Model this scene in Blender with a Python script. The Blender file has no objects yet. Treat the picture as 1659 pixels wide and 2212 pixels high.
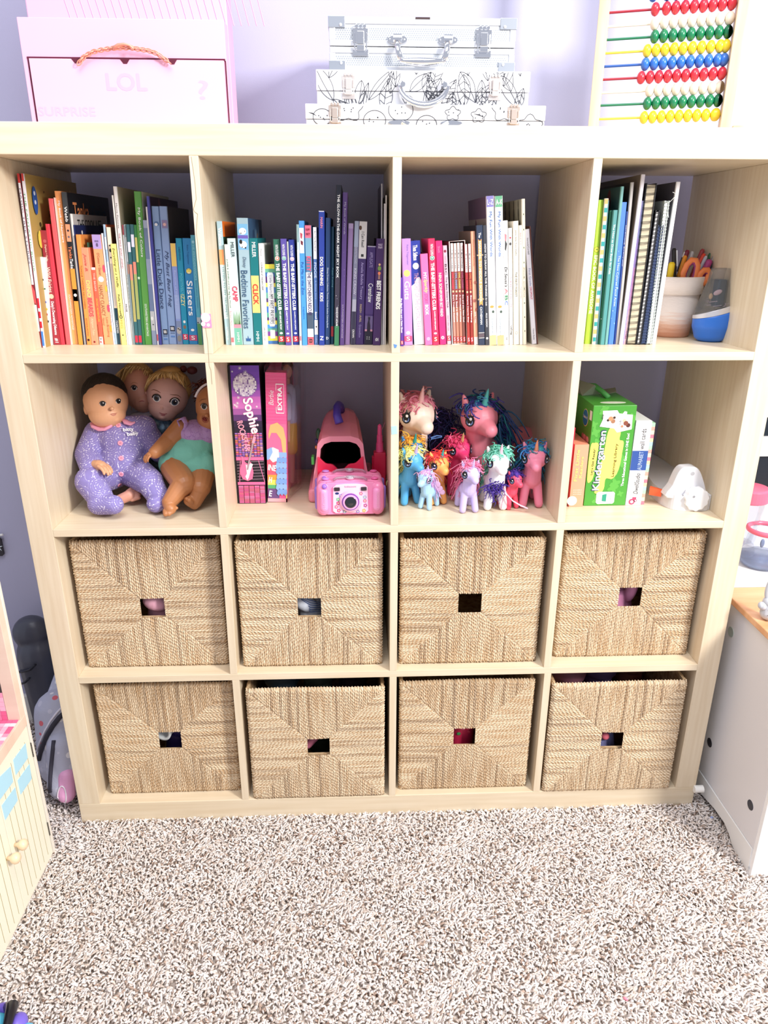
import bpy, math, random
import numpy as np
from mathutils import Vector, Matrix, Euler
from mathutils.bvhtree import BVHTree
random.seed(7); np.random.seed(7)
PI = math.pi
# ------------------------------------------------------------------ camera
sc = bpy.context.scene
COL = sc.collection
CAM = Vector((.664193, -1.388810, 1.313555)); YAW, PIT, ROL, FPX = .0420129, .3653243, .0025358, 1569.11
cw, sw = math.cos(YAW), math.sin(YAW)
FW = Vector((sw*math.cos(PIT), cw*math.cos(PIT), -math.sin(PIT)))
RT0 = Vector((cw, -sw, 0)); UP0 = RT0.cross(FW)
RT = math.cos(ROL)*RT0 + math.sin(ROL)*UP0
UPV = -math.sin(ROL)*RT0 + math.cos(ROL)*UP0
cd = bpy.data.cameras.new('camera'); cam = bpy.data.objects.new('camera', cd); COL.objects.link(cam)
cam.matrix_world = Matrix(((RT.x, UPV.x, -FW.x, CAM.x), (RT.y, UPV.y, -FW.y, CAM.y), (RT.z, UPV.z, -FW.z, CAM.z), (0, 0, 0, 1)))
cd.sensor_fit = 'VERTICAL'; cd.sensor_height = 24; cd.lens = 24*FPX/2212; cd.clip_start = .02
sc.camera = cam
def P(u, v, **k):
    """point seen at pixel (u, v) on the plane x=, y= or z="""
    d = FW + RT*((u-829.5)/FPX) - UPV*((v-1106)/FPX)
    (a, val), = k.items(); i = 'xyz'.index(a)
    return CAM + d*((val-CAM[i])/d[i])
# ------------------------------------------------------------------ light
sc.view_settings.view_transform = 'Standard'; sc.view_settings.look = 'None'
sc.view_settings.exposure = .55; sc.view_settings.gamma = 1; sc.view_settings.use_curve_mapping = False
w = bpy.data.worlds.new('world'); sc.world = w; w.use_nodes = True
bg = w.node_tree.nodes['Background']; bg.inputs[0].default_value = (.84, .87, 1, 1); bg.inputs[1].default_value = .48
def area(name, loc, target, size, sy, power, col):
    l = bpy.data.lights.new(name, 'AREA'); l.shape = 'RECTANGLE'; l.size = size; l.size_y = sy; l.energy = power; l.color = col
    o = bpy.data.objects.new(name, l); COL.objects.link(o); o.location = loc
    o.rotation_euler = (Vector(target)-Vector(loc)).to_track_quat('-Z', 'Y').to_euler(); return o
area('window_light', (2.55, -1.8, 2.25), (.7, 0, .9), .45, .6, 70, (1, .97, .93))
area('overhead_fill', (.6, -1.0, 2.9), (.7, -.2, 0), 1.3, 1.0, 26, (.95, .96, 1))  # unseen overhead fill, added to brighten upper wall, floor and shelf fronts
# ------------------------------------------------------------------ materials
def lin(c):
    if isinstance(c, str):
        c = c.lstrip('#')
        if len(c) == 3: c = ''.join(q*2 for q in c)
        c = [int(c[i:i+2], 16)/255 for i in (0, 2, 4)]
    return tuple(((x/12.92) if x <= .04045 else ((x+.055)/1.055)**2.4) for x in c[:3])
MATS = {}
def mat(c, rough=.45, metal=0, var=0, vs=60, bump=0, bs=300, trans=0, alpha=1, coat=0, stretch=None, c2=None, spec=None):
    key = (str(c), rough, metal, var, vs, bump, bs, trans, alpha, coat, stretch, c2, spec)
    if key in MATS: return MATS[key]
    m = bpy.data.materials.new('material_%d' % len(MATS)); m.use_nodes = True
    nt = m.node_tree; b = nt.nodes['Principled BSDF']
    col = (*lin(c), 1); b.inputs['Base Color'].default_value = col
    b.inputs['Roughness'].default_value = rough; b.inputs['Metallic'].default_value = metal
    b.inputs['Transmission Weight'].default_value = trans; b.inputs['Alpha'].default_value = alpha
    b.inputs['Coat Weight'].default_value = coat
    if spec is not None: b.inputs['Specular IOR Level'].default_value = spec
    if var or bump:
        tc = nt.nodes.new('ShaderNodeTexCoord'); mp = nt.nodes.new('ShaderNodeMapping')
        mp.inputs['Scale'].default_value = stretch or (1, 1, 1)
        nt.links.new(tc.outputs['Object'], mp.inputs[0])
    if var:
        n = nt.nodes.new('ShaderNodeTexNoise'); n.inputs['Scale'].default_value = vs; n.inputs['Detail'].default_value = 4
        r = nt.nodes.new('ShaderNodeValToRGB'); nt.links.new(mp.outputs[0], n.inputs['Vector'])
        r.color_ramp.elements[0].position = .3; r.color_ramp.elements[1].position = .7
        d = lin(c2) if c2 else tuple(x*(1-var) for x in col[:3])
        r.color_ramp.elements[0].color = (*d, 1); r.color_ramp.elements[1].color = col
        nt.links.new(n.outputs['Fac'], r.inputs[0]); nt.links.new(r.outputs[0], b.inputs['Base Color'])
    if bump:
        n2 = nt.nodes.new('ShaderNodeTexNoise'); n2.inputs['Scale'].default_value = bs; nt.links.new(mp.outputs[0], n2.inputs['Vector'])
        bp = nt.nodes.new('ShaderNodeBump'); bp.inputs['Strength'].default_value = bump; bp.inputs['Distance'].default_value = .002
        nt.links.new(n2.outputs['Fac'], bp.inputs['Height']); nt.links.new(bp.outputs[0], b.inputs['Normal'])
    MATS[key] = m; return m
def attr_mat(name, rough=.8, noise=0, scale=200):
    """base colour from the colour attribute 'col' (each strand's own colour)"""
    m = bpy.data.materials.new(name); m.use_nodes = True; nt = m.node_tree; b = nt.nodes['Principled BSDF']
    a = nt.nodes.new('ShaderNodeAttribute'); a.attribute_name = 'col'; b.inputs['Roughness'].default_value = rough
    b.inputs['Specular IOR Level'].default_value = .25
    nt.links.new(a.outputs['Color'], b.inputs['Base Color']); return m
# ------------------------------------------------------------------ mesh helpers
MW = {}
def nrm(v):
    v = Vector(v); return v.normalized() if v.length > 1e-9 else Vector((0, 0, 1))
def fr(d):
    d = nrm(d); a = Vector((0, 0, 1)) if abs(d.z) < .9 else Vector((1, 0, 0))
    x = d.cross(a).normalized(); return x, d.cross(x).normalized()
class MB:
    def __init__(s): s.v = []; s.f = []; s.m = []; s.ms = []
    def mi(s, m):
        if m not in s.ms: s.ms.append(m)
        return s.ms.index(m)
    def add(s, vs, fs, m, T=None):
        b = len(s.v); i = s.mi(m)
        s.v += [tuple(T @ Vector(q)) if T is not None else tuple(q) for q in vs]
        s.f += [tuple(b+j for j in f) for f in fs]; s.m += [i]*len(fs); return s
    def box(s, a, b, m, T=None):
        x0, y0, z0 = a; x1, y1, z1 = b
        v = [(x0, y0, z0), (x1, y0, z0), (x1, y1, z0), (x0, y1, z0), (x0, y0, z1), (x1, y0, z1), (x1, y1, z1), (x0, y1, z1)]
        return s.add(v, [(3, 2, 1, 0), (4, 5, 6, 7), (0, 1, 5, 4), (1, 2, 6, 5), (2, 3, 7, 6), (3, 0, 4, 7)], m, T)
    def prism(s, pts, axis, a, b, m, T=None):
        """polygon pts in the two other axes (in xyz order), extruded from a to b"""
        n = len(pts); vs = []
        for h in (a, b):
            for p in pts:
                q = list(p); q.insert('xyz'.index(axis), h); vs.append(q)
        fs = [tuple(range(n)), tuple(range(2*n-1, n-1, -1))] + [(i, n+i, n+(i+1) % n, (i+1) % n) for i in range(n)]
        return s.add(vs, fs, m, T)
    def tube(s, pts, r, m, k=8, T=None, cap=True, flat=1, close=False):
        pts = [Vector(p) for p in pts]; n = len(pts); rs = r if isinstance(r, (list, tuple)) else [r]*n
        vs = []; x = None
        for i, p in enumerate(pts):
            d = (pts[(i+1) % n]-pts[i-1]) if close else (pts[min(i+1, n-1)]-pts[max(i-1, 0)]); d = nrm(d)
            if x is None: x, y = fr(d)
            else:
                x = x-d*x.dot(d); x = x.normalized() if x.length > 1e-6 else fr(d)[0]
            y = d.cross(x)
            for j in range(k):
                a = 2*PI*j/k; vs.append(p+x*rs[i]*math.cos(a)+y*rs[i]*flat*math.sin(a))
        fs = [(i*k+j, i*k+(j+1) % k, (i+1)*k+(j+1) % k, (i+1)*k+j) for i in range(n-1) for j in range(k)]
        if close: fs += [((n-1)*k+j, (n-1)*k+(j+1) % k, (j+1) % k, j) for j in range(k)]
        elif cap: fs += [tuple(range(k-1, -1, -1)), tuple(range((n-1)*k, n*k))]
        return s.add(vs, fs, m, T)
    def lathe(s, prof, m, c=(0, 0, 0), ax=(0, 0, 1), k=24, T=None, sx=1, cap=True):
        """prof: (radius, height) along ax from c"""
        c = Vector(c); ax = nrm(ax); x, y = fr(ax); vs = []
        for r, h in prof:
            for j in range(k):
                a = 2*PI*j/k; vs.append(c+ax*h+x*r*sx*math.cos(a)+y*r*math.sin(a))
        n = len(prof)
        fs = [(i*k+j, i*k+(j+1) % k, (i+1)*k+(j+1) % k, (i+1)*k+j) for i in range(n-1) for j in range(k)]
        if cap: fs += [tuple(range(k-1, -1, -1)), tuple(range((n-1)*k, n*k))]
        return s.add(vs, fs, m, T)
    def ell(s, c, r, m, rot=None, k=16, n=10, T=None):
        c = Vector(c); r = (r, r, r) if not isinstance(r, (tuple, list)) else r
        R = Euler(rot).to_matrix() if rot is not None and not isinstance(rot, Matrix) else (rot or Matrix.Identity(3))
        vs = [c+R @ Vector((0, 0, -r[2]))]
        for i in range(1, n):
            ph = -PI/2+PI*i/n
            for j in range(k):
                a = 2*PI*j/k; vs.append(c+R @ Vector((r[0]*math.cos(ph)*math.cos(a), r[1]*math.cos(ph)*math.sin(a), r[2]*math.sin(ph))))
        vs.append(c+R @ Vector((0, 0, r[2]))); L = len(vs)-1
        fs = [(0, 1+(j+1) % k, 1+j) for j in range(k)]
        fs += [(1+i*k+j, 1+i*k+(j+1) % k, 1+(i+1)*k+(j+1) % k, 1+(i+1)*k+j) for i in range(n-2) for j in range(k)]
        fs += [(L, 1+(n-2)*k+j, 1+(n-2)*k+(j+1) % k) for j in range(k)]
        return s.add(vs, fs, m, T)
    def cap(s, p0, r0, p1, r1, m, k=14):
        """tapered capsule"""
        p0, p1 = Vector(p0), Vector(p1); d = p1-p0; L = d.length; pr = []
        for i in range(5): a = PI/2*i/4; pr.append((max(r0*math.sin(a), 1e-5), -r0*math.cos(a)))
        for i in range(5): a = PI/2*i/4; pr.append((max(r1*math.cos(a), 1e-5), L+r1*math.sin(a)))
        return s.lathe(pr, m, p0, d if L > 1e-6 else (0, 0, 1), k)
    def disc(s, c, n, r, m, k=20, up=None, sy=1, th=.0003):
        """thin disc facing n"""
        n = nrm(n)
        if up is None: x, y = fr(n)
        else: y = (Vector(up)-n*Vector(up).dot(n)).normalized(); x = y.cross(n)
        c = Vector(c); pts = [c+x*r*math.cos(2*PI*j/k)+y*r*sy*math.sin(2*PI*j/k) for j in range(k)]
        vs = pts+[p+n*th for p in pts]
        return s.add(vs, [tuple(range(k-1, -1, -1)), tuple(range(k, 2*k))]+[(j, (j+1) % k, k+(j+1) % k, k+j) for j in range(k)], m)
    def build(s, name, parent=None, smooth=False, bevel=0, world=False, mod=None, seg=2, angle=.7):
        me = bpy.data.meshes.new(name)
        vs = s.v
        if world and parent is not None:
            I = MW[parent].inverted(); vs = [tuple(I @ Vector(q)) for q in vs]
        off = None
        if parent is None and world:
            A = np.array(vs); lo = A.min(0); hi = A.max(0); off = ((lo[0]+hi[0])/2, (lo[1]+hi[1])/2, lo[2]); vs = (A-np.array(off)).tolist()
        me.from_pydata(vs, [], s.f); me.polygons.foreach_set('material_index', s.m)
        for m in s.ms: me.materials.append(m)
        if smooth: me.polygons.foreach_set('use_smooth', [True]*len(s.f))
        me.update(); o = bpy.data.objects.new(name, me); COL.objects.link(o)
        if off: o.location = off
        if parent is not None: o.parent = parent; MW[o] = MW[parent]
        else: MW[o] = Matrix.Translation(off or (0, 0, 0))
        if bevel:
            b = o.modifiers.new('b', 'BEVEL'); b.width = bevel; b.segments = seg; b.limit_method = 'ANGLE'; b.angle_limit = angle
        return o
def spline(pts, n=5):
    """closed smooth outline through 2-D points"""
    L = len(pts); out = []
    for i in range(L):
        a, b, c, e = pts[i-1], pts[i], pts[(i+1) % L], pts[(i+2) % L]
        for k in range(n):
            f = k/n; out.append(tuple(.5*(2*b[j]+(c[j]-a[j])*f+(2*a[j]-5*b[j]+4*c[j]-e[j])*f*f+(3*b[j]-a[j]-3*c[j]+e[j])*f**3) for j in (0, 1)))
    return out
def tag(o, label=None, cat=None, group=None, kind=None):
    if label: o['label'] = label
    if cat: o['category'] = cat
    if group: o['group'] = group
    if kind: o['kind'] = kind
    return o
def thing(name, label, cat, loc=(0, 0, 0), rot=(0, 0, 0), group=None, kind=None, scale=1):
    o = bpy.data.objects.new(name, None); COL.objects.link(o); o.location = loc; o.rotation_euler = rot; o.empty_display_size = .02
    o.scale = (scale,)*3
    MW[o] = Matrix.Translation(loc) @ Euler(rot).to_matrix().to_4x4() @ Matrix.Scale(scale, 4)
    return tag(o, label, cat, group, kind)
def struct(name, mb, **k):
    o = mb.build(name, world=True, **k); o['kind'] = 'structure'; return o
tmp_sc = bpy.data.scenes.new('workshop')
def blob(name, mb, parent, vox=.0015, smooth=4, world=False, extra=None):
    """melt the overlapping pieces of mb into one continuous skin"""
    o = mb.build(name, parent, world=world)
    COL.objects.unlink(o); par = o.parent; o.parent = None; tmp_sc.collection.objects.link(o)
    r = o.modifiers.new('r', 'REMESH'); r.mode = 'VOXEL'; r.voxel_size = vox; r.use_smooth_shade = True
    if smooth:
        q = o.modifiers.new('s', 'SMOOTH'); q.factor = .6; q.iterations = smooth
    with bpy.context.temp_override(scene=tmp_sc, view_layer=tmp_sc.view_layers[0]): dg = bpy.context.evaluated_depsgraph_get(); dg.update()
    me = bpy.data.meshes.new_from_object(o.evaluated_get(dg)); me.name = name
    o.modifiers.clear(); o.data = me; tmp_sc.collection.objects.unlink(o); COL.objects.link(o); o.parent = par
    me.polygons.foreach_set('use_smooth', [True]*len(me.polygons))
    return o
def bvh(o):
    """ray tree of a part in world space"""
    M = MW[o]; me = o.data
    return BVHTree.FromPolygons([M @ v.co for v in me.vertices], [tuple(p.vertices) for p in me.polygons])
def hit(tree, u, v):
    d = (FW+RT*((u-829.5)/FPX)-UPV*((v-1106)/FPX)).normalized()
    r = tree.ray_cast(CAM, d); return (r[0], r[1]) if r[0] is not None else (None, None)
def look(tree, p, d):
    r = tree.ray_cast(Vector(p), nrm(d)); return (r[0], r[1]) if r[0] is not None else (None, None)
# text: cached unit meshes from the built-in font
TX = {}
def text_mesh(s, bold, shear):
    k = (s, bold, shear)
    if k not in TX:
        c = bpy.data.curves.new('t', 'FONT'); c.body = s; c.shear = shear; c.resolution_u = 2 if len(s) > 12 else 3
        o = bpy.data.objects.new('t', c); m = bpy.data.meshes.new_from_object(o)
        A = np.empty(len(m.vertices)*3); m.vertices.foreach_get('co', A); A = A.reshape(-1, 3)[:, :2]
        lo = A.min(0); hi = A.max(0); A = (A-lo)/np.maximum(hi-lo, 1e-6)
        TX[k] = (A, [tuple(p.vertices) for p in m.polygons]); bpy.data.objects.remove(o); bpy.data.meshes.remove(m); bpy.data.curves.remove(c)
    return TX[k]
def text(parent, s, o, d, up, W, H, col, name='title', bold=.01, shear=0, world=False, mb=None, rough=.5):
    """lettering with its lower left corner at o, running along d, W long and H high"""
    A, F = text_mesh(s, 0, shear); o = Vector(o); d = nrm(d); up = nrm(up); nn = d.cross(up)
    own = mb is None
    if own: mb = MB()
    k = min(bold*1.6, .05)*H     # heavier type: the outline struck again to either side
    for i, q in enumerate(((0, 0), (k, 0), (-k, 0), (0, k), (0, -k)) if bold > .008 else ((0, 0),)):
        mb.add([o+d*(a[0]*W+q[0])+up*(a[1]*H+q[1])+nn*.00002*i for a in A], F, mat(col, rough))
    return mb.build(name, parent, world=world) if own else mb
# ------------------------------------------------------------------ setting
m = MB(); wall = mat('#b9b8d2', .6, bump=.08, bs=500)
m.box((-1.6, .415, -.012), (3.4, .515, 2.75), wall); struct('wall_back', m)
m = MB().box((-1.6, -2.6, -.05), (3.4, .415, -.012), mat('#d6cabf', .9)); struct('floor', m)
m = MB(); m.box((-1.6, .4, -.01), (-.02, .415, .08), mat('#efece6', .4)); struct('baseboard_left', m, bevel=.003)
m = MB(); m.box((1.51, .4, -.01), (3.4, .415, .08), mat('#efece6', .4)); struct('baseboard_right', m, bevel=.003)
# carpet pile: twisted tufts
def carpet():
    out = []
    def grid(x0, x1, y0, y1, s):
        xs, ys = np.meshgrid(np.arange(x0, x1, s), np.arange(y0, y1, s)); p = np.stack([xs.ravel(), ys.ravel()], 1)
        return p+np.random.uniform(-.55, .55, p.shape)*s
    p = np.concatenate([grid(-.1, 1.66, -.62, .02, .0049), grid(-.45, 2.0, -1.0, -.62, .007), grid(1.66, 2.1, -.62, -.2, .007), grid(-.6, -.01, .02, .4, .006),
                        grid(-.6, -.1, -1.0, .02, .008), grid(1.49, 1.66, .02, .4, .006)])
    n = len(p); h = np.random.uniform(.012, .0165, n)
    # slow clumps of lean, as trodden pile has
    ph = np.sin(p[:, 0]*31+2*np.sin(p[:, 1]*23))+np.sin(p[:, 1]*37+2*np.sin(p[:, 0]*19)); an = np.where(np.random.rand(n) < .45, np.random.uniform(0, 2*PI, n), -.9+ph*.7+np.random.normal(0, .5, n))
    ln = np.random.uniform(.005, .015, n)
    dx = np.cos(an)*ln; dy = np.sin(an)*ln
    rad = np.random.uniform(.0016, .0026, n)
    K = 4; L = 4; V = np.zeros((n, L, K, 3)); t = np.array([0, .4, .8, 1.0]); tw = np.random.uniform(0, 6, n)
    for i in range(L):
        cx = p[:, 0]+dx*t[i]**1.6; cy = p[:, 1]+dy*t[i]**1.6; cz = -.013+h*math.sin(t[i]*1.4)
        r = rad*[.7, 1.1, 1.0, .45][i]
        for j in range(K):
            a = tw+t[i]*1.5+2*PI*j/K; V[:, i, j, 0] = cx+r*np.cos(a); V[:, i, j, 1] = cy+r*np.sin(a)*1.1; V[:, i, j, 2] = cz+r*.3*np.sin(a)
    fs = []
    for i in range(L-1):
        for j in range(K): fs.append([i*K+j, i*K+(j+1) % K, (i+1)*K+(j+1) % K, (i+1)*K+j])
    fs.append([(L-1)*K+j for j in range(K)]); fs = np.array(fs)
    F = (fs[None]+(np.arange(n)*K*L)[:, None, None]).reshape(-1, 4)
    me = bpy.data.meshes.new('carpet_pile'); me.vertices.add(n*K*L); me.vertices.foreach_set('co', V.ravel())
    me.loops.add(F.size); me.loops.foreach_set('vertex_index', F.ravel().astype(np.int32)); me.polygons.add(len(F))
    me.polygons.foreach_set('loop_start', np.arange(0, F.size, 4, dtype=np.int32))
    me.polygons.foreach_set('use_smooth', np.ones(len(F), bool)); me.update(calc_edges=True)
    pal = np.array([lin('#f6eee9'), lin('#ece0d8'), lin('#dccdc1'), lin('#bba393'), lin('#94796a')]); w_ = [.5, .3, .14, .05, .01]
    c = pal[np.random.choice(5, n, p=w_)]*np.random.uniform(.88, 1.06, (n, 1)); C = np.ones((n, K*L, 4)); C[:, :, :3] = c[:, None]
    a = me.color_attributes.new('col', 'FLOAT_COLOR', 'POINT'); a.data.foreach_set('color', C.ravel())
    me.materials.append(attr_mat('carpet_yarn', .95)); o = bpy.data.objects.new('carpet_pile', me); COL.objects.link(o)
    tag(o, 'beige and white flecked shag carpet pile covering the floor', 'carpet', kind='stuff')
carpet()
# ------------------------------------------------------------------ shelving unit
def wood(base, c2, axis):
    st = {'x': (3, 60, 60), 'z': (60, 60, 3)}[axis]
    return mat(base, .38, var=.1, vs=1.6, stretch=st, c2=c2)
WX = wood('#e5d6bc', '#dac7a8', 'x'); WZ = wood('#e5d6bc', '#dac7a9', 'z')
unit = thing('shelving_unit', 'large birch veneer cube shelving unit of sixteen cells against the lavender wall', 'shelving unit', (.744, .195, -.008))
D = .39
MB().box((0, 0, 1.438), (1.488, D, 1.488), WX).build('top_board', unit, bevel=.0015, world=True)
MB().box((0, 0, -.008), (1.488, D, .05), WX).build('bottom_board', unit, bevel=.0015, world=True)
for x in (0, 1.438): MB().box((x, 0, .05), (x+.05, D, 1.438), WZ).build('side_panel', unit, bevel=.001, world=True)
for z in (.385, .736, 1.087): MB().box((.05, 0, z), (1.438, D, z+.016), WX).build('shelf_board', unit, bevel=.0008, world=True)
dv = {(0, 0): (0, 0), (0, 1): (-.003, .001), (0, 2): (.001, 0), (0, 3): (0, .002), (1, 2): (0, -.001), (2, 1): (-.003, -.003), (2, 2): (-.003, -.002), (2, 3): (-.001, .001)}
zs = [.05, .401, .752, 1.103]; xs = [.385, .736, 1.087]
for c in range(3):
    for r in range(4):
        a, b = dv.get((c, r), (0, 0)); x = xs[c]; z0 = zs[r]; z1 = z0+.335 if r < 3 else 1.438
        m = MB(); v = [(x+a, 0, z0), (x+a+.016, 0, z0), (x+a+.016, D, z0), (x+a, D, z0), (x+b, 0, z1), (x+b+.016, 0, z1), (x+b+.016, D, z1), (x+b, D, z1)]
        m.add(v, [(3, 2, 1, 0), (4, 5, 6, 7), (0, 1, 5, 4), (1, 2, 6, 5), (2, 3, 7, 6), (3, 0, 4, 7)], WZ); m.build('divider', unit, bevel=.0008, world=True)
pts = [P(u, v, y=-.0003) for u, v in [(413, 338), (418, 370), (422, 400), (424, 430), (418, 452), (421, 458), (427, 462), (424, 500), (428, 530), (430, 560), (434, 580), (438, 620), (441, 660), (443, 700), (449, 740), (452, 790), (456, 800), (458, 830)]]
MB().tube(pts, .00045, mat('#a8977c', .7), 5).build('veneer_crack', unit, world=True)
def sticker(name, quad, y, col, label, th=.0004, extra=None):
    m = MB(); pts = [P(u, v, y=y) for u, v in quad]; m.prism([(p.x, p.z) for p in pts], 'y', y-th, y, mat(col, .4))
    if extra: extra(m)
    return tag(m.build(name, world=True), label, 'sticker')
def st_extra(m):
    for (u, v, r, c) in [(444, 686, .0085, '#fdf6f8'), (439, 700, .004, '#fdf3f6'), (450, 702, .003, '#ffffff'), (439, 684, .0016, '#50203a'), (444, 682, .0016, '#50203a')]:
        m.disc(P(u, v, y=-.0012), (0, -1, 0), r, mat(c, .4), k=14)
sticker('sticker', [(434, 678), (455, 678), (458, 708), (438, 708)], -.0006, '#ee8fb8', 'small pink and white sticker on the divider edge beside the blue books', extra=st_extra)
sticker('sticker', [(845, 921), (857, 920), (858, 937), (846, 939)], -.0003, '#a9d8f2', 'pale blue tape square on the divider edge between the toy cameras and the ponies')
sticker('sticker', [(850, 743), (858, 745), (856, 751), (852, 752)], -.0003, '#5d8cc8', 'tiny blue paper scrap on the divider edge under the crowded book shelves')

MB().lathe([(.009, 0), (.009, .022)], mat('#f2f0ea', .4), P(1505, 1700, y=-.004)+Vector((-.006, 0, -.006)), (1, 0, 0), 16).build('wall_bumper', unit, world=True, smooth=False)
# ------------------------------------------------------------------ seagrass baskets
ROPE = attr_mat('seagrass_rope', .75)
def weave(W, H, hx, hz, seed, dark):
    rs = np.random.RandomState(seed); s = .00085; nx = int(W/s)+1; nz = int(H/s)+1
    X, Z = np.meshgrid(np.linspace(0, W, nx), np.linspace(0, H, nz))
    hw, hh = .0262, .0235
    # slow wobble of the strands
    wx = X+.0005*np.sin(Z*70+X*231+seed)+.0003*np.sin(Z*290+X*800+seed*2); wz = Z+.0006*np.sin(X*64+Z*229+seed)+.0004*np.sin(X*270+Z*700+seed*3)
    lx = np.where(X < hx, (hx-hw-X)/(hx-hw), (X-hx-hw)/(W-hx-hw)); lz = np.where(Z < hz, (hz-hh-Z)/(hz-hh), (Z-hz-hh)/(H-hz-hh))
    lx = np.clip(lx, -1, 1); lz = np.clip(lz, -1, 1); edge = .012*np.sin(Z*300+X*250)
    vert = (lz+edge) > lx           # top and bottom wedge: strands run up and down
    p = .0042
    a = np.where(vert, wx, wz); b = np.where(vert, wz, wx); k = np.floor(a/p); f = a/p-k
    prof = np.sqrt(np.clip(1-(2*f-1)**2, 0, 1))
    ks = (k+200*vert+400*(np.where(vert, Z > hz, X > hx))).astype(int)
    r1 = rs.rand(1200)[ks]; r2 = rs.rand(1200)[ks]; r3 = rs.rand(1200)[ks]
    sg = np.where(vert, 1, -1)
    tw = np.sin(2*PI*(b/.0085+sg*f*.75+r1)+.8*np.sin(b*90+r2*6))
    h = .0044*prof*(.8+.2*tw)+.0014*(r3-.5)*prof
    seam = np.clip(np.abs(lx-lz)/.035, 0, 1); h = h*(.55+.45*seam)
    # rolled rim: the panel turns back at its edge
    ed = np.minimum(np.minimum(X, W-X), np.minimum(Z, H-Z)); e = np.clip(1-ed/.009, 0, 1); back = .009*(1-np.sqrt(np.clip(1-e*e, 0, 1)))
    Y = -h+back+.002*np.sin(X*19+seed)*np.sin(Z*14)
    Xo = X+.0012*e*np.sin(Z*900+seed)*(np.minimum(X, W-X) < .004); Zo = Z+.0012*e*np.sin(X*900)*(np.minimum(Z, H-Z) < .004)
    # rope colour: straw to brown, each strand its own, with gap shade painted over it
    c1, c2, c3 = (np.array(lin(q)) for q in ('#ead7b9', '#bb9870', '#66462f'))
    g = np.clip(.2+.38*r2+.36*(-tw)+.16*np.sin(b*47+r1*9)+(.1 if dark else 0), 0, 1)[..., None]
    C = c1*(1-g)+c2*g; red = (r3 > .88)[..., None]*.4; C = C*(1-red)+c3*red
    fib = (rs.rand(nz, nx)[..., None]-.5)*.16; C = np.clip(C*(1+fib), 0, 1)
    groove = np.clip((.8-prof)/.8, 0, 1)[..., None]*.95; C = C*(1-groove)+c3*groove*.75  # painted shade: darkens the colour in the gaps between strands
    idx = np.arange(nx*nz).reshape(nz, nx); hole = (np.abs(X-hx) < hw) & (np.abs(Z-hz) < hh)
    q = np.stack([idx[:-1, :-1], idx[:-1, 1:], idx[1:, 1:], idx[1:, :-1]], -1).reshape(-1, 4)
    keep = ~(hole[:-1, :-1] & hole[1:, 1:]).ravel(); q = q[keep]
    co = np.stack([Xo, Y, Zo], -1).reshape(-1, 3); me = bpy.data.meshes.new('woven_front')
    me.vertices.add(len(co)); me.vertices.foreach_set('co', co.ravel()); me.loops.add(q.size); me.loops.foreach_set('vertex_index', q.ravel().astype(np.int32))
    me.polygons.add(len(q)); me.polygons.foreach_set('loop_start', np.arange(0, q.size, 4, dtype=np.int32))
    me.polygons.foreach_set('use_smooth', np.ones(len(q), bool)); me.update(calc_edges=True)
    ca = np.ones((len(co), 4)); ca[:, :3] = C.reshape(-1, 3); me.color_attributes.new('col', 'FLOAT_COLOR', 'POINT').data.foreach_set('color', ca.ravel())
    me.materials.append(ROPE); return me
BW, BH, BD = .313, .308, .33
def bar_rope(m, a, b, r, mt, n=60):
    """two plies twisted round each other"""
    a, b = Vector(a), Vector(b); x, y = fr(b-a)
    for s in (0, PI):
        m.tube([a+(b-a)*(i/n)+(x*math.cos(i*.9+s)+y*math.sin(i*.9+s))*r*.5 for i in range(n+1)], r*.62, mt, 5)
RP = [mat('#d3b78f', .8, var=.3, vs=90, c2='#a67f58'), mat('#b8946a', .8, var=.3, vs=90, c2='#8d6443')]
def basket_src(hx, hz, seed, dark):
    return weave(BW, BH, hx, hz, seed, dark)
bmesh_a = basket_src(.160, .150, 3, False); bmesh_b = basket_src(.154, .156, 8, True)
def box_walls():
    m = MB(); t = .008; rm = RP[0]
    m.box((0.002, .012, 0), (t, BD, BH), rm); m.box((BW-t, .012, 0), (BW-.002, BD, BH), rm); m.box((t, BD-t, 0), (BW-t, BD, BH), rm)
    m.box((t, .012, 0), (BW-t, BD-t, t), rm)
    hx, hz, hw, hh = .157, .153, .034, .029   # lining behind the woven face, open at the hole
    m.box((t, .006, t), (hx-hw, .012, BH-.006), rm); m.box((hx+hw, .006, t), (BW-t, .012, BH-.006), rm)
    m.box((hx-hw, .006, t), (hx+hw, .012, hz-hh), rm); m.box((hx-hw, .006, hz+hh), (hx+hw, .012, BH-.006), rm)
    return m
def rim_mesh(x):
    m = MB(); z = BH
    m.box((x-.003, .012, z-.02), (x+.003, BD, z-.002), RP[1])
    for i in range(3): bar_rope(m, (x, .01, z-.004-i*.007), (x, BD, z-.004-i*.007), .0045, RP[i % 2])
    return m
proto = None
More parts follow.
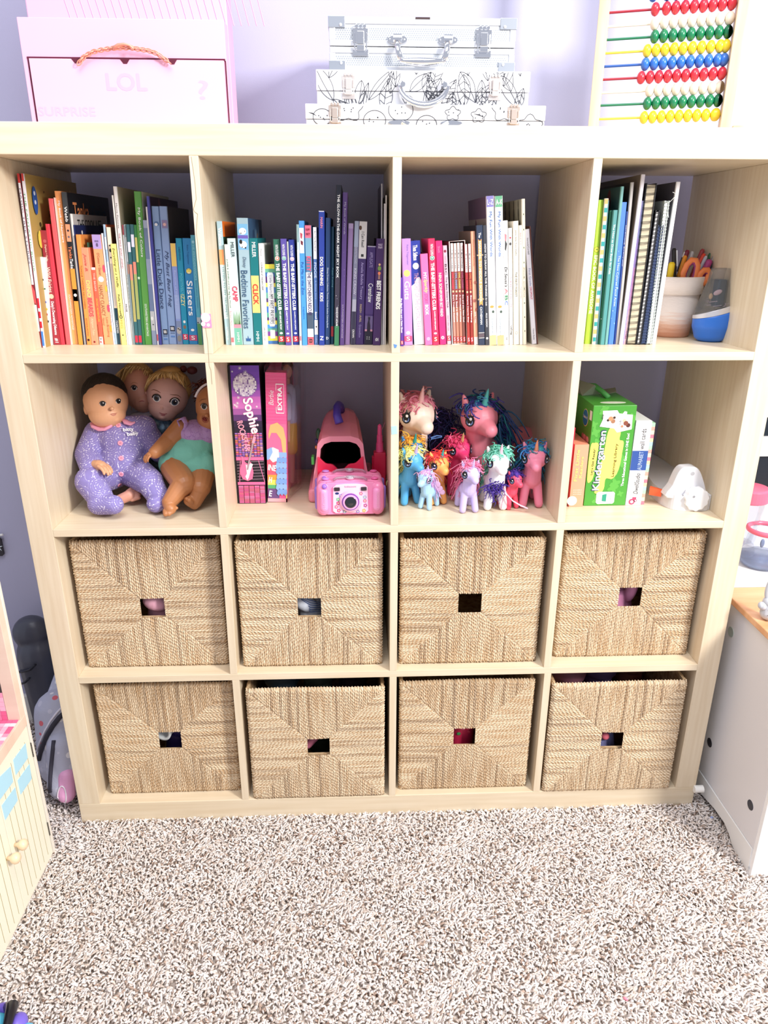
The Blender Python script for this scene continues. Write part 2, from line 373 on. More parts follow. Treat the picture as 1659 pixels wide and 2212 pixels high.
bspec = [  # x0, yfront, shelf z, mesh, mirrored, label
    (.0600, .037, .401, bmesh_a, 0, 'seagrass basket under the seated dolls, pink cloth in its hand hole'),
    (.4080, .026, .401, bmesh_a, 1, 'seagrass basket under the toy cameras, blue and white striped cloth in its hole'),
    (.7590, .024, .401, bmesh_b, 0, 'seagrass basket under the ponies, its hand hole black and empty'),
    (1.1165, .040, .401, bmesh_b, 1, 'seagrass basket under the green game box, pink and yellow cloth in its hole'),
    (.0655, .030, .05, bmesh_b, 1, 'bottom row seagrass basket at the far left with a white rimmed cup in its hole'),
    (.4120, -.001, .05, bmesh_a, 0, 'bottom row seagrass basket pulled forward with a pink tube in its hole'),
    (.7605, .017, .05, bmesh_b, 0, 'bottom row seagrass basket, palest of the eight, with a red patterned tin in its hole'),
    (1.1085, -.004, .05, bmesh_a, 1, 'bottom row seagrass basket at the far right with a pink scrap in its hole')]
baskets = []
for i, (x, y, z, me, mir, lab) in enumerate(bspec):
    t = thing('seagrass_basket', lab, 'basket', (x+BW/2, y, z), (0, 0, 0), 'woven baskets in the lower two rows')
    if mir: t.scale = (-1, 1, 1)
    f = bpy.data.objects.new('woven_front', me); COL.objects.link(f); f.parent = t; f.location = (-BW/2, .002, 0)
    if proto is None:
        wl = box_walls().build('basket_wall', t); wl.location = (-BW/2, 0, 0); 
        proto = [wl]
        for xx in (.004, BW-.004): rm = rim_mesh(xx).build('rim', t, smooth=True); rm.location = (-BW/2, 0, 0); proto.append(rm)
    else:
        for s_ in proto: c = s_.copy(); COL.objects.link(c); c.parent = t
    baskets.append(t)
# ------------------------------------------------------------------ books
def book(spec):
    """u0,u1: spine edges at the shelf; vb: pixel row of its foot; ut,vt: top left corner of the spine"""
    u0, u1, vb, ut, vt, dep, col, label = spec[:8]; kw = spec[8] if len(spec) > 8 else {}
    zf = 1.103; a = P(u0, vb, z=zf); b = P(u1, vb, z=zf); t = P(ut, vt, y=a.y)
    th = max(b.x-a.x-.0004, .0016); an = math.atan2(t.x-a.x, t.z-zf); H = (t.z-zf)/math.cos(an)
    y = a.y+kw.get('dy', 0); dep = min(dep, .392-y)
    lift = max(0, math.sin(an))*th
    name = kw.get('name', 'book')
    g = kw.get('group')
    o = thing(name, label, kw.get('cat', 'book'), (a.x, y, zf+lift+.0002), (0, an, 0), g)
    if an < 0: pass
    cm = mat(col, kw.get('rough', .4)); t_ = min(.0016, th*.2); m = MB(); ch = min(.0012, th*.2)
    # spine with two boards as one bent cover
    out = [(0, dep), (0, ch), (ch, 0), (th-ch, 0), (th, ch), (th, dep), (th-t_, dep), (th-t_, t_*1.5), (t_, t_*1.5), (t_, dep)]
    m.prism(out, 'z', 0, H, cm)
    base = .0007 if kw.get('polys') else .0002
    for (f0, f1, c) in kw.get('bands', []):      # printed areas on the spine: fractions from the top
        m.box((ch*.6, -.00015, H*(1-f1)), (th-ch*.6, .0002, H*(1-f0)), mat(c, .4))
    for di, (fx, fz, r, c, *e) in enumerate(kw.get('dots', [])):
        m.disc((fx*th, -base-.00006*di, H*(1-fz)), (0, -1, 0), r*th, mat(c, .4), k=18, up=(0, 0, 1), sy=e[0] if e else 1, th=.00004)
    for (pts, c) in kw.get('polys', []):          # printed shapes, in spine widths / height fractions
        m.prism([(p[0]*th, H*(1-p[1])) for p in pts], 'y', -.0006, -.0001, mat(c, .4))
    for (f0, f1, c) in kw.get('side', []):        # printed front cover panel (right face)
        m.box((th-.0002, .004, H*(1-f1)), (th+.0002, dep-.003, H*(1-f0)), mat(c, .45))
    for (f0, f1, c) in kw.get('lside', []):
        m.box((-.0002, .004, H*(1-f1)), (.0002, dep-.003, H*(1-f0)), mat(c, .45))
    for di, (py, pz, r, c, *e) in enumerate(kw.get('sdots', [])):
        r = min(r, .97*min(py, 1-py)*dep, .97*min(pz, 1-pz)*H/(e[0] if e else 1)); m.disc((th+.00035+.00003*di, py*dep, H*(1-pz)), (1, 0, 0), r, mat(c, .45), k=12, up=(0, 0, 1), sy=e[0] if e else 1, th=.0001)
    for di, (py, pz, r, c, *e) in enumerate(kw.get('ldots', [])):
        r = min(r, .97*min(py, 1-py)*dep, .97*min(pz, 1-pz)*H/(e[0] if e else 1)); m.disc((-.00035-.00003*di, py*dep, H*(1-pz)), (-1, 0, 0), r, mat(c, .45), k=12, up=(0, 0, 1), sy=e[0] if e else 1, th=.0001)
    m.build('cover', o)
    MB().box((t_, t_*1.5, .003 if H > .1 else .001), (th-t_, dep-.003, H-.003), mat('#eee6d6', .8)).build('pages', o)
    for q in kw.get('t', []):                      # (text, from, to, colour, height share, centre share, name, bold, shear)
        s, f0, f1, c = q[:4]; hs = q[4] if len(q) > 4 else .5; cx = q[5] if len(q) > 5 else .5
        nm = q[6] if len(q) > 6 else 'title'; bo = q[7] if len(q) > 7 else .012; sh = q[8] if len(q) > 8 else 0
        hgt = th*hs
        text(o, s, ((cx-hs/2)*th, -base-(.0006 if kw.get('dots') and len(kw['dots']) > 3 else .00015), H*(1-f0)), (0, 0, -1), (1, 0, 0), H*(f1-f0), hgt, c, nm, bo, sh)
    for (s, y0, y1, z0, z1, c) in kw.get('ct', []):   # lettering on the right-hand cover
        text(o, s, (th+.0006, y0*dep, H*z0), (0, 1, 0), (0, 0, 1), (y1-y0)*dep, H*(z1-z0), c, 'cover_title', .01)
    for (s, f0, f1, c, x0, x1) in kw.get('h', []):    # upright lettering across the spine
        text(o, s, (x0*th, -.0007, H*(1-f1)), (1, 0, 0), (0, 0, 1), (x1-x0)*th, H*(f1-f0), c, 'mark', .01)
    return o
SCH = ('#c9293c', '#fff')
def pub(f, c='#d8323f'):   # small red publisher's block near the foot of a spine
    return {'bands': [(f, f+.055, c)], 'h': [('S', f+.008, f+.045, '#fff', .3, .7)]}
def K(**k):
    return k
def merge(a, b):
    for k_, v in b.items(): a[k_] = a.get(k_, [])+v if isinstance(v, list) else v
    return a
W_ = '#fff'; Nv = '#1d2a4a'
rnd = random.Random(5)
def speck(n, c, z0=.05, z1=.95, r=.006):
    return [(rnd.uniform(.1, .9), rnd.uniform(z0, z1), r*rnd.uniform(.4, 1.3), rnd.choice(c), rnd.uniform(.5, 1.6)) for _ in range(n)]
c1 = [
 (86, 92, 751, 36, 375, .27, '#7b1a26', 'thin dark red edged picture book first against the left side panel', K(bands=[(0, .05, '#c33'), (.05, .62, '#e8e4ee'), (.74, .9, '#f4f0ee')], t=[('MAGIC TREE STORIES', .08, .5, '#667', .5, .5, 'title', 0)], polys=[([(0, .62), (1, .66), (1, .74), (0, .72)], '#d24a50')])),
 (92, 98, 751, 44.5, 375, .27, '#e4e0ea', 'tall thin picture book with yellow and brown illustrated cover facing right', K(bands=[(0, .04, '#c33'), (.7, .76, '#c8102e'), (.78, .82, '#c8102e'), (.84, .88, '#c8102e'), (.9, .99, '#3f7fd0')], t=[('THE FANTASTIC BOOK', .1, .55, '#5a6', .5, .5, 'title', 0)], side=[(0, 1, '#b49a58')],
   sdots=speck(70, ['#8a7238', '#cdb25e', '#e2d080', '#4e4024', '#b08c46', '#7c8a50', '#c8664a'], .05, .95, .005)+[(.12, .14, .011, '#2a56a0', 2.3), (.12, .1, .004, '#cfdcf0', 1), (.12, .15, .004, '#cfdcf0', 1), (.6, .2, .024, '#54221e', 1.6), (.56, .16, .01, '#e8e0dc', .9), (.75, .36, .026, '#2e1a1c', 1.6), (.13, .36, .01, '#f0da5a', 1.6)])),
 (100, 111, 746.5, 85.5, 556, .17, '#f4f2f0', 'thick white comic with small coloured drawings along its spine', K(dots=[(.3, .25, .2, '#223'), (.6, .35, .15, '#3a7a50'), (.5, .5, .22, '#4a5ac0'), (.6, .58, .25, '#e0c040'), (.5, .64, .3, '#c03040'), (.7, .72, .25, '#223'), (.5, .85, .2, '#c060a0'), (.3, .92, .25, '#223')], polys=[([(.0, .5), (.35, .52), (.5, .85), (.2, .9), (0, .8)], '#3f82d6')])),
 (116, 131.5, 745, 86, 498, .15, '#a8303c', 'dark red paperback with cream lettering about wild fairies', K(bands=[(0, 1, '#a4323f')], t=[('Daphne + Emilia', .12, .26, '#f0d8c0', .3), ('Wild Fairies', .31, .53, '#f3dcc6', .5), ("Daisy's Decorating Dilemma", .61, .91, '#fff', .5), ('#1', .94, .98, '#fff', .5)], dots=[(.5, .565, .33, '#f2c8a8'), (.5, .09, .22, '#c06068')])),
 (131.5, 140, 745, 97, 484, .2, '#e23a4e', 'bright scarlet thin folder leaning behind the dark red paperback', {}),
 (143, 153, 745, 103.5, 429, .22, '#f0636a', 'tall coral red hardback with a plain spine', {}),
 (153, 156, 745, 115.5, 427, .22, '#fbd6cc', 'very thin pale pink booklet beside the coral hardback', {}),
 (156, 169.5, 744, 117, 413, .22, '#fba765', 'tall orange hardback My Book of Numbers', K(t=[('My Book of Numbers', .06, .32, '#fff', .42), ('SOUTHWESTERN ADVANTAGE', .66, .9, '#fff2e4', .35, .5, 'imprint', 0)])),
 (169.5, 180.5, 745, 132, 415, .25, '#14161c', 'tall black picture book with Tanka on its spine and cover', K(bands=[(.0, .13, '#3c4044'), (.2, .31, '#f2a078'), (.485, 1, '#fb9a3c'), (.62, .7, '#14161c')], t=[('Webb', .09, .185, '#fff', .5), ('Tanka', .34, .45 - .03, '#f08858', .6), ('Tanka', .42, .485, '#fff', .55)], dots=[(.5, .66, .3, '#fff'), (.5, .24, .2, '#223'), (.5, .28, .2, '#667')], ct=[('Tanka', .1, .45, .84, .94, '#e8925c'), ('Tanka', .5, .9, .84, .93, '#1f3a4c')])),
 (181.5, 186, 744, 150.5, 462, .21, '#f6f2ec', 'white picture book with The Cook lettered on its cover', K(side=[(0, 1, '#b9b5b4')], ct=[('THE COOK', .12, .6, .89, .96, '#222'), ('IE', .64, .8, .89, .96, '#555')])),
 (186, 187.6, 744, 158, 486, .2, '#20306a', 'very thin navy booklet with its cover facing right', K(side=[(0, 1, '#1a2450')], sdots=[(.2, .06, .004, '#ddd'), (.3, .1, .006, '#556'), (.36, .13, .005, '#e8a878'), (.44, .13, .005, '#e8a878')])),
 (187.6, 197.5, 745, 163, 507, .15, '#f79a4d', 'orange paperback with a halloween title on its spine', K(side=[(0, 1, '#e8924a')], t=[("TONGUE TWISTERS HALLOWEEN", .27, .66, '#8a4a20', .4, .5, 'title', 0), ('SCHOLASTIC', .75, .92, '#a33', .3, .5, 'imprint', 0)], dots=[(.5, .955, .28, '#401818')])),
 (197.5, 212.5, 745, 174, 535, .13, '#fa9c78', 'salmon chapter book about dino beards', K(t=[('Junie B.', .06, .24, '#c84a48', .45, .45, 'author', .01, .3), ('DINO', .33, .5, '#ffe680', .5), ('BEARDS', .51, .7, '#f25058', .6, .5, 'title', .03), ('Alligator Tales', .72, .9, '#fbe0b8', .4, .5, 'subtitle', 0)], dots=[(.5, .97, .15, '#802020')])),
 (212.5, 215, 744, 187.5, 524, .14, '#2f5c46', 'thin dark green booklet squeezed between two orange books', {}),
 (215, 224.5, 744, 196.5, 578, .13, '#f3684e', 'short orange red chapter book with a white top edge', K(bands=[(0, .03, '#f8f4f0'), (.9, 1, '#f8f4f0')], t=[('THE BEARS', .07, .3, '#fbd0c0', .4), ('PICNIC ADVENTURE', .4, .7, '#fbc04c', .4)], h=[('V', .91, .94, '#222', .25, .75), ('R', .955, .985, '#e04040', .25, .75)])),
 (225.5, 245, 744, 197, 507, .14, '#fcaa76', 'peach orange paperback with a lilac label and NANCY CLANCY', K(bands=[(0, .125, '#b8a0dc')], h=[('BOOK', .05, .065, '#546', .3, .7), ('8', .075, .105, '#435', .4, .6)], t=[("O'Connor + Glasser", .16, .36, '#8a5038', .28, .5, 'author', 0), ('NANCY CLANCY', .45, .73, '#8c6040', .42, .35, 'title', .006), ('Late-Breaking', .745, .93, '#a8704a', .32, .62, 'subtitle', 0), ('News!', .75, .82, '#b07850', .26, .25, 'subtitle', 0)], dots=[(.5, .395, .3, '#e8e6e6'), (.92, .3, .14, '#e0506a', 3), (.93, .48, .12, '#e8c040', 3), (.92, .66, .14, '#e0506a', 3), (.93, .85, .13, '#d8a83c', 3)])),
 (245, 249, 744, 218, 504, .15, '#e4e8f0', 'thin pale grey booklet right of the peach paperback', K(t=[('THE CHOCOLATE SUNDAE', .35, .8, '#99a', .5, .5, 'title', 0)])),
 (249, 253.5, 744, 222, 485, .16, '#a8c4dc', 'thin pale blue booklet with a white band', K(bands=[(.1, .2, '#eef'), (.3, .9, '#dfe2ea')], side=[(0, 1, '#c0582c')])),
 (253.5, 262, 744, 229, 491, .16, '#ead9c0', 'beige reader with a dark teal lower spine and a small hat drawing', K(bands=[(0, .3, '#f5ead6'), (.3, .66, '#cfc6bc'), (.68, 1, '#1c4556')], t=[('P.D.EASTMAN', .79, .9, '#e8eef0', .5)], dots=[(.5, .15, .2, '#333'), (.55, .19, .3, '#222', 1.5), (.5, .25, .2, '#333')], side=[(0, 1, '#5c3220')])),
 (262.5, 274, 745, 238, 527, .15, '#f9ee86', 'pale yellow paperback about everything on a waffle', K(t=[('Everything on a Waffle', .04, .42, '#4a4a30', .55, .5, 'title', .004, .35), ('Polly Horvath', .49, .7, '#3a3a30', .42, .5, 'author', .012), ('FSG', .74, .83, '#c8b860', .4, .5, 'imprint')], dots=[(.5, .715, .32, '#2c2c28'), (.5, .715, .2, '#f9ee86'), (.5, .715, .1, '#222'), (.5, .9, .13, '#222')], side=[(0, 1, '#e8dc8a')])),
 (274.5, 277.5, 745, 241, 422, .24, '#efece6', 'tall very thin white booklet beside the yellow paperback', {}),
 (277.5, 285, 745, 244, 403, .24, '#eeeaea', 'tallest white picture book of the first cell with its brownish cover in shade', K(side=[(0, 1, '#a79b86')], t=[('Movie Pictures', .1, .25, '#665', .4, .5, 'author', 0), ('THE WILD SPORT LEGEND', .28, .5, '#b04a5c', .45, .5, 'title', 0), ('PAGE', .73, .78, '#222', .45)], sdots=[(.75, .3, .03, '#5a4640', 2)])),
 (285, 289, 744, 263, 486, .2, '#d8dcdc', 'thin light grey reader left of the teal readers', K(bands=[(0, .08, '#a8404c')], t=[('THE BERRY BOOK', .4, .8, '#a8b8b0', .4)])),
 (289, 292.5, 744, 267.5, 485, .2, '#b8cdd0', 'thin pale teal reader with white blocks', K(bands=[(.1, .3, '#f4f8f8'), (.32, .4, '#f0a890')])),
 (292.5, 300, 745, 271.5, 485, .2, '#376a72', 'teal reader with white dashes and a red foot, left of its twin', K(bands=[(.14, .22, '#eef'), (.32, .45, '#e88f78'), (.45, .8, '#b7ac68'), (.92, .98, '#d8324a')])),
 (300, 308, 745, 280, 485, .2, '#37686e', 'teal reader with a yellow stripe and a red foot, right of its twin', K(bands=[(.08, .18, '#eef'), (.3, .4, '#e88f78'), (.4, .78, '#a8b268'), (.92, .98, '#d8324a')])),
 (308, 314, 745, 288.5, 486, .2, '#3a8446', 'thin dark green reader with a pale yellow strip near its top', K(bands=[(.1, .3, '#dccf7a'), (.42, .44, '#cfe8c8')])),
 (314, 328.5, 745, 289, 414, .22, '#5da048', 'tall green hardback My Book of Colors', K(t=[('My Book of Colors', .1, .41, '#fff', .42), ('SOUTHWESTERN ADVANTAGE', .72, .94, '#fff', .32, .5, 'imprint', .008)], side=[(0, 1, '#c9d0c0')])),
 (329, 339.5, 745, 308, 476, .18, '#7486a8', 'grey blue photo book with a dog, right of the green hardback', K(bands=[(0, .06, '#a8b4cc'), (.3, .5, '#9aa6c0'), (.72, .88, '#c6c8cc'), (.88, 1, '#93a0bc')], dots=[(.4, .78, .25, '#eee', 1.6), (.55, .83, .2, '#334', .5)])),
 (340, 343.5, 745, 314.5, 447, .2, '#f4f2f6', 'thin white booklet before the indigo book', K(bands=[(.92, .97, '#d85060')])),
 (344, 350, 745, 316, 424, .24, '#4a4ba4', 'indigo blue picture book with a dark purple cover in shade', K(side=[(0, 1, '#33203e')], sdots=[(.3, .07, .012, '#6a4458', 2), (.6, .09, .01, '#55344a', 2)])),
 (350.5, 365.5, 744, 326.5, 446, .2, '#8facd6', 'powder blue hardback Little Duck Dance', K(t=[('Little Duck Dance', .3, .73, '#22335e', .62, .5, 'title', .002)], polys=[([(.28, .885), (.92, .885), (.92, .925), (.28, .925)], '#1b2440'), ([(.3, .955), (.85, .955), (.85, .965), (.3, .965)], '#5a86c8')], h=[('BB', .893, .915, '#fff', .4, .8), ('BRIGHTER', .932, .94, '#33466e', .3, .88)], dots=[(.55, .12, .34, '#4f74a8', .9), (.5, .125, .22, '#f2f4f6', .9)])),
 (366, 382, 744, 343.5, 446, .2, '#90aad6', 'powder blue hardback My Best Bear Hug', K(t=[('My Best Bear Hug', .31, .72, '#22335e', .6, .5, 'title', .002, .35)], polys=[([(.26, .86), (.9, .86), (.9, .9), (.26, .9)], '#1b2440'), ([(.3, .935), (.85, .935), (.85, .945), (.3, .945)], '#5a86c8'), ([(.22, .095), (.9, .095), (.9, .15), (.22, .15)], '#8f82ac')], h=[('BB', .868, .89, '#fff', .38, .78), ('BRIGHTER', .91, .918, '#33466e', .3, .88)], dots=[(.55, .125, .2, '#e6b8b4')], side=[(0, 1, '#3a3a44')])),
 (383, 395, 744, 367, 526, .15, '#8ea0dc', 'lavender paperback with a yellow top and a shaggy dog at its foot', K(bands=[(0, .22, '#f2cd6a'), (.5, .74, '#a0b4e2'), (.76, 1, '#7f8fb4')], t=[('Because of the dog', .26, .6, '#c4d0f4', .4, .5, 'title', 0)], dots=[(.5, .86, .4, '#b9b2ac', 1.6), (.4, .84, .14, '#333'), (.7, .85, .14, '#333'), (.5, .94, .4, '#8a8682', 1.4)])),
 (395.5, 408.5, 744, 379, 515, .15, '#1e93b8', 'turquoise graphic novel Positively Izzy', merge(K(t=[('LIBENSON', .08, .2, '#0d5c86', .3), ('POSITIVELY', .32, .52, '#5cc4d8', .4), ('IZZY', .52, .63, '#f0e49a', .6)], dots=[(.5, .78, .2, '#f2f2f2', 1.2), (.5, .83, .25, '#8a6a58', 1.2)]), pub(.9, '#d83a5e'))),
 (409, 428, 744, 393.5, 515, .15, '#2b86c0', 'blue graphic novel Sisters with a yellow smiley face', merge(K(t=[('Raina Telgemeier', .06, .24, '#1c5a94', .25, .5, 'author', 0), ('Sisters', .39, .72, '#fff', .62)], dots=[(.5, .3, .34, '#17609a'), (.5, .3, .29, '#f0dc6a'), (.38, .285, .04, '#333'), (.62, .285, .04, '#333'), (.5, .315, .14, '#f6f4ea', .4), (.5, .86, .2, '#f4f4f4', .7)]), pub(.91, '#c84a78'))),
 (428.6, 438.5, 745, 411, 508, .15, '#57aac2', 'light teal paperback last in the first cell with a green foot', K(bands=[(.74, .8, '#a8b4be'), (.8, 1, '#4d8f58')], t=[('THE PENDERWICKS', .06, .4, '#8fd0de', .4), ('Gone-away Summer', .4, .66, '#2c6a98', .3, .5, 'subtitle', 0)], dots=[(.5, .06, .3, '#9fd4e4'), (.3, .79, .15, '#222')])),
]
BSC = lambda c, t2, h2: merge(K(t=[('MARTIN & TELGEMEIER', .05, .15, W_, .42, .5, 'author', 0), ('THE BABY-SITTERS CLUB', .22, .66, W_, .5, .5, 'title', .03), (t2, .67, .85, W_, .28, .5, 'subtitle', .01)], dots=[(.5, .175, .34, '#f4f4f2'), (.5, .175, .28, h2), (.5, .173, .13, W_), (.5, .885, .25, W_, .6)]), pub(.915))
c2 = [
 (488, 499.5, 745, 467, 478, .17, '#a9c8d4', 'pale blue paperback Listen to My Trumpet, first in the second cell', K(bands=[(.22, .34, '#f6a468'), (.34, .78, '#cfe6ea')], t=[('Willems', .05, .19, W_, .6), ('LISTEN TO MY TRUMPET!', .36, .76, '#6a9aa4', .42, .6, 'title', 0), ('HYPERION', .85, .96, '#e8f2f4', .4, .5, 'imprint')], side=[(0, .12, '#e8701c'), (.12, 1, '#1f4a36')])),
 (499.5, 507.5, 746, 484, 528, .14, '#e8f2ec', 'thin pale mint reader Junie B. Jones', K(t=[('JUNIE B. JONES and Her Big Fat Mouth', .14, .62, '#2c6a4c', .5, .5, 'title', .01), ('Barbara Park', .65, .8, '#e08898', .5, .5, 'author', 0)], bands=[(.92, .97, '#e07078')])),
 (508, 525, 745, 490, 515, .15, '#c5dbdc', 'pale aqua graphic novel Camp with pine trees on its spine', K(bands=[(.22, .33, '#e6ecec'), (.48, .66, '#eef2f0'), (.66, .8, '#bcd4c8'), (.8, .835, '#e88a9c'), (.835, 1, '#6fb09c')], t=[('MILLER', .035, .17, '#3a4650', .4, .6, 'author', .01), ('CAMP', .44, .58, '#c8425e', .62, .5, 'title', .03), ('HMH', .88, .97, '#dff0ea', .3, .5, 'imprint')], polys=[([(x0, .8), (x0+.13, .68+.02*(i % 2)), (x0+.26, .8)], '#7fa07e') for i, x0 in enumerate((.02, .2, .4, .6, .74))])),
 (528.5-19, 549-21, 744.5, 0, 0, 0, '', '')]
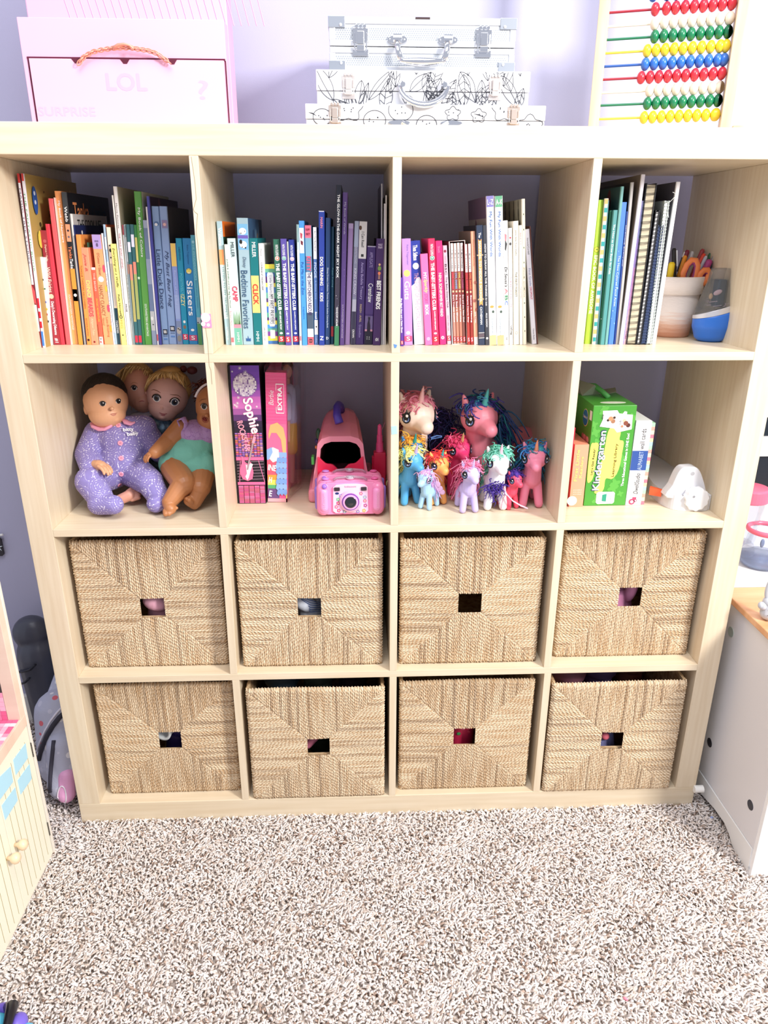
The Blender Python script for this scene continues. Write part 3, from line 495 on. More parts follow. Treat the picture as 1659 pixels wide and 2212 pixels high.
c2 = c2[:3]+[
 (525.5, 548.5, 745, 510.5, 471, .23, '#9db8c4', 'thick grey blue storybook Bedtime Favorites with spotted puppies', K(bands=[(.045, .13, '#78b4dc'), (.13, .155, '#6a5ab0'), (.155, .24, '#78b0de')], t=[('Disney', .295, .38, '#2c4a6c', .4, .5, 'author', 0, .3), ('Bedtime Favorites', .4, .865, '#22486e', .6, .45, 'title', .004)], dots=[(.5, .1, .34, '#f2f2f4', .85), (.5, .2, .34, '#f4f4f4', .9), (.3, .18, .13, '#222', 1.5), (.7, .225, .07, '#222'), (.4, .22, .05, '#222'), (.35, .115, .05, '#222'), (.7, .1, .04, '#445')], polys=[([(.3, .97), (.3, .945), (.45, .95), (.5, .925), (.58, .95), (.75, .945), (.75, .97)], '#2a5890')], side=[(0, 1, '#38597c')], sdots=speck(14, ['#5a7a98', '#8a7a6a', '#2a4466', '#9ab'], .02, .3, .015))),
 (549, 567, 745, 537, 515, .15, '#0d7076', 'teal graphic novel Click with a pale orange label', K(bands=[(.34, .69, '#fdc878')], t=[('MILLER', .035, .17, W_, .42, .55, 'author', .01), ('CLICK', .42, .61, '#d83a2c', .6, .5, 'title', .04), ('HMH', .87, .965, '#d8ecec', .35, .5, 'imprint')])),
 (567.5, 578.5, 745, 557.5, 526, .14, '#f7f7f6', 'white paperback Courage at Indian Deep', K(t=[('Thomas', .05, .12, '#333', .25, .5, 'author', 0), ('COURAGE AT INDIAN DEEP', .18, .45, '#222', .3, .5, 'title', .01), ('CLARION BOOKS', .8, .96, '#333', .3, .5, 'imprint', 0)])),
 (579, 601.5, 743, 571, 571, .13, '#3f74b8', 'short striped board book My First Prayers with rounded white title panel', K(bands=[(0, .055, '#f2e04a'), (.055, .1, '#6aac8c'), (.1, .15, '#3a64a4'), (.15, .23, '#54306c'), (.23, .28, '#f0dc5a'), (.28, .35, '#3c74b4'), (.35, .42, '#5ea48c'), (.42, .47, '#4a2a64'), (.47, .52, '#f0dc5a'), (.52, .6, '#3c6cb4'), (.6, .66, '#54a088'), (.66, .7, '#4a2a64'), (.7, .75, '#f0dc5a'), (.75, .8, '#4a8ccc'), (.8, .84, '#5ea48c'), (.84, .9, '#7a3a90'), (.9, .96, '#f0e050')],
   polys=[([(.22, .12), (.3, .1), (.7, .1), (.8, .12), (.8, .75), (.7, .775), (.3, .775), (.22, .75)], '#fbfafc'), ([(.28, .82), (.75, .82), (.75, .93), (.28, .93)], '#f2f4f6')], t=[('Little Hearts', .14, .36, '#8a8aa0', .3, .5, 'author', 0), ('MY FIRST PRAYERS', .37, .74, '#334', .42, .5, 'title', .008)])),
 (602, 616.5, 745, 589.5, 517, .15, '#2f6a56', 'dark green graphic novel of the baby-sitters series', BSC('#2f6a56', 'MARY ANNE SAVES THE DAY', '#f08a6c')),
 (617, 629.5, 746, 605, 516, .15, '#5a4d9e', 'violet graphic novel of the baby-sitters series', BSC('#5a4d9e', "KRISTY'S BIG DAY", '#3aa088')),
 (630, 633, 745, 619.5, 522, .14, '#e4e8cc', 'thin cream booklet between two baby-sitters novels', {}),
 (633.5, 646.5, 745, 622.5, 518, .15, '#2c3a92', 'royal blue graphic novel of the baby-sitters series', BSC('#2c3a92', "CLAUDIA & MEAN JANINE", '#f09ab0')),
 (647, 652.5, 746, 640, 485, .17, '#bfd8dc', 'thin pale aqua booklet with a pink foot', K(bands=[(.2, .3, '#f4f4f2'), (.92, .96, '#e07a88'), (0, .14, '#8aa8a8')])),
 (653, 664, 746, 644.8, 477, .16, '#4b97dc', 'sky blue reader Put Me in the Zoo', K(bands=[(.055, .25, '#f4f2f4')], t=[('Put Me in the Zoo', .32, .58, '#1c4c9c', .5, .5, 'title', .006), ('Lopshire', .68, .78, '#1c6cb8', .4, .5, 'author', 0)], polys=[([(.25, .09), (.7, .1), (.55, .14), (.3, .13)], '#b84a5c'), ([(.3, .15), (.75, .16), (.7, .19), (.35, .18)], '#6a2230')])),
 (664.5, 679, 745, 657.5, 487, .15, '#587a98', 'colourful paperback The Switcheroo Rescue', K(bands=[(0, .1, '#ee6e86'), (.1, .25, '#7aa8bc'), (.38, .72, '#f6f6f6'), (.72, .86, '#4a5868'), (.86, .93, '#f2f6f6'), (.93, 1, '#e8606c')], t=[('KITTY', .25, .37, '#e85878', .6, .5, 'title', .03), ('THE SWITCHEROO RESCUE!', .38, .74, '#3c2a5a', .5, .5, 'title', .025), ('8', .945, .985, '#333', .5, .5, 'mark')], h=[('PUPPY', .025, .045, '#802438', .2, .8), ('PARTY', .06, .08, '#802438', .2, .8)])),
 (679.5, 688.5, 745, 675.5, 491, .16, '#4d6ea8', 'blue and white reader about Piggie', K(bands=[(0, .26, '#e9e8ea'), (.78, .91, '#efece6')], t=[('An I Can Read Book', .03, .2, '#444', .35, .5, 'series', 0), ('PIGGIE', .29, .42, '#c4d0e8', .6), ('A Winter Story', .44, .6, '#a8c0e8', .4, .5, 'subtitle', 0), ('Bonsall', .71, .77, W_, .45, .5, 'author'), ('Collins', .92, .98, '#b8c8e8', .4, .5, 'imprint', 0)], dots=[(.5, .84, .18, '#222')])),
 (689, 701.5, 746, 688, 456, .18, '#263c94', 'royal blue hardback Dog Training for Kids', K(bands=[(0, .006, '#d8d8e8')], t=[('MARIN', .045, .12, '#e88a94', .4, .5, 'author', .01), ('DOG TRAINING', .33, .54, '#f6f0da', .5, .5, 'title', .02), ('FOR', .555, .58, '#7a8ad0', .35, .5, 'title', 0), ('KIDS', .595, .66, '#f6f0da', .5, .5, 'title', .02), ('N', .93, .96, W_, .55, .5, 'imprint')])),
 (702, 713.5, 745, 703, 471, .18, '#22406e', 'dark blue colouring book of dreamy studios', K(t=[('Disney Dreams Collection Thomas Kinkade Studios Coloring Book', .38, .86, '#dfe8f4', .3, .45, 'title', .01)], h=[('D', .935, .955, W_, .25, .65)])),
 (714, 721, 744, 715.5, 490, .18, '#174a68', 'slim dark teal book on puppy training with a red foot', K(t=[('Puppy Training', .34, .5, '#8ac8d4', .45, .5, 'title', .006)], bands=[(.84, .93, '#b8343e')])),
 (721.5, 733, 747, 726, 400, .22, '#1c2030', 'tall black hardback The Glow in the Dark Night Sky Book', K(bands=[(.0, .55, '#1e2232'), (.55, .85, '#3a3444'), (.87, 1, '#3a7c56')], t=[('THE GLOW-IN-THE-DARK NIGHT SKY BOOK', .055, .56, W_, .42, .5, 'title', .015), ('RANDOM HOUSE', .75, .87, W_, .32, .5, 'imprint', .01)], dots=speck(12, ['#cde', '#fff'], .56, .9, .05))),
 (733.5, 744.5, 746, 740, 416, .22, '#6a4f94', 'tall purple hardback My Book of Words', K(t=[('My Book of Words', .06, .26, '#d8d0e8', .4, .5, 'title', .006), ('SOUTHWESTERN ADVANTAGE', .72, .95, '#d8c8e4', .32, .5, 'imprint', .004)], dots=speck(8, ['#a890d0'], .3, .7, .05))),
 (745, 756, 745, 752.5, 483, .18, '#a487bc', 'plain dusty lilac hardback with a cloth spine', K(bands=[(.0, .04, '#bca6d0')])),
 (757.5, 767.5, 745, 766, 478, .2, '#8d8fa8', 'grey violet picture book King Crow', K(bands=[(0, .2, '#a9b4cc'), (.4, .6, '#8a86a4'), (.62, .72, '#bcbccc'), (.72, 1, '#3c3850')], t=[('ARMSTRONG', .2, .33, '#c8c8dc', .4, .5, 'author', 0), ('KING CROW', .37, .58, '#e4e4f0', .5, .5, 'title', .004), ('CROWN', .87, .94, W_, .4, .5, 'imprint')])),
 (768, 785.5, 745, 776, 479, .18, '#3f2a66', 'purple treasury with a white I Can Read top', K(bands=[(0, .29, '#dfdcdc')], t=[('I Can Read!', .08, .2, '#333', .32, .5, 'series', .01), ('1', .255, .275, '#333', .3, .5, 'mark'), ('Amelia Bedelia Treasury', .32, .62, '#b8a8dc', .4, .5, 'title', .004), ('PARISH - AVRIL', .66, .81, '#d0b88c', .26, .5, 'author', 0), ('Greenwillow', .83, .94, '#a090c8', .28, .5, 'imprint', 0)], dots=[(.18, .05, .16, '#5a3a24', 1.6)])),
 (786, 804.5, 745, 793.5, 532, .15, '#3f2668', 'dark purple paperback Crenshaw with a cat silhouette', K(bands=[(0, .01, '#b8b0c8'), (.5, .68, '#4c3472'), (.7, .84, '#6c5c88'), (.84, .86, '#c88ca0'), (.86, 1, '#1c1a30')], t=[('APPLEGATE', .06, .21, '#a898cc', .35, .5, 'author', 0), ('Crenshaw', .37, .56, W_, .52, .55, 'title', .008)], polys=[([(.3, .86), (.32, .78), (.42, .745), (.38, .72), (.4, .7), (.46, .712), (.56, .712), (.62, .7), (.64, .73), (.58, .75), (.68, .8), (.7, .86)], '#20142e')], dots=[(.35, .92, .05, '#ddd'), (.6, .92, .05, '#ddd'), (.35, .94, .05, '#ddd'), (.6, .94, .05, '#ddd')])),
 (805, 822, 746, 813.5, 516, .16, '#43275f', 'purple graphic novel Best Friends with a girl in a green shirt', K(h=[('HALE', .045, .065, '#d8c8e4', .25, .75), ('PHAM', .07, .09, '#d8c8e4', .25, .75), (':01', .93, .96, W_, .3, .7)], t=[('BEST FRIENDS', .385, .65, W_, .5, .5, 'title', .03)], dots=[(.5, .235, .14, '#e0b488'), (.5, .27, .22, '#7a9a48', 1.3), (.5, .315, .18, '#f08a64', 1.1)], polys=[([(.4, .32), (.46, .32), (.46, .37), (.4, .37)], '#e0b088'), ([(.55, .32), (.61, .32), (.61, .37), (.55, .37)], '#e0b088')])),
 (823, 826, 745, 823.5, 397, .19, '#b9bcc4', 'tall limp grey magazine leaning on the middle divider', K(lside=[(0, 1, '#4a3f58')])),
 (826.5, 830, 745, 829.5, 440, .19, '#dedbe0', 'limp white magazine, second of the pair by the middle divider', {}),
 (830.5, 833.5, 745, 833, 422, .19, '#e8e4e2', 'limp cream magazine squeezed nearest the middle divider', {}),
]
OWL = lambda c, t2: merge(K(bands=[(0, .27, '#f4f1f0'), (.27, .62, '#8c3038')], t=[('* Branches', .06, .24, '#222', .42, .5, 'series', .01), ('OWL DIARIES', .28, .44, c, .55, .5, 'title', .02), (t2, .5, .77, W_, .5, .5, 'subtitle', .02)], dots=[(.5, .465, .28, '#f4d0a0', 1.3)]), pub(.92))
c3 = [
 (865.3, 872.5, 748, 862.6, 600, .13, '#5a349c', 'slim violet paperback half hidden by the middle divider', merge(K(t=[('Five Black Hens and a Violet Ghost', .3, .8, W_, .5, .5, 'title', .02)]), pub(.92))),
 (873, 892, 746, 867.5, 516, .15, '#b98fd8', 'lavender graphic novel Guts with a yellow circle', merge(K(t=[('Raina Telgemeier', .055, .24, '#8a68b8', .25, .6, 'author', 0), ('Guts', .39, .56, W_, .58, .5, 'title', .01)], dots=[(.5, .315, .36, '#f2e878'), (.5, .88, .24, W_, .8)]), pub(.91, '#e0507c'))),
 (895, 917, 745, 884.5, 521, .16, '#2a3a9a', 'thick blue hardback of crystal fairies torn to white below', merge(K(bands=[(.44, 1, '#dfe4f2')], polys=[([(0, .42), (.3, .4), (.5, .35), (.8, .34), (1, .38), (1, 1), (0, 1)], '#dde4f0')], t=[('Thea Stilton', .04, .18, W_, .42, .5, 'author', .012), ('THE SECRET OF THE CRYSTAL FAIRIES', .3, .87, '#cc9ab0', .42, .5, 'title', 0)], dots=[(.5, .235, .3, '#e8e8ec')]), pub(.9))),
 (918.5, 934.5, 746, 907.5, 549, .14, '#f56fac', 'hot pink sparkly paperback with white BOOK lettering', K(t=[('MY', .2, .27, W_, .4, .5, 'title', .02), ('Sparkly', .27, .42, '#fbe68c', .55, .5, 'title', .01, .3), ('STORY', .43, .53, '#e8488c', .45, .5, 'title', 0), ('BOOK', .55, .66, W_, .42, .5, 'title', .03)], dots=[(.5, .93, .25, '#f8a4c8')])),
 (935, 949, 746, 924.7, 516, .15, '#e2315f', 'crimson graphic novel of the baby-sitters series beside the hot pink book', BSC('#e2315f', 'CLAUDIA AND MEAN JANINE', '#3a9c78')),
 (950, 964.5, 745, 940, 521, .15, '#d92f78', 'magenta paperback Nina Soni Former Best Friend', K(t=[('Sheth', .05, .11, '#f07aa8', .35, .5, 'author'), ('NINA SONI', .3, .48, '#fbe4cc', .42, .5, 'title', .02), ('FORMER BEST FRIEND', .485, .72, '#f8d8d8', .4, .5, 'title', .02)], dots=[(.5, .93, .24, W_), (.5, .93, .1, '#d92f78')])),
 (966, 975.5, 744, 956, 531, .15, '#d9bdcb', 'dusty pink paperback with boxed letters of the baby-sitters series', merge(K(t=[('MARTIN', .1, .17, '#a88898', .35, .5, 'author', 0), ('BSC', .18, .29, '#333', .42, .5, 'title', .01), ('The Baby-Sitters Club', .31, .62, '#2a2030', .45, .5, 'title', .01), ('KRISTYS GREAT IDEA', .7, .86, '#8c7888', .35, .5, 'subtitle', 0)], dots=[(.5, .055, .3, '#8a3048')]), pub(.91, '#c02a40'))),
 (979.5, 986, 744, 972.5, 526, .125, '#c98a7c', 'owl diary in the white rimmed box, first from the left, with red title', OWL('#f04a5c', "Eva's Treetop Festival")),
 (986.5, 993, 744, 979.5, 526, .125, '#b9806c', 'owl diary in the white rimmed box, second, with blue title', OWL('#6cb8e0', 'Eva Sees a Ghost')),
 (993.5, 1000, 744, 986.5, 525, .125, '#b57a68', 'owl diary in the white rimmed box, third, with yellow title', OWL('#e4dc6c', 'A Woodland Wedding')),
 (1000.5, 1007, 744, 993.5, 525, .125, '#8c5650', 'owl diary in the white rimmed box, fourth, with mauve title', OWL('#c06c98', 'Eva and the New Owl')),
 (1010, 1016.4, 745, 1003, 528, .125, '#a83c38', 'owl diary outside the box about a warm hearts day', OWL('#e04850', 'Warm Hearts Day')),
 (1016.8, 1023.5, 745, 1010.5, 527, .125, '#98352f', 'owl diary outside the box, against the peach book', OWL('#e88850', 'Baxter is Missing')),
 (1024, 1033.5, 745, 1016.8, 500, .17, '#f2b292', 'peach picture book Patchwork Family with brown splotches', K(bands=[(.93, 1, '#f2f0f0')], t=[('Patchwork Family', .07, .3, '#e07a5c', .4, .5, 'title', 0, .2), ('Jane Yolen', .7, .8, W_, .4, .5, 'author')], dots=[(.7, .44, .4, '#c87a68', .9), (.4, .6, .4, '#b06a60', .9), (.8, .68, .3, '#c07464', 1.2), (.4, .76, .3, '#d88c74', 1.2)], lside=[(0, 1, '#8f8580')])),
 (1034, 1048, 746, 1028.3, 487, .17, '#2b3850', 'navy hardback Manual to Middle School with orange ribbon label', K(bands=[(.89, .895, '#d8d0c8'), (.9, .93, '#5c5058'), (.935, .94, '#d8d0c8')], polys=[([(.25, .11), (.5, .125), (.78, .11), (.78, .66), (.5, .645), (.25, .66)], '#f2a35e')], t=[('The', .06, .1, W_, .35, .5, 'title'), ('MANUAL TO MIDDLE SCHOOL', .13, .63, '#fff0dc', .34, .5, 'title', .03), ('CATHERMAN', .67, .82, W_, .32, .5, 'author', .01)], h=[('==', .235, .245, '#e8c89c', .02, .98), ('==', .6, .61, '#e8c89c', .02, .98)], lside=[(0, 1, '#1c2434')])),
 (1048.5, 1057, 746, 1042.7, 487, .17, '#3b3e46', 'charcoal paperback How to Draw All the Things', K(t=[('HOW TO DRAW ALL THE THINGS', .15, .58, W_, .42, .5, 'title', .01), ('for kids', .59, .66, W_, .4, .5, 'subtitle', 0, .3), ('ALLI KOCH', .72, .84, W_, .38, .5, 'author', .01)], dots=[(.5, .94, .28, W_)])),
 (1057.5, 1073.5, 746, 1049.8, 424, .23, '#f6f6f8', 'tall white hardback My Fun With Words with violet L-Z top', K(bands=[(0, .07, '#8d86c8'), (.93, 1, '#fdcf8a')], side=[], h=[('L-Z', .022, .055, W_, .15, .9)], t=[('My Fun With Words', .1, .39, '#2c68b4', .42, .5, 'title', .012), ('Southwestern', .81, .93, '#5a7888', .28, .5, 'imprint', 0)], dots=[(.45, .73, .28, '#f29a4c', .6), (.6, .765, .16, '#4a5a50', 1.2)], lside=[(0, .14, '#6a5878'), (.14, 1, '#9b9698')], ldots=[(.55, .3, .015, '#5c2a48', 3), (.82, .32, .012, '#3a3240', 3), (.25, .3, .008, '#332', 2)])),
 (1074, 1090, 746, 1069, 424, .23, '#f6f6f8', 'tall white hardback My Fun With Words with green A-K top', K(bands=[(0, .07, '#6cb48c'), (.93, 1, '#fbae80')], h=[('A-K', .022, .055, W_, .1, .95)], t=[('My Fun With Words', .1, .39, '#2c68b4', .42, .5, 'title', .012), ('Southwestern', .81, .93, '#5a7888', .28, .5, 'imprint', 0)], dots=[(.45, .73, .28, '#f29a4c', .6), (.6, .765, .16, '#4a5a50', 1.2)])),
 (1090.5, 1100, 745, 1087, 477, .17, '#f6f6f4', 'white reader with Dr. Seuss ABC title and a hat cat', K(t=[('Dr.Seuss\'s', .36, .52, '#222', .65, .5, 'author', .015, .2), ('A', .53, .58, '#e87a80', .7), ('B', .59, .63, '#3f8a5c', .65), ('C', .635, .67, '#3a6cc0', .65), ('B-20', .94, .96, '#222', .4, .5, 'mark')], polys=[([(.3, .1), (.75, .11), (.6, .16), (.35, .15)], '#e08088'), ([(.4, .15), (.8, .18), (.5, .235), (.3, .22)], '#333')])),
 (1101, 1109, 745, 1098, 493, .17, '#f4f2ee', 'thin white reader In a People House', K(t=[('IN A PEOPLE HOUSE', .4, .67, '#e07a90', .55, .5, 'title', 0), ('LeSieg', .83, .91, '#222', .6, .5, 'author')], dots=[(.5, .08, .25, '#d05060'), (.5, .13, .3, '#444', 1.3)])),
 (1110, 1122, 745, 1107.6, 478, .17, '#efe6d4', 'cream hardback The First Forest', K(t=[('John Gile Tom Heflin', .07, .27, '#5a5a50', .3, .5, 'author', 0), ('THE FIRST FOREST', .4, .6, '#3a3c38', .38, .5, 'title', .004)], dots=[(.5, .9, .25, '#8a8478'), (.5, .9, .19, '#efe6d4')])),
 (1123, 1130, 745, 1120.6, 487, .16, '#f0ebe2', 'slim off-white booklet right of the cream hardback', K(t=[('BRETT', .06, .16, '#e8a8a0', .4, .5, 'author', 0), ('THE MITTEN', .5, .6, '#a8a098', .4, .5, 'title', 0)])),
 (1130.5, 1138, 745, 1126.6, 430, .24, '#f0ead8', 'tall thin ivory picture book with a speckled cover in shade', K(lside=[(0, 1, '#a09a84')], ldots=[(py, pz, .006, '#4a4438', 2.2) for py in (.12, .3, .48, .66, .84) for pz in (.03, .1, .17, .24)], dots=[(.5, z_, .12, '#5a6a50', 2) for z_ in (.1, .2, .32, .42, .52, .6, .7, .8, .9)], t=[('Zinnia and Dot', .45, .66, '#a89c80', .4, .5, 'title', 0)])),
 (1149.5, 1160, 744, 1133, 496, .18, '#e4e2ea', 'pale grey picture book First Grade Dropout leaning left', K(t=[('Vernick/Cordell', .07, .21, '#555', .35, .5, 'author', 0), ('First Grade', .33, .48, '#8c92b8', .42, .5, 'title', 0), ('DROPOUT', .49, .6, '#d87a8c', .45, .5, 'title', .01), ('Clarion Books', .86, .96, '#445', .3, .5, 'imprint', 0)], lside=[(0, 1, '#a9a49c')])),
 (1160.5, 1163, 744, 1144, 489, .18, '#6a4038', 'thin dark red booklet last on the right of the third cell', K(side=[(0, 1, '#4a3030')])),
]
c4 = [
 (1262.7, 1277, 743, 1293, 432, .2, '#a4cf38', 'lime green Epic Book of Awesome colouring book', K(t=[('EPIC BOOK OF AWESOME', .37, .78, '#f6f4c8', .5, .45, 'title', .03)], dots=[(.45, .33, .42, '#8a7a1c'), (.45, .33, .36, '#c8dc3c'), (.45, .33, .14, '#5c6c20', .6)])),
 (1279, 1287.5, 744, 1306.5, 429, .2, '#f2ead8', 'cream book with a teal and orange checked spine', K(bands=[(i/18+.004, i/18+.035, '#2a9a9c' if i % 2 else '#f3b06c') for i in range(18)], side=[(0, 1, '#1f3c94')], lside=[(0, 1, '#1d5a5e')])),
 (1288, 1291, 744, 1313, 433, .2, '#5a8a94', 'thin dusty teal booklet beside the checked spine', {}),
 (1291.5, 1296, 744, 1318, 455, .2, '#1f6a52', 'thin deep green booklet left of the how to draw book', K(dots=[(.5, .8, .2, W_)])),
 (1296.7, 1306, 745, 1325.5, 454, .2, '#4f9494', 'teal How to Draw Book for Kids', K(t=[('The How to Draw Book for Kids', .1, .46, W_, .42, .5, 'title', .01)])),
 (1306.5, 1313, 745, 1342, 403, .26, '#6fa6a4', 'tall sea green portfolio with a plume on its dark cover', K(lside=[(0, 1, '#2c4c50')], ldots=[(.25, .15, .03, '#5a2430', 3)])),
 (1313.7, 1325.5, 744, 1342.5, 437, .2, '#4a7ed8', 'bright blue paperback The New Colored Pencil book', K(t=[('The New Colored Pencil Artist', .36, .72, '#dce8fc', .38, .5, 'title', .006)], dots=speck(10, ['#8ab0f0', '#6a9cec'], .3, .95, .12))),
 (1326, 1329.5, 744, 1353.5, 457, .2, '#1c3c8c', 'thin dark blue booklet right of the bright blue paperback', K(t=[('Drawing Everyday', .1, .4, W_, .4)])),
 (1330, 1337, 744, 1363, 394, .26, '#b6b2b0', 'tall grey folder with a black curled cover', K(lside=[(0, 1, '#2a2220')])),
 (1338, 1346, 745, 1386.4, 377, .27, '#eceaf4', 'tallest white binder of the fourth cell, its brown cover turned left', K(lside=[(0, 1, '#756a62')])),
 (1346.5, 1352.5, 744, 1387.5, 434, .22, '#c9b8ec', 'thin lilac notebook fading to pink at its foot', K(bands=[(0, .25, '#b8c4f4'), (.25, .45, '#c4a8ec'), (.45, .75, '#f0b0dc'), (.75, 1, '#f4ccd4')], t=[('Vida', .9, .96, '#a040a0', .5, .5, 'mark')])),
]
for sp in c1+c2+c3+c4: book(sp)
# white rimmed slip case round four owl diaries
def slip():
    a = P(977, 744, z=1.103); b = P(1009, 744, z=1.103); t = P(970, 522, y=a.y); an = math.atan2(t.x-a.x, t.z-1.103); H = (t.z-1.103)/math.cos(an); th = b.x-a.x
    o = thing('slip_case', 'white rimmed cardboard slip case holding four owl diaries', 'box', (a.x, a.y-.001, 1.1032), (0, an, 0))
    cm = mat('#5c2a2c', .5); m = MB(); q = .0012; d = .125
    m.box((0, 0, 0), (q, d, H), cm); m.box((th-q, 0, 0), (th, d, H), cm); m.box((0, 0, H-q), (th, d, H), cm); m.box((q, d-.001, 0), (th-q, d, H-q), cm); m.build('case', o)
    m = MB(); e = mat('#f6f2ee', .5)
    m.tube([(0, -.0004, 0), (0, -.0004, H), (th, -.0004, H), (th, -.0004, H*.86)], .0009, e, 6); m.tube([(th, -.0004, H*.8), (th, -.0004, 0), (0, -.0004, 0)], .0009, e, 6); m.build('rim', o)
slip()
# spiral bound notebooks
def spiral(u0, u1, vb, ut, vt, dep, cov, page, ring, label, n, rr=.0045, dbl=True):
    zf = 1.103; a = P(u0, vb, z=zf); b = P(u1, vb, z=zf); t = P(ut, vt, y=a.y); an = math.atan2(t.x-a.x, t.z-zf); H = (t.z-zf)/math.cos(an); th = b.x-a.x
    o = thing('spiral_notebook', label, 'notebook', (a.x, a.y, zf+max(0, math.sin(an))*th+.0005), (0, an, 0), None)
    for x in (0, th-.0014): MB().box((x, .002, 0), (x+.0014, dep, H), mat(cov, .4)).build('cover', o)
    MB().box((.0016, .004, .002), (th-.0016, dep-.003, H-.003), mat(page, .8, var=.25, vs=40, stretch=(1, 1, 12))).build('pages', o)
    m = MB(); rm = mat(ring, .35, metal=.2)
    for i in range(n):
        z = H*(i+.5)/n
        for k in ((-.0012, .0012) if dbl else (0,)):
            m.tube([(th/2+(th/2+.0012)*math.cos(q), .0045-.006*math.sin(q), z+k+.001*math.cos(q)) for q in [PI*j/8 for j in range(9)]], .00055, rm, 5)
    m.build('wire_binding', o)
    return o
spiral(1354, 1375, 745, 1398, 396, .22, '#14161e', '#d8ccb0', '#1a1a1e', 'thick black spiral sketchbook with cream pages', 24)
spiral(1375.5, 1384, 745, 1417.5, 455, .2, '#20202a', '#f0f0ee', '#2a2a30', 'slim spiral notebook with white pages between black ones', 34)
o_ = spiral(1385.5, 1397, 745, 1423, 487, .2, '#2a3858', '#34446c', '#3a4664', 'navy blue coil notebook, shortest of the spiral notebooks', 40, dbl=False)
o_ = spiral(1397.6, 1407.5, 745, 1437, 434, .24, '#c6d2cc', '#eef0ee', '#d4dcd8', 'clear covered white coil notebook with a loose wire end', 44, dbl=False)
p_ = P(1437, 434, y=.1); MB().tube([P(u, v, y=.104) for u, v in [(1444, 470), (1442, 448), (1436, 440), (1435, 434)]]+[P(u, v, y=.106) for u, v in [(1447, 436), (1458, 425), (1459, 418), (1453, 415)]], .0006, mat('#e8eeec', .3), 5).build('loose_wire', o_, world=True)
book((1408.5, 1417, 744, 1462, 393, .27, '#f2f1f4', 'tall white folder closing the row of notebooks', K(lside=[(0, 1, '#5a5660')])))
# ------------------------------------------------------------------ things on top of the shelves
TOP = 1.4885
def B(name, a, b, mt, parent, bevel=0, **k):
    return MB().box(a, b, mt).build(name, parent, world=True, bevel=bevel, **k)
# pink painted storage box
PK = mat('#efb4d0', .55)
t = thing('storage_box', 'pink painted cardboard box with a beaded chain handle on the left of the shelf top', 'box', (.27, .14, TOP))
x0, x1 = .093, .4465
m = MB(); m.box((x0, .104, TOP), (x1, .14, 1.6605), PK); m.build('front_body', t, world=True, bevel=.001)
m = MB(); m.box((.0985, .14, TOP), (x1+.001, .2, 1.93), mat('#efb0ce', .55)); m.build('back_body', t, world=True, bevel=.002)
m = MB(); gr = mat('#f3a9cc', .6)
for i in range(26):
    xa = .105+i*.0135; m.tube([(xa, .1398, 1.95), (xa+.07, .1398, 1.66)], .0009, gr, 4)
m.prism([(x1-.02, 1.66), (x1, 1.635), (x1, 1.66)], 'y', .139, .141, mat('#e79cc4', .6)); m.build('corrugation', t, world=True); 
bq = 1.5985
m = MB(); m.box((x0+.012, .0995, TOP), (x1-.004, .104, bq), mat('#f0b7d2', .55)); m.build('front_flap', t, world=True, bevel=.001)
dk = mat('#5a1530', .8); m = MB()
m.box((x0+.008, .1025, bq), (x1-.002, .1038, bq+.003), dk); m.tube([(x0+.0095, .1032, bq), (x0+.0095, .1032, TOP)], .0012, dk, 4); m.tube([(x1-.0018, .1032, bq), (x1-.0018, .1032, TOP)], .0012, dk, 4)
for u in (165, 270, 372):
    p = P(u, 133, y=.099); m.prism([(p.x-.009, bq+.001), (p.x-.003, bq-.007), (p.x+.003, bq-.007), (p.x+.009, bq+.001)], 'y', .0988, .0996, dk)
m.build('seam', t, world=True)
em = mat('#f3b9d2', .55); m = MB()
for s, a, b_ in (('LOL', (232, 195), .058), ):
    p = P(a[0], a[1], y=.0993)
    text(t, s, p, (1, 0, 0), (0, 0, 1), .07, .026, '#ebacca', 'embossed_lettering', .02, world=True)
p = P(84, 250, y=.0993); text(t, 'SURPRISE', p, (1, 0, 0), (0, 0, 1), .1, .014, '#edb0cd', 'embossed_lettering', .01, world=True)
p = P(430, 215, y=.0993); text(t, '?', p, (1, 0, 0), (0, 0, 1), .018, .03, '#e9aac8', 'embossed_lettering', .0, world=True)
# chain handle of short oval links
pts = [P(u, v, y=.092) for u, v in [(170, 137), (182, 122), (200, 112), (222, 107), (243, 104), (262, 103), (282, 103), (300, 106), (320, 109), (338, 115), (355, 127), (370, 138)]]
fine = []
for i in range(len(pts)-1):
    for k in range(3): fine.append(pts[i].lerp(pts[i+1], k/3))
m = MB(); cm = mat('#eda58c', .35, metal=.35)
for i in range(0, len(fine)-1, 1):
    a, b = fine[i], fine[i+1]; d = (b-a)*.8; c = (a+b)/2; n = Vector((0, 1, 0)) if i % 2 else d.cross(Vector((0, 1, 0))).normalized()
    dd = d.normalized(); m.tube([c+dd*.0062*math.cos(q)+n*.0032*math.sin(q) for q in [2*PI*j/8 for j in range(8)]], .0011, cm, 5, close=True)
for k in range(3):
    m.tube([P(u, v, y=.089-.002*k) for u, v in [(243, 106-k), (255, 100-2*k), (268, 97-k), (280, 98), (289, 104+k)]], .0022, cm, 6)
m.build('chain_handle', t, world=True, smooth=True)
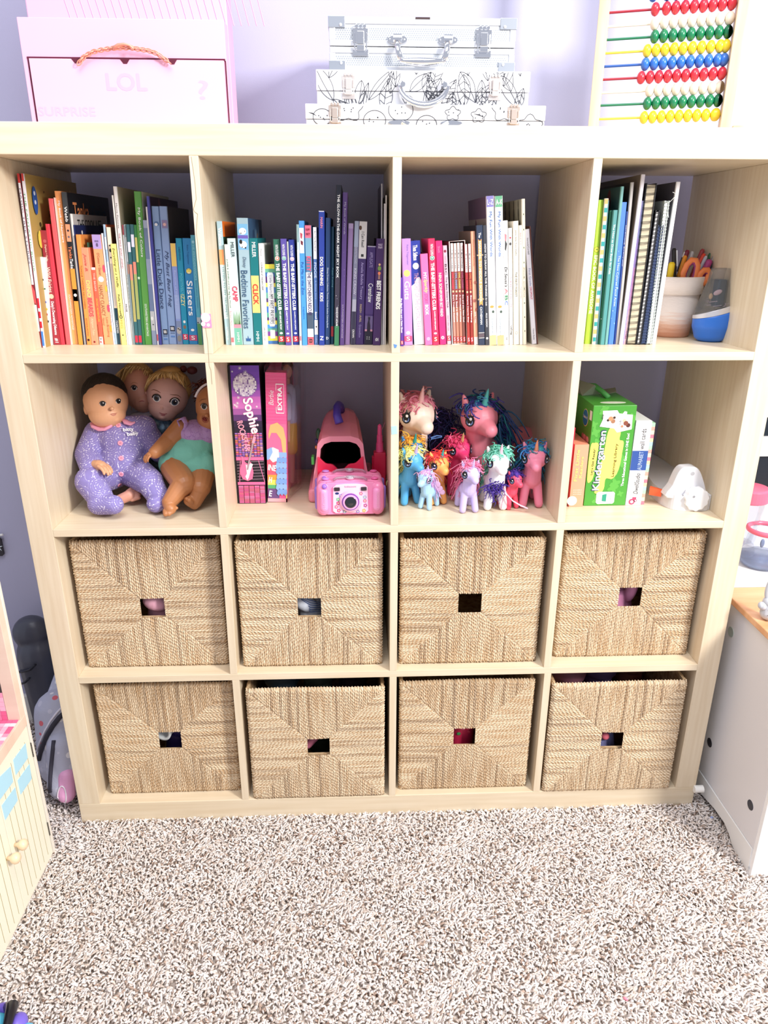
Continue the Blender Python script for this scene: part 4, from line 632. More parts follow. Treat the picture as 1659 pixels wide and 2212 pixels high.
# aluminium case
AL = mat('#d9dde2', .32, metal=.85); AL2 = mat('#dfe1e5', .3, metal=.6); PLT = mat('#dfe2e6', .4, metal=.35); CHR = mat('#e6e8ec', .08, metal=1)
t = thing('tool_case', 'silver aluminium case with chrome handle and two latches, topmost of the case stack', 'case', (.795, .23, 1.5875), group=None)
X0, X1, Y0, Y1, Z0, Z1 = .6275, .962, .12, .36, 1.5875, 1.672; zm = 1.6265
for nm, a, b in (('lid', zm+.0006, Z1), ('base', Z0, zm-.0006)):
    m = MB(); m.box((X0+.002, Y0+.002, a), (X1-.002, Y1-.002, b), mat('#c6cacf', .45, metal=.3)); m.build(nm, t, world=True)
    m = MB()
    for z in ((a, a+.0095) if nm == 'lid' else (b-.0095, b)), ((b-.011, b) if nm == 'lid' else (a, a+.009)): m.box((X0+.0008, Y0, z[0]), (X1-.0008, Y1, z[1]), AL2)
    for x in (X0+.0002, X1-.0107): m.box((x, Y0+.0003, a+.0093), (x+.0105, Y1-.0003, b-.0093), AL2)
    m.build('edge_strip', t, world=True, bevel=.001)
m = MB(); dot = mat('#aab0b8', .4, metal=.6)
for r in range(2):
    za, zb = ((Z0+.011, zm-.012), (zm+.012, Z1-.013))[r]; nz = int((zb-za)/.0032)
    for i in range(nz):
        for j in range(76):
            x = X0+.013+j*.00405+(.002 if i % 2 else 0); z = za+i*.0032
            m.add([(x, Y0+.0012, z+.001), (x+.0011, Y0+.0012, z), (x, Y0+.0012, z-.001), (x-.0011, Y0+.0012, z)], [(0, 1, 2, 3)], dot)
m.build('knurled_pattern', t, world=True)
for x, sx in ((X0, 1), (X1, -1)):
    for z, sz in ((Z0, 1), (Z1, -1)):
        m = MB(); a, b = sorted((x-sx*.0008, x+sx*.029)); c, d = sorted((z-sz*.0006, z+sz*.017)); m.box((a, Y0-.0012, c), (b, Y0+.03, d), mat('#b9bfc8', .3, metal=.8))
        m.lathe([(.0028, 0), (.0026, .001), (.001, .002)], AL2, (x+sx*.021, Y0-.0012, z+sz*.013), (0, -1, 0), 12); m.build('corner_guard', t, world=True, bevel=.0008)
def latch(t, u, y, z, s=1, col=CHR):
    x = P(u, 100, y=y).x if u > 5 else u; m = MB()
    m.box((x-.014*s, y-.0015, z+.006*s), (x+.014*s, y, z+.028*s), col); m.box((x-.014*s, y-.0015, z-.015*s), (x+.014*s, y, z-.004*s), col)
    m.box((x-.006*s, y-.008*s, z+.002*s), (x+.006*s, y-.001, z+.022*s), col); m.box((x-.007*s, y-.0095*s, z-.008*s), (x+.007*s, y-.001, z+.001*s), col)
    for k in (-.011, .011): m.tube([(x+k*s, y-.004, z+.02*s), (x+k*s*.95, y-.006, z-.005*s), (x+k*s*.6, y-.007, z-.007*s)], .0012*s, col, 6)
    for k in (-.007, 0, .007): m.lathe([(.003*s, 0), (.003*s, .004*s)], col, (x+k*s, y-.001, z+.03*s), (0, -1, 0), 10)
    return m.build('latch', t, world=True, bevel=.0008)
latch(t, 779, Y0, zm); latch(t, 1044, Y0, zm)
m = MB()
for u in (858, 967):
    x = P(u, 85, y=Y0).x; m.prism([(x+.018*math.cos(q), zm+.011+.0075*math.sin(q)) for q in [2*PI*j/14 for j in range(14)]], 'y', Y0-.0025, Y0, CHR)
    m.lathe([(.007, -.008), (.007, .008)], CHR, (x, Y0-.006, zm+.012), (1, 0, 0), 12)
    for k in (-.013, .013): m.lathe([(.002, 0), (.001, .0015)], AL2, (x+k, Y0-.0025, zm+.011), (0, -1, 0), 8)
m.build('handle_mount', t, world=True, bevel=.0006)
m = MB(); xl, xr = P(858, 85, y=Y0-.01).x, P(967, 85, y=Y0-.01).x
m.tube([(xl, Y0-.006, zm+.012), (xl+.001, Y0-.016, zm-.006), (xl+.006, Y0-.02, zm-.024)], [.0052, .005, .006], CHR, 12, flat=.6)
m.tube([(xr, Y0-.006, zm+.012), (xr-.001, Y0-.016, zm-.006), (xr-.006, Y0-.02, zm-.024)], [.0052, .005, .006], CHR, 12, flat=.6)
n = 13; m.tube([(xl+.004+(xr-xl-.008)*i/(n-1), Y0-.02, zm-.025-.002*math.sin(PI*i/(n-1))) for i in range(n)], [.0035+.0068*math.sin(PI*(.06+.88*i/(n-1))) for i in range(n)], CHR, 14, flat=.8)
m.build('handle', t, world=True, smooth=True)
m = MB(); m.box((.795-.014, Y0-.0004, Z1-.003), (.795+.012, Y0+.01, Z1+.0002), mat('#3a2426', .6)); m.build('missing_strip', t, world=True)
# two white cases with line drawings
WC = mat('#dedee2', .45); INK = mat('#3a3c44', .6)
def leafy(m, x, z, ang, L, Wd, y, lo, hi, X0, X1, veins=6, r=.00048):
    def pt(s, w):
        ca, sa = math.cos(ang), math.sin(ang); return (x+ca*s*L-sa*w, y, z+sa*s*L+ca*w)
    def clip(ps):
        seg = []
        for p in ps:
            if X0 < p[0] < X1 and lo < p[2] < hi: seg.append(p)
            else:
                if len(seg) > 1: m.tube(seg, r, INK, 4, cap=False)
                seg = []
        if len(seg) > 1: m.tube(seg, r, INK, 4, cap=False)
    N = 14
    for sg in (-1, 1): clip([pt(i/N, sg*Wd*math.sin(PI*(i/N)**.8)) for i in range(N+1)])
    clip([pt(i/N, .15*Wd*math.sin(3*i/N)) for i in range(N+1)])
    for k in range(1, veins):
        s0 = k/veins
        for sg in (-1, 1): clip([pt(s0+q*.12, sg*Wd*math.sin(PI*min(s0+.12, 1)**.8)*.9*q) for q in (0, .35, .7, 1)])
def line_case(name, label, X0, X1, Y0, Y1, Z0, Z1, zs, kind, seed):
    t = thing(name, label, 'case', ((X0+X1)/2, (Y0+Y1)/2, Z0)); r = random.Random(seed)
    B('lid', (X0, Y0, zs+.0005), (X1, Y1, Z1), WC, t, bevel=.0012); B('base', (X0+.001, Y0+.0008, Z0), (X1-.001, Y1, zs-.0005), WC, t, bevel=.0012)
    m = MB()
    if kind == 'leaf':
        for i in range(46): leafy(m, X0+.01+i*(X1-X0-.02)/45+r.uniform(-.006, .006), r.uniform(Z0-.01, Z1), r.choice((1, -1))*r.uniform(.6, 2.4), r.uniform(.04, .075), r.uniform(.006, .013), Y0-.0001, Z0+.001, Z1-.001, X0+.002, X1-.002, veins=r.choice((1, 5, 7)))
    else:
        for i in range(9):
            cx = X0+.03+i*.047; cz = r.uniform(Z0+.008, Z1-.006); rr = r.uniform(.012, .024); k = r.choice((0, 1, 2))
            seg = []
            for j in range(33):
                a = 2*PI*j/32; q = rr*(1+(.18*math.sin(5*a) if k == 1 else 0)); p = (cx+q*math.cos(a), Y0-.0001, cz+q*.8*math.sin(a))
                if Z0+.001 < p[2] < Z1-.001 and p[0] < X1-.002: seg.append(p)
                else:
                    if len(seg) > 1: m.tube(seg, .0006, INK, 4, cap=False)
                    seg = []
            if len(seg) > 1: m.tube(seg, .0006, INK, 4, cap=False)
            for j in range(5): m.disc((cx+r.uniform(-.01, .01), Y0-.0001, min(max(cz+r.uniform(-.006, .006), Z0+.002), Z1-.002)), (0, -1, 0), .0012, INK, 6, th=.0002)
        for xx, s in ((X0+.012, .9), (.865+.03, 1.2)):
            m.prism([(xx-.008*s, Z1-.014), (xx, Z1-.0165), (xx+.01*s, Z1-.02), (xx+.001, Z1-.0125-.002)], 'y', Y0-.0003, Y0, mat('#2e3036', .6))
    m.build('printed_drawing', t, world=True); return t
t = line_case('art_case', 'white case printed with leaf line drawings, middle of the case stack', .6035, .9885, .1, .345, 1.5312, 1.5868, 1.5535, 'leaf', 4)
latch(t, 752, .1, 1.5535, .85, mat('#e6ddd8', .25, metal=.6)); latch(t, 1074, .1, 1.5535, .85, mat('#e6ddd8', .25, metal=.6))
m = MB(); xl, xr = P(863, 185, y=.09).x, P(968, 185, y=.09).x; n = 15
m.tube([(xl+(xr-xl)*(.5-.5*math.cos(PI*i/(n-1))), .098-.02*math.sin(PI*i/(n-1)), 1.566-.036*math.sin(PI*i/(n-1))) for i in range(n)], [.004+.0035*math.sin(PI*i/(n-1)) for i in range(n)], CHR, 12, flat=.6); m.build('handle', t, world=True, smooth=True)
for x in (xl+.006, xr-.006):
    m = MB(); m.lathe([(.0045, 0), (.0045, .012)], CHR, (x, .1, 1.563), (0, -1, 0), 12); m.lathe([(.0025, -.006), (.0025, .006)], CHR, (x, .092, 1.563), (0, 0, 1), 10); m.build('handle_mount', t, world=True)
t = line_case('art_case', 'white case printed with doodles of fruit and brushes, bottom of the case stack', .5835, 1.0175, .085, .34, TOP, 1.5308, 1.5062, 'doodle', 9)
latch(t, 721, .085, 1.5062, .8, mat('#d8c8bc', .25, metal=.7)); latch(t, 1118, .085, 1.5062, .8, mat('#d8c8bc', .25, metal=.7))
m = MB()
for u in (862, 975):
    x = P(u, 262, y=.085).x; m.prism([(x+.02*math.cos(q), 1.5015+.004*math.sin(q)) for q in [2*PI*j/12 for j in range(12)]], 'y', .082, .085, CHR)
m.tube([(P(u, 262, y=.08).x, .078, z) for u, z in ((868, 1.502), (885, 1.494), (918, 1.4915), (950, 1.494), (968, 1.502))], .003, CHR, 8); m.build('handle', t, world=True)
# abacus
ang = math.atan2(.125-.2, 1.3605-1.142)
t = thing('abacus', 'wooden abacus with rows of red, cream, green, yellow and blue beads', 'abacus', (1.142, .2, TOP), (0, 0, ang))
Wd = math.hypot(1.369-1.142, .075); BE = mat('#e8d2b4', .55, var=.12, vs=8, stretch=(6, 6, .6), c2='#d8b890')
MB().box((-.0095, -.02, 0), (.0095, .02, .5), BE).build('post', t, bevel=.001); MB().box((Wd-.0095, -.02, 0), (Wd+.0095, .02, .5), BE).build('post', t, bevel=.001)
MB().box((-.03, -.05, 0), (-.0095, .05, .012), BE).build('foot', t, bevel=.001); MB().box((Wd+.0095, -.05, 0), (Wd+.03, .05, .012), BE).build('foot', t, bevel=.001)
MB().box((.0095, -.012, .485), (Wd-.0095, .012, .5), BE).build('top_bar', t, bevel=.001)
cols = {'r': '#d5303e', 'c': '#efe0cc', 'g': '#14794e', 'y': '#f2d42e', 'b': '#2f6fca'}; rows_ = [('b', 1410, 1440, 18, 3), ('r', 1415, 1439, 18, 26), ('c', 1414, 1435, 18, 55), ('g', 1414, 1432, 17.8, 82), ('y', 1398, 1416, 18, 110), ('b', 1394, 1411, 17.5, 139), ('r', 1385, 1402.5, 17.4, 168.5), ('c', 1403, 1420, 17.3, 198), ('g', 1398, 1415, 17.3, 226), ('y', 1391, 1409, 17.6, 254)]
zr = [1.7242, 1.7018, 1.6792, 1.6582, 1.6362, 1.6143, 1.5925, 1.57, 1.5485, 1.525]
bead_src = {}; RD = {k: mat(v, .3, coat=.4) if k != 'c' else mat(v, .5) for k, v in cols.items()}
ca, sa = math.cos(ang), math.sin(ang)
for (c, u_first, u_rest, st, vv), z in zip(rows_, zr):
    MB().tube([(.009, 0, z-TOP), (Wd-.009, 0, z-TOP)], .0022, mat({'r': '#a01c30', 'c': '#e6dcc8', 'g': '#12704a', 'y': '#e0cc40', 'b': '#1f55a8'}[c], .4), 8).build('rod', t)
    us = [u_first]+[u_rest+st*i for i in range(9)]; last = None
    for u in us:
        # where the ray through the bead meets the plane of the abacus
        d = FW+RT*((u-829.5)/FPX)-UPV*((vv-1106)/FPX); n = Vector((-sa, ca, 0)); q = (Vector((1.142, .2, 0))-CAM).dot(n)/d.dot(n); p = CAM+d*q
        s = (p-Vector((1.142, .2, 0))).dot(Vector((ca, sa, 0)))
        if last is not None: s = max(s, last+.0158)
        s = min(s, Wd-.018); last = s
        if c not in bead_src:
            b = MB().ell((0, 0, 0), (.0082, .0112, .0112), RD[c], k=20, n=14).build('bead', t, smooth=True); bead_src[c] = b
        else:
            b = bead_src[c].copy(); COL.objects.link(b)
        b.location = (s, 0, z-TOP)
# ------------------------------------------------------------------ pot of pens and the sharpener (fourth cell of the top row)
S1 = 1.1032; pc = Vector((1.371, .245, S1))
t = thing('plant_pot', 'whitewashed terracotta flower pot holding pens and scissors', 'pot', pc)
def terra():
    m = mat('#f0dfd4', .85, var=.3, vs=22, c2='#d89c80', stretch=(1, 1, 3), bump=.4, bs=120); nt = m.node_tree; b = nt.nodes['Principled BSDF']
    tc = nt.nodes.new('ShaderNodeTexCoord'); sp = nt.nodes.new('ShaderNodeSeparateXYZ'); nt.links.new(tc.outputs['Object'], sp.inputs[0])
    nz = nt.nodes.new('ShaderNodeTexNoise'); nz.inputs['Scale'].default_value = 40; mp = nt.nodes.new('ShaderNodeMapping'); mp.inputs['Scale'].default_value = (.4, .4, 4); nt.links.new(tc.outputs['Object'], mp.inputs[0]); nt.links.new(mp.outputs[0], nz.inputs['Vector'])
    ad = nt.nodes.new('ShaderNodeMath'); ad.operation = 'MULTIPLY_ADD'; ad.inputs[1].default_value = .05; nt.links.new(nz.outputs['Fac'], ad.inputs[0]); nt.links.new(sp.outputs['Z'], ad.inputs[2])
    r = nt.nodes.new('ShaderNodeValToRGB'); r.color_ramp.elements[0].position = .03; r.color_ramp.elements[0].color = (*lin('#d69a7c'), 1); r.color_ramp.elements[1].position = .075; r.color_ramp.elements[1].color = (*lin('#f3e8e0'), 1)
    e = r.color_ramp.elements.new(.055); e.color = (*lin('#e8bfa8'), 1); nt.links.new(ad.outputs[0], r.inputs[0]); nt.links.new(r.outputs[0], b.inputs['Base Color']); return m
TM = terra()
MB().lathe([(.001, 0), (.038, 0), (.0405, .004), (.0515, .092), (.048, .092), (.038, .008), (.001, .008)], TM, k=40, cap=False).build('pot_body', t, smooth=True)
MB().lathe([(.0515, .09), (.056, .0915), (.0575, .126), (.055, .127), (.0505, .126), (.049, .09), (.0515, .09)], TM, k=40, cap=False).build('rim', t, smooth=True)
def pen(label, u, v, y, base, r, cols_, cat='pen', name='pen', tip=None):
    """stands in the pot: top at the given pixel and depth, foot inside the pot"""
    top = P(u, v, y=y); bot = pc+Vector((base[0], base[1], .012)); d = (top-bot); L = d.length
    o = thing(name, label, cat, bot, d.to_track_quat('Z', 'Y').to_euler()); m = MB(); f0 = 0
    parts = [('barrel', 0, .72, cols_[0]), ('cap', .72, 1, cols_[1])]
    for nm, a, b, c in parts:
        q = MB(); rr = r*(1.12 if nm == 'cap' else 1); q.lathe([(rr, a*L), (rr, b*L-(.004 if nm == 'cap' else 0))]+([(rr*.6, b*L)] if nm == 'cap' else []), mat(c, .35), k=14); q.build(nm, o, smooth=False)
    if tip:
        q = MB(); q.box((-.0012, r, .78*L), (.0012, r+.003, .97*L), mat(tip, .3, metal=.5)); q.build('clip', o)
pen('yellow marker, leftmost in the terracotta pot', 1452, 566, .225, (-.028, -.02), .006, ('#f4d414', '#f7d62a'), 'marker', 'marker')
pen('black patterned pen leaning left in the pot', 1456, 536, .255, (.012, .0), .0042, ('#2c2a20', '#26262a'), tip='#e8e8e8')
pen('orange and black mechanical pencil behind the big orange scissors handle', 1481, 552, .25, (-.012, .02), .0042, ('#1c1a1a', '#f5a02c'), 'pencil', 'pencil', tip='#222')
pen('maroon pen with silver clip at the back of the pot', 1486, 540, .27, (-.01, .028), .0045, ('#7a1e34', '#8c2840'), tip='#e6e2e2')
pen('white capped pen at the back of the pot', 1496, 543, .275, (.004, .03), .004, ('#3c3c44', '#e4e4e8'))
pen('dark red pencil tall at the back of the pot', 1519, 538, .265, (.01, .026), .0045, ('#9c3038', '#a84048'), 'pencil', 'pencil')
pen('scarlet marker rising to the right in the pot', 1522, 548, .245, (-.004, .004), .0042, ('#e03a28', '#ea4a34'), 'marker', 'marker')
pen('silver grey pen in the pot beside the scarlet marker', 1526, 553, .235, (-.002, -.01), .0035, ('#b8bcc8', '#c4c8d4'))
pen('green pencil between pink pens in the pot', 1538, 546, .25, (.012, .016), .0048, ('#2c5c40', '#2f6a48'), 'pencil', 'pencil')
pen('pink felt pen beside the green pencil', 1534, 561, .228, (.006, -.014), .0062, ('#c24a90', '#b84488'), 'marker', 'marker')
pen('magenta pencil near the right of the pot', 1548, 543, .25, (.018, .008), .0045, ('#a83468', '#b04070'), 'pencil', 'pencil')
pen('black pen with silver clip, tallest and rightmost in the pot', 1556, 534, .235, (.02, -.012), .0038, ('#d8a860', '#1a1c2a'), tip='#c8ccd4')
def scissors(label, loops, base, y):
    o = thing('scissors', label, 'scissors', pc+Vector((base[0], base[1], .02)))
    m = MB(); m.box((pc.x+base[0]-.006, pc.y+base[1]-.001, S1+.02), (pc.x+base[0]+.006, pc.y+base[1]+.001, S1+.11), mat('#c8ccd2', .2, metal=.9)); m.build('blade', o, world=True)
    for pts in loops:
        q = [P(u, v, y=y) for u, v in pts]; MB().tube(q, .0042, mat('#f58a4e', .4), 8, close=True, flat=1.6).build('handle', o, world=True, smooth=True)
        MB().tube([a.lerp(sum(q, Vector())/len(q), .22) for a in q], .003, mat('#9c3c78', .5), 8, close=True, flat=1.6).build('grip_lining', o, world=True, smooth=True)
scissors('orange handled scissors with purple lining, larger loop in the pot', [[(1474, 612), (1476, 590), (1484, 572), (1494, 562), (1503, 563), (1507, 574), (1504, 592), (1497, 612)]], (-.012, -.02), .215)
scissors('orange handled scissors with smaller loop, right in the pot', [[(1508, 610), (1513, 592), (1521, 584), (1529, 584), (1533, 590), (1527, 604), (1520, 612)]], (.01, -.024), .212)
# sharpener
sp_ = P(1533, 735, y=.155); sp_.z = S1
t = thing('pencil_sharpener', 'egg shaped blue electric pencil sharpener with a clear grey top', 'pencil sharpener', sp_)
def rev(z): # silhouette radius
    T_ = [(0, .024), (.006, .033), (.03, .0415), (.05, .042), (.07, .0385), (.095, .031), (.12, .0235), (.14, .021), (.147, .019)]
    for (a, ra), (b, rb) in zip(T_, T_[1:]):
        if z <= b: return ra+(rb-ra)*(z-a)/(b-a)
    return T_[-1][1]
def shell(z0f, z1f, mt, grow=0, n=14, k=40):
    vs = []; 
    for i in range(n+1):
        for j in range(k):
            a = 2*PI*j/k; za, zb = z0f(a), z1f(a); z = za+(zb-za)*i/n; r = rev(z)+grow; vs.append((r*math.cos(a)*.98, r*math.sin(a)*.9, z))
    fs = [(i*k+j, i*k+(j+1) % k, (i+1)*k+(j+1) % k, (i+1)*k+j) for i in range(n) for j in range(k)]+[tuple(range(k-1, -1, -1)), tuple(range(n*k, (n+1)*k))]
    return MB().add(vs, fs, mt)
w1 = lambda a: .056+.01*math.cos(a+.2); w2 = lambda a: .064+.012*math.cos(a+.5)
shell(lambda a: 0, w1, mat('#2a6ed0', .35)).build('blue_base', t, smooth=True); shell(w1, w2, mat('#d4d4da', .3, metal=.5), .0006).build('silver_band', t, smooth=True)
GL = mat('#8c949c', .08, trans=.75, alpha=.55); shell(w2, lambda a: .147, GL).build('clear_top', t, smooth=True)
m = MB(); m.box((-.006, -.012, .07), (.012, .012, .125), mat('#5a6068', .3, metal=.3)); m.build('cutter_housing', t, bevel=.003)
m = MB(); sh = mat('#e0c8d0', .6)
for i in range(10): a = i*1.7; m.tube([(.022*math.cos(a+q)*.8, .018*math.sin(a+q)-.004, .072+.003*q+.004*(i % 3)) for q in (0, .3, .6, .9)], .0016, sh, 5, flat=.4)
m.ell((-.008, -.018, .1), (.009, .003, .005), mat('#e8c4cc', .6), rot=(0, -.4, 0)); m.ell((-.018, -.012, .092), (.004, .003, .006), mat('#d8b48c', .6)); m.build('shavings', t)
# ------------------------------------------------------------------ second row, second cell: doll boxes, carrier, cameras
S2 = .7522
def quad_frame(a, bl, br):
    """unit square maps on a front panel: returns fn(fx, fz) with fz 0 top, 1 foot"""
    return lambda fx, fz, dy=0: None
def panel_box(name, label, bl, br, tl, tr, y, dep, body, cat='box', zb=S2):
    """box whose front has the four pixel corners on plane y"""
    L, R, TL, TR = P(*bl, y=y), P(*br, y=y), P(*tl, y=y), P(*tr, y=y)
    an = math.atan2((TL.x+TR.x)/2-(L.x+R.x)/2, (TL.z+TR.z)/2-zb); H = ((TL.z+TR.z)/2-zb)/math.cos(an); Wd = ((R.x-L.x)+(TR.x-TL.x))/2
    o = thing(name, label, cat, ((L.x+R.x)/2, y, zb+abs(math.sin(an))*Wd/2), (0, an, 0)); return o, Wd, H
def px(o, Wd, H, m, f, c, dy=-.0004):   # rectangles in fractions
    for (a, b, c0, d, col) in f: m.box((Wd*(a-.5), dy, H*(1-d)), (Wd*(b-.5), dy+.0003, H*(1-c0)), mat(col, .4))
o, Wd, H = panel_box('doll_box', 'tall purple and pink doll box lettered Sophie Rockstar with a disco ball', (515.5, 1089), (576.5, 1087), (497, 790), (558.5, 789), .141, .2, '#111')
m = MB(); m.box((-Wd/2, 0, 0), (Wd/2, .2, H), mat('#14101a', .4)); m.box((-Wd/2-.004, .001, 0), (-Wd/2, .2, H), mat('#14101a', .4)); m.build('carton', o, bevel=.0006)
m = MB(); bands = ['#6a3ab0', '#6f3cb2', '#7a42b8', '#8c4cbc', '#a658bc', '#c868bc', '#cc70bc', '#a058a0', '#5c3470', '#2c1c3c', '#201430']
for i, c in enumerate(bands): px(o, Wd, H, m, [(.01, .99, i/len(bands)*.47, (i+1)/len(bands)*.47, c)], None)
px(o, Wd, H, m, [(.01, .99, .47, 1, '#1c1220')], None)
for i in range(14):
    for j in range(9): px(o, Wd, H, m, [(.02+j*.108, .02+j*.108+.09, .47+i*.0125+.002, .47+i*.0125+.0105, random.choice(['#e05c98', '#d07ab8', '#a070c8', '#f0a0c0', '#e88068', '#8a60b8']))], None, -.0008)
px(o, Wd, H, m, [(0.01, .99, .647, .672, '#f06ca0'), (0.01, .99, .835, .856, '#f06ca0')], None, -.001)
for i in range(12):
    for j in range(5): px(o, Wd, H, m, [(.03+j*.192, .03+j*.192+.17, .862+i*.0112+.0015, .862+i*.0112+.0098, random.choice(['#f06ca4', '#e85c94', '#f080b0', '#e86c8c']))], None, -.0008)
for i in range(7):
    z = H*(1-.685-i*.022); m.tube([(-Wd*.48, -.001, z), (Wd*.48, -.001, z+.002)], .0003, mat('#d8b8cc', .5), 4)
for a, b in (((-.35, .675), (-.42, .835)), ((.3, .675), (.48, .835))): m.tube([(Wd*a[0], -.001, H*(1-a[1])), (Wd*b[0], -.001, H*(1-b[1]))], .0007, mat('#f080b0', .5), 4)
m.build('front_print', o)
m = MB(); cx, cz, rr = -.02*Wd, H*.868, Wd*.42; m.disc((cx, -.0011, cz), (0, -1, 0), rr, mat('#8a70a8', .4), 32)
for i in range(-7, 8):
    for j in range(-7, 8):
        q = rr/8; 
        if math.hypot(i, j) < 7.4: m.add([(cx+i*q-q*.46, -.0016, cz+j*q-q*.46), (cx+i*q+q*.46, -.0016, cz+j*q-q*.46), (cx+i*q+q*.46, -.0016, cz+j*q+q*.46), (cx+i*q-q*.46, -.0016, cz+j*q+q*.46)], [(0, 1, 2, 3)], mat(random.choice(['#f6f0fb', '#e4dcee', '#cfc0e0', '#8a6ca8', '#ffffff', '#dcd0ea']), .3))
for _ in range(12):
    x, z = random.uniform(-.45, .45)*Wd, H*random.uniform(.7, .99); s = random.uniform(.002, .005)
    for a in (0, PI/2, PI/4, -PI/4): m.tube([(x-s*math.cos(a), -.0018, z-s*math.sin(a)), (x+s*math.cos(a), -.0018, z+s*math.sin(a))], .00025, mat('#fff', .4), 4)
m.build('disco_ball_print', o)
for dx, dz, c, bo in ((0, 0, '#e0468c', .06), (0, 0, W_, .02)): text(o, 'Sophie', (-.22*Wd, -.0012-.0004*(c == W_), H*(1-.235)), (.2, 0, -1), (1, 0, .2), H*.25, Wd*.42, c, 'title', bo)
text(o, 'ROCKSTAR', (-.38*Wd, -.0016, H*(1-.39)), (.22, 0, -1), (1, 0, .22), H*.22, Wd*.2, '#f4a0b8', 'subtitle', .02)
m = MB(); G1 = mat('#f0709c', .4)
m.prism([(Wd*(q[0]-.5), H*(1-q[1])) for q in [(.12, .74), (.2, .69), (.2, .64), (.27, .645), (.32, .685), (.45, .7), (.52, .68), (.56, .71), (.6, .76), (.55, .81), (.38, .825), (.2, .81), (.12, .77)]], 'y', -.0024, -.0018, G1)
m.prism([(Wd*(q[0]-.5), H*(1-q[1])) for q in [(.36, .74), (.42, .74), (.68, .54), (.62, .535)]], 'y', -.003, -.0024, mat('#a89098', .4))
m.prism([(Wd*(q[0]-.5), H*(1-q[1])) for q in [(.6, .54), (.7, .545), (.76, .5), (.68, .49)]], 'y', -.0034, -.0028, mat('#e8a0b8', .4))
m.prism([(Wd*(q[0]-.5), H*(1-q[1])) for q in [(.34, .7), (.42, .71), (.52, .69), (.6, .7), (.5, .75), (.42, .8), (.36, .82), (.3, .79), (.36, .77)]], 'y', -.0028, -.0022, mat('#e8dce4', .4)); m.build('guitar_print', o)
# clear sided fashion doll box
o, Wd, H = panel_box('doll_box', 'pink doll box lettered EXTRA with a clear plastic side showing the doll', (579, 1087), (620.5, 1086), (572.5, 806), (617.5, 805), .147, .2, '#111')
m = MB(); m.box((-Wd/2, 0, 0), (Wd/2, .03, H), mat('#f0609a', .4)); m.box((-Wd/2, .03, 0), (-Wd/2+.002, .2, H), mat('#d85890', .5)); m.box((-Wd/2, .198, 0), (Wd/2, .2, H), mat('#d85890', .5)); m.box((-Wd/2, .03, 0), (Wd/2, .2, .004), mat('#e4cc70', .5)); m.build('carton', o, bevel=.0004)
CLR = mat('#ece8f4', .05, trans=.96, alpha=.22)
m = MB(); m.prism([(Wd/2-.0006, .012), (Wd/2+.0005, .012), (Wd/2+.026, .09), (Wd/2+.03, .198), (Wd/2+.0288, .198), (Wd/2+.0248, .09)], 'z', .004, H+.006, CLR); m.box((-Wd/2-.002, -.001, H), (Wd/2+.004, .198, H+.0125), CLR); m.build('plastic_window', o)
m = MB()
for i in range(30): px(o, Wd, H, m, [(0, 1, i*.0125, i*.0125+.006, '#f0689e' if i % 2 else '#ee5c94')], None)
px(o, Wd, H, m, [(0, 1, .38, .66, '#f2709e'), (0, 1, .66, .78, '#e85c74'), (.02, .5, .78, .82, '#f0a040'), (.02, .5, .82, .86, '#f0dc60'), (.02, .5, .86, .89, '#58b070'), (.02, .6, .89, .97, '#6a4a80'), (.0, 1, .97, 1, '#f0b0b8'), (.94, 1, .86, 1, '#e8e070')], None, -.0006)
m.prism([(Wd*(q[0]-.5), H*(1-q[1])) for q in [(.1, .46), (.2, .39), (.55, .37), (.85, .41), (.97, .5), (.97, .62), (.8, .6), (.72, .5), (.5, .45), (.25, .45), (.12, .5)]], 'y', -.0011, -.0008, mat('#f0b878', .5))
m.prism([(Wd*(q[0]-.5), H*(1-q[1])) for q in [(.1, .6), (.3, .56), (.6, .58), (.62, .66), (.3, .68), (.12, .65)]], 'y', -.0013, -.001, mat('#f4f0f2', .5))
for i in range(8):
    z = .6+i*.042; w0 = .45+.03*math.sin(i*2); pts = [(w0, z)]+[(w0+(1-w0)*k/6, z+(.02 if k % 2 else .004)) for k in range(7)]+[(1, z-.03), (w0+.05, z-.032)]
    m.prism([(Wd*(q[0]-.5), H*(1-q[1]-.03)) for q in pts], 'y', -.0012-.0003*i, -.0009-.0003*i, mat(['#8fb4e4', '#7aa2dc'][i % 2], .5))
m.prism([(Wd*(q[0]-.5), H*(1-q[1])) for q in [(.0, .58), (.25, .56), (.3, .6), (.1, .66), (0, .66)]], 'y', -.0016, -.0013, mat('#8fb4e4', .5))
m.build('front_print', o)
text(o, 'EXTRA', (.29*Wd, -.0012, H*(1-.275)), (0, 0, 1), (-1, 0, 0), H*.17, Wd*.2, W_, 'title', .04)
text(o, 'Barbie', (-.12*Wd, -.0014, H*(1-.24)), (.02, 0, 1), (-1, 0, 0), H*.11, Wd*.24, '#fbe4ee', 'title', 0, .3)
m = MB(); k_ = mat(W_, .4)
for a in ((.02, .4, .08, .086), (.02, .4, .295, .301), (.385, .4, .08, .3), (.0, .02, .08, .13), (.0, .02, .25, .3)): px(o, Wd, H, m, [(.5+a[0], .5+a[1], a[2], a[3], '#fff')], None, -.0014)
m.build('title_frame', o)
for s, a, z in (('INE', .02, .74), ('H', .05, .84), ('E', .05, .95)): text(o, s, ((a-.48)*Wd, -.0018, H*(1-z)), (1, 0, -.15), (.15, 0, 1), Wd*.13*len(s), H*.045, W_, 'shirt_lettering', .02)
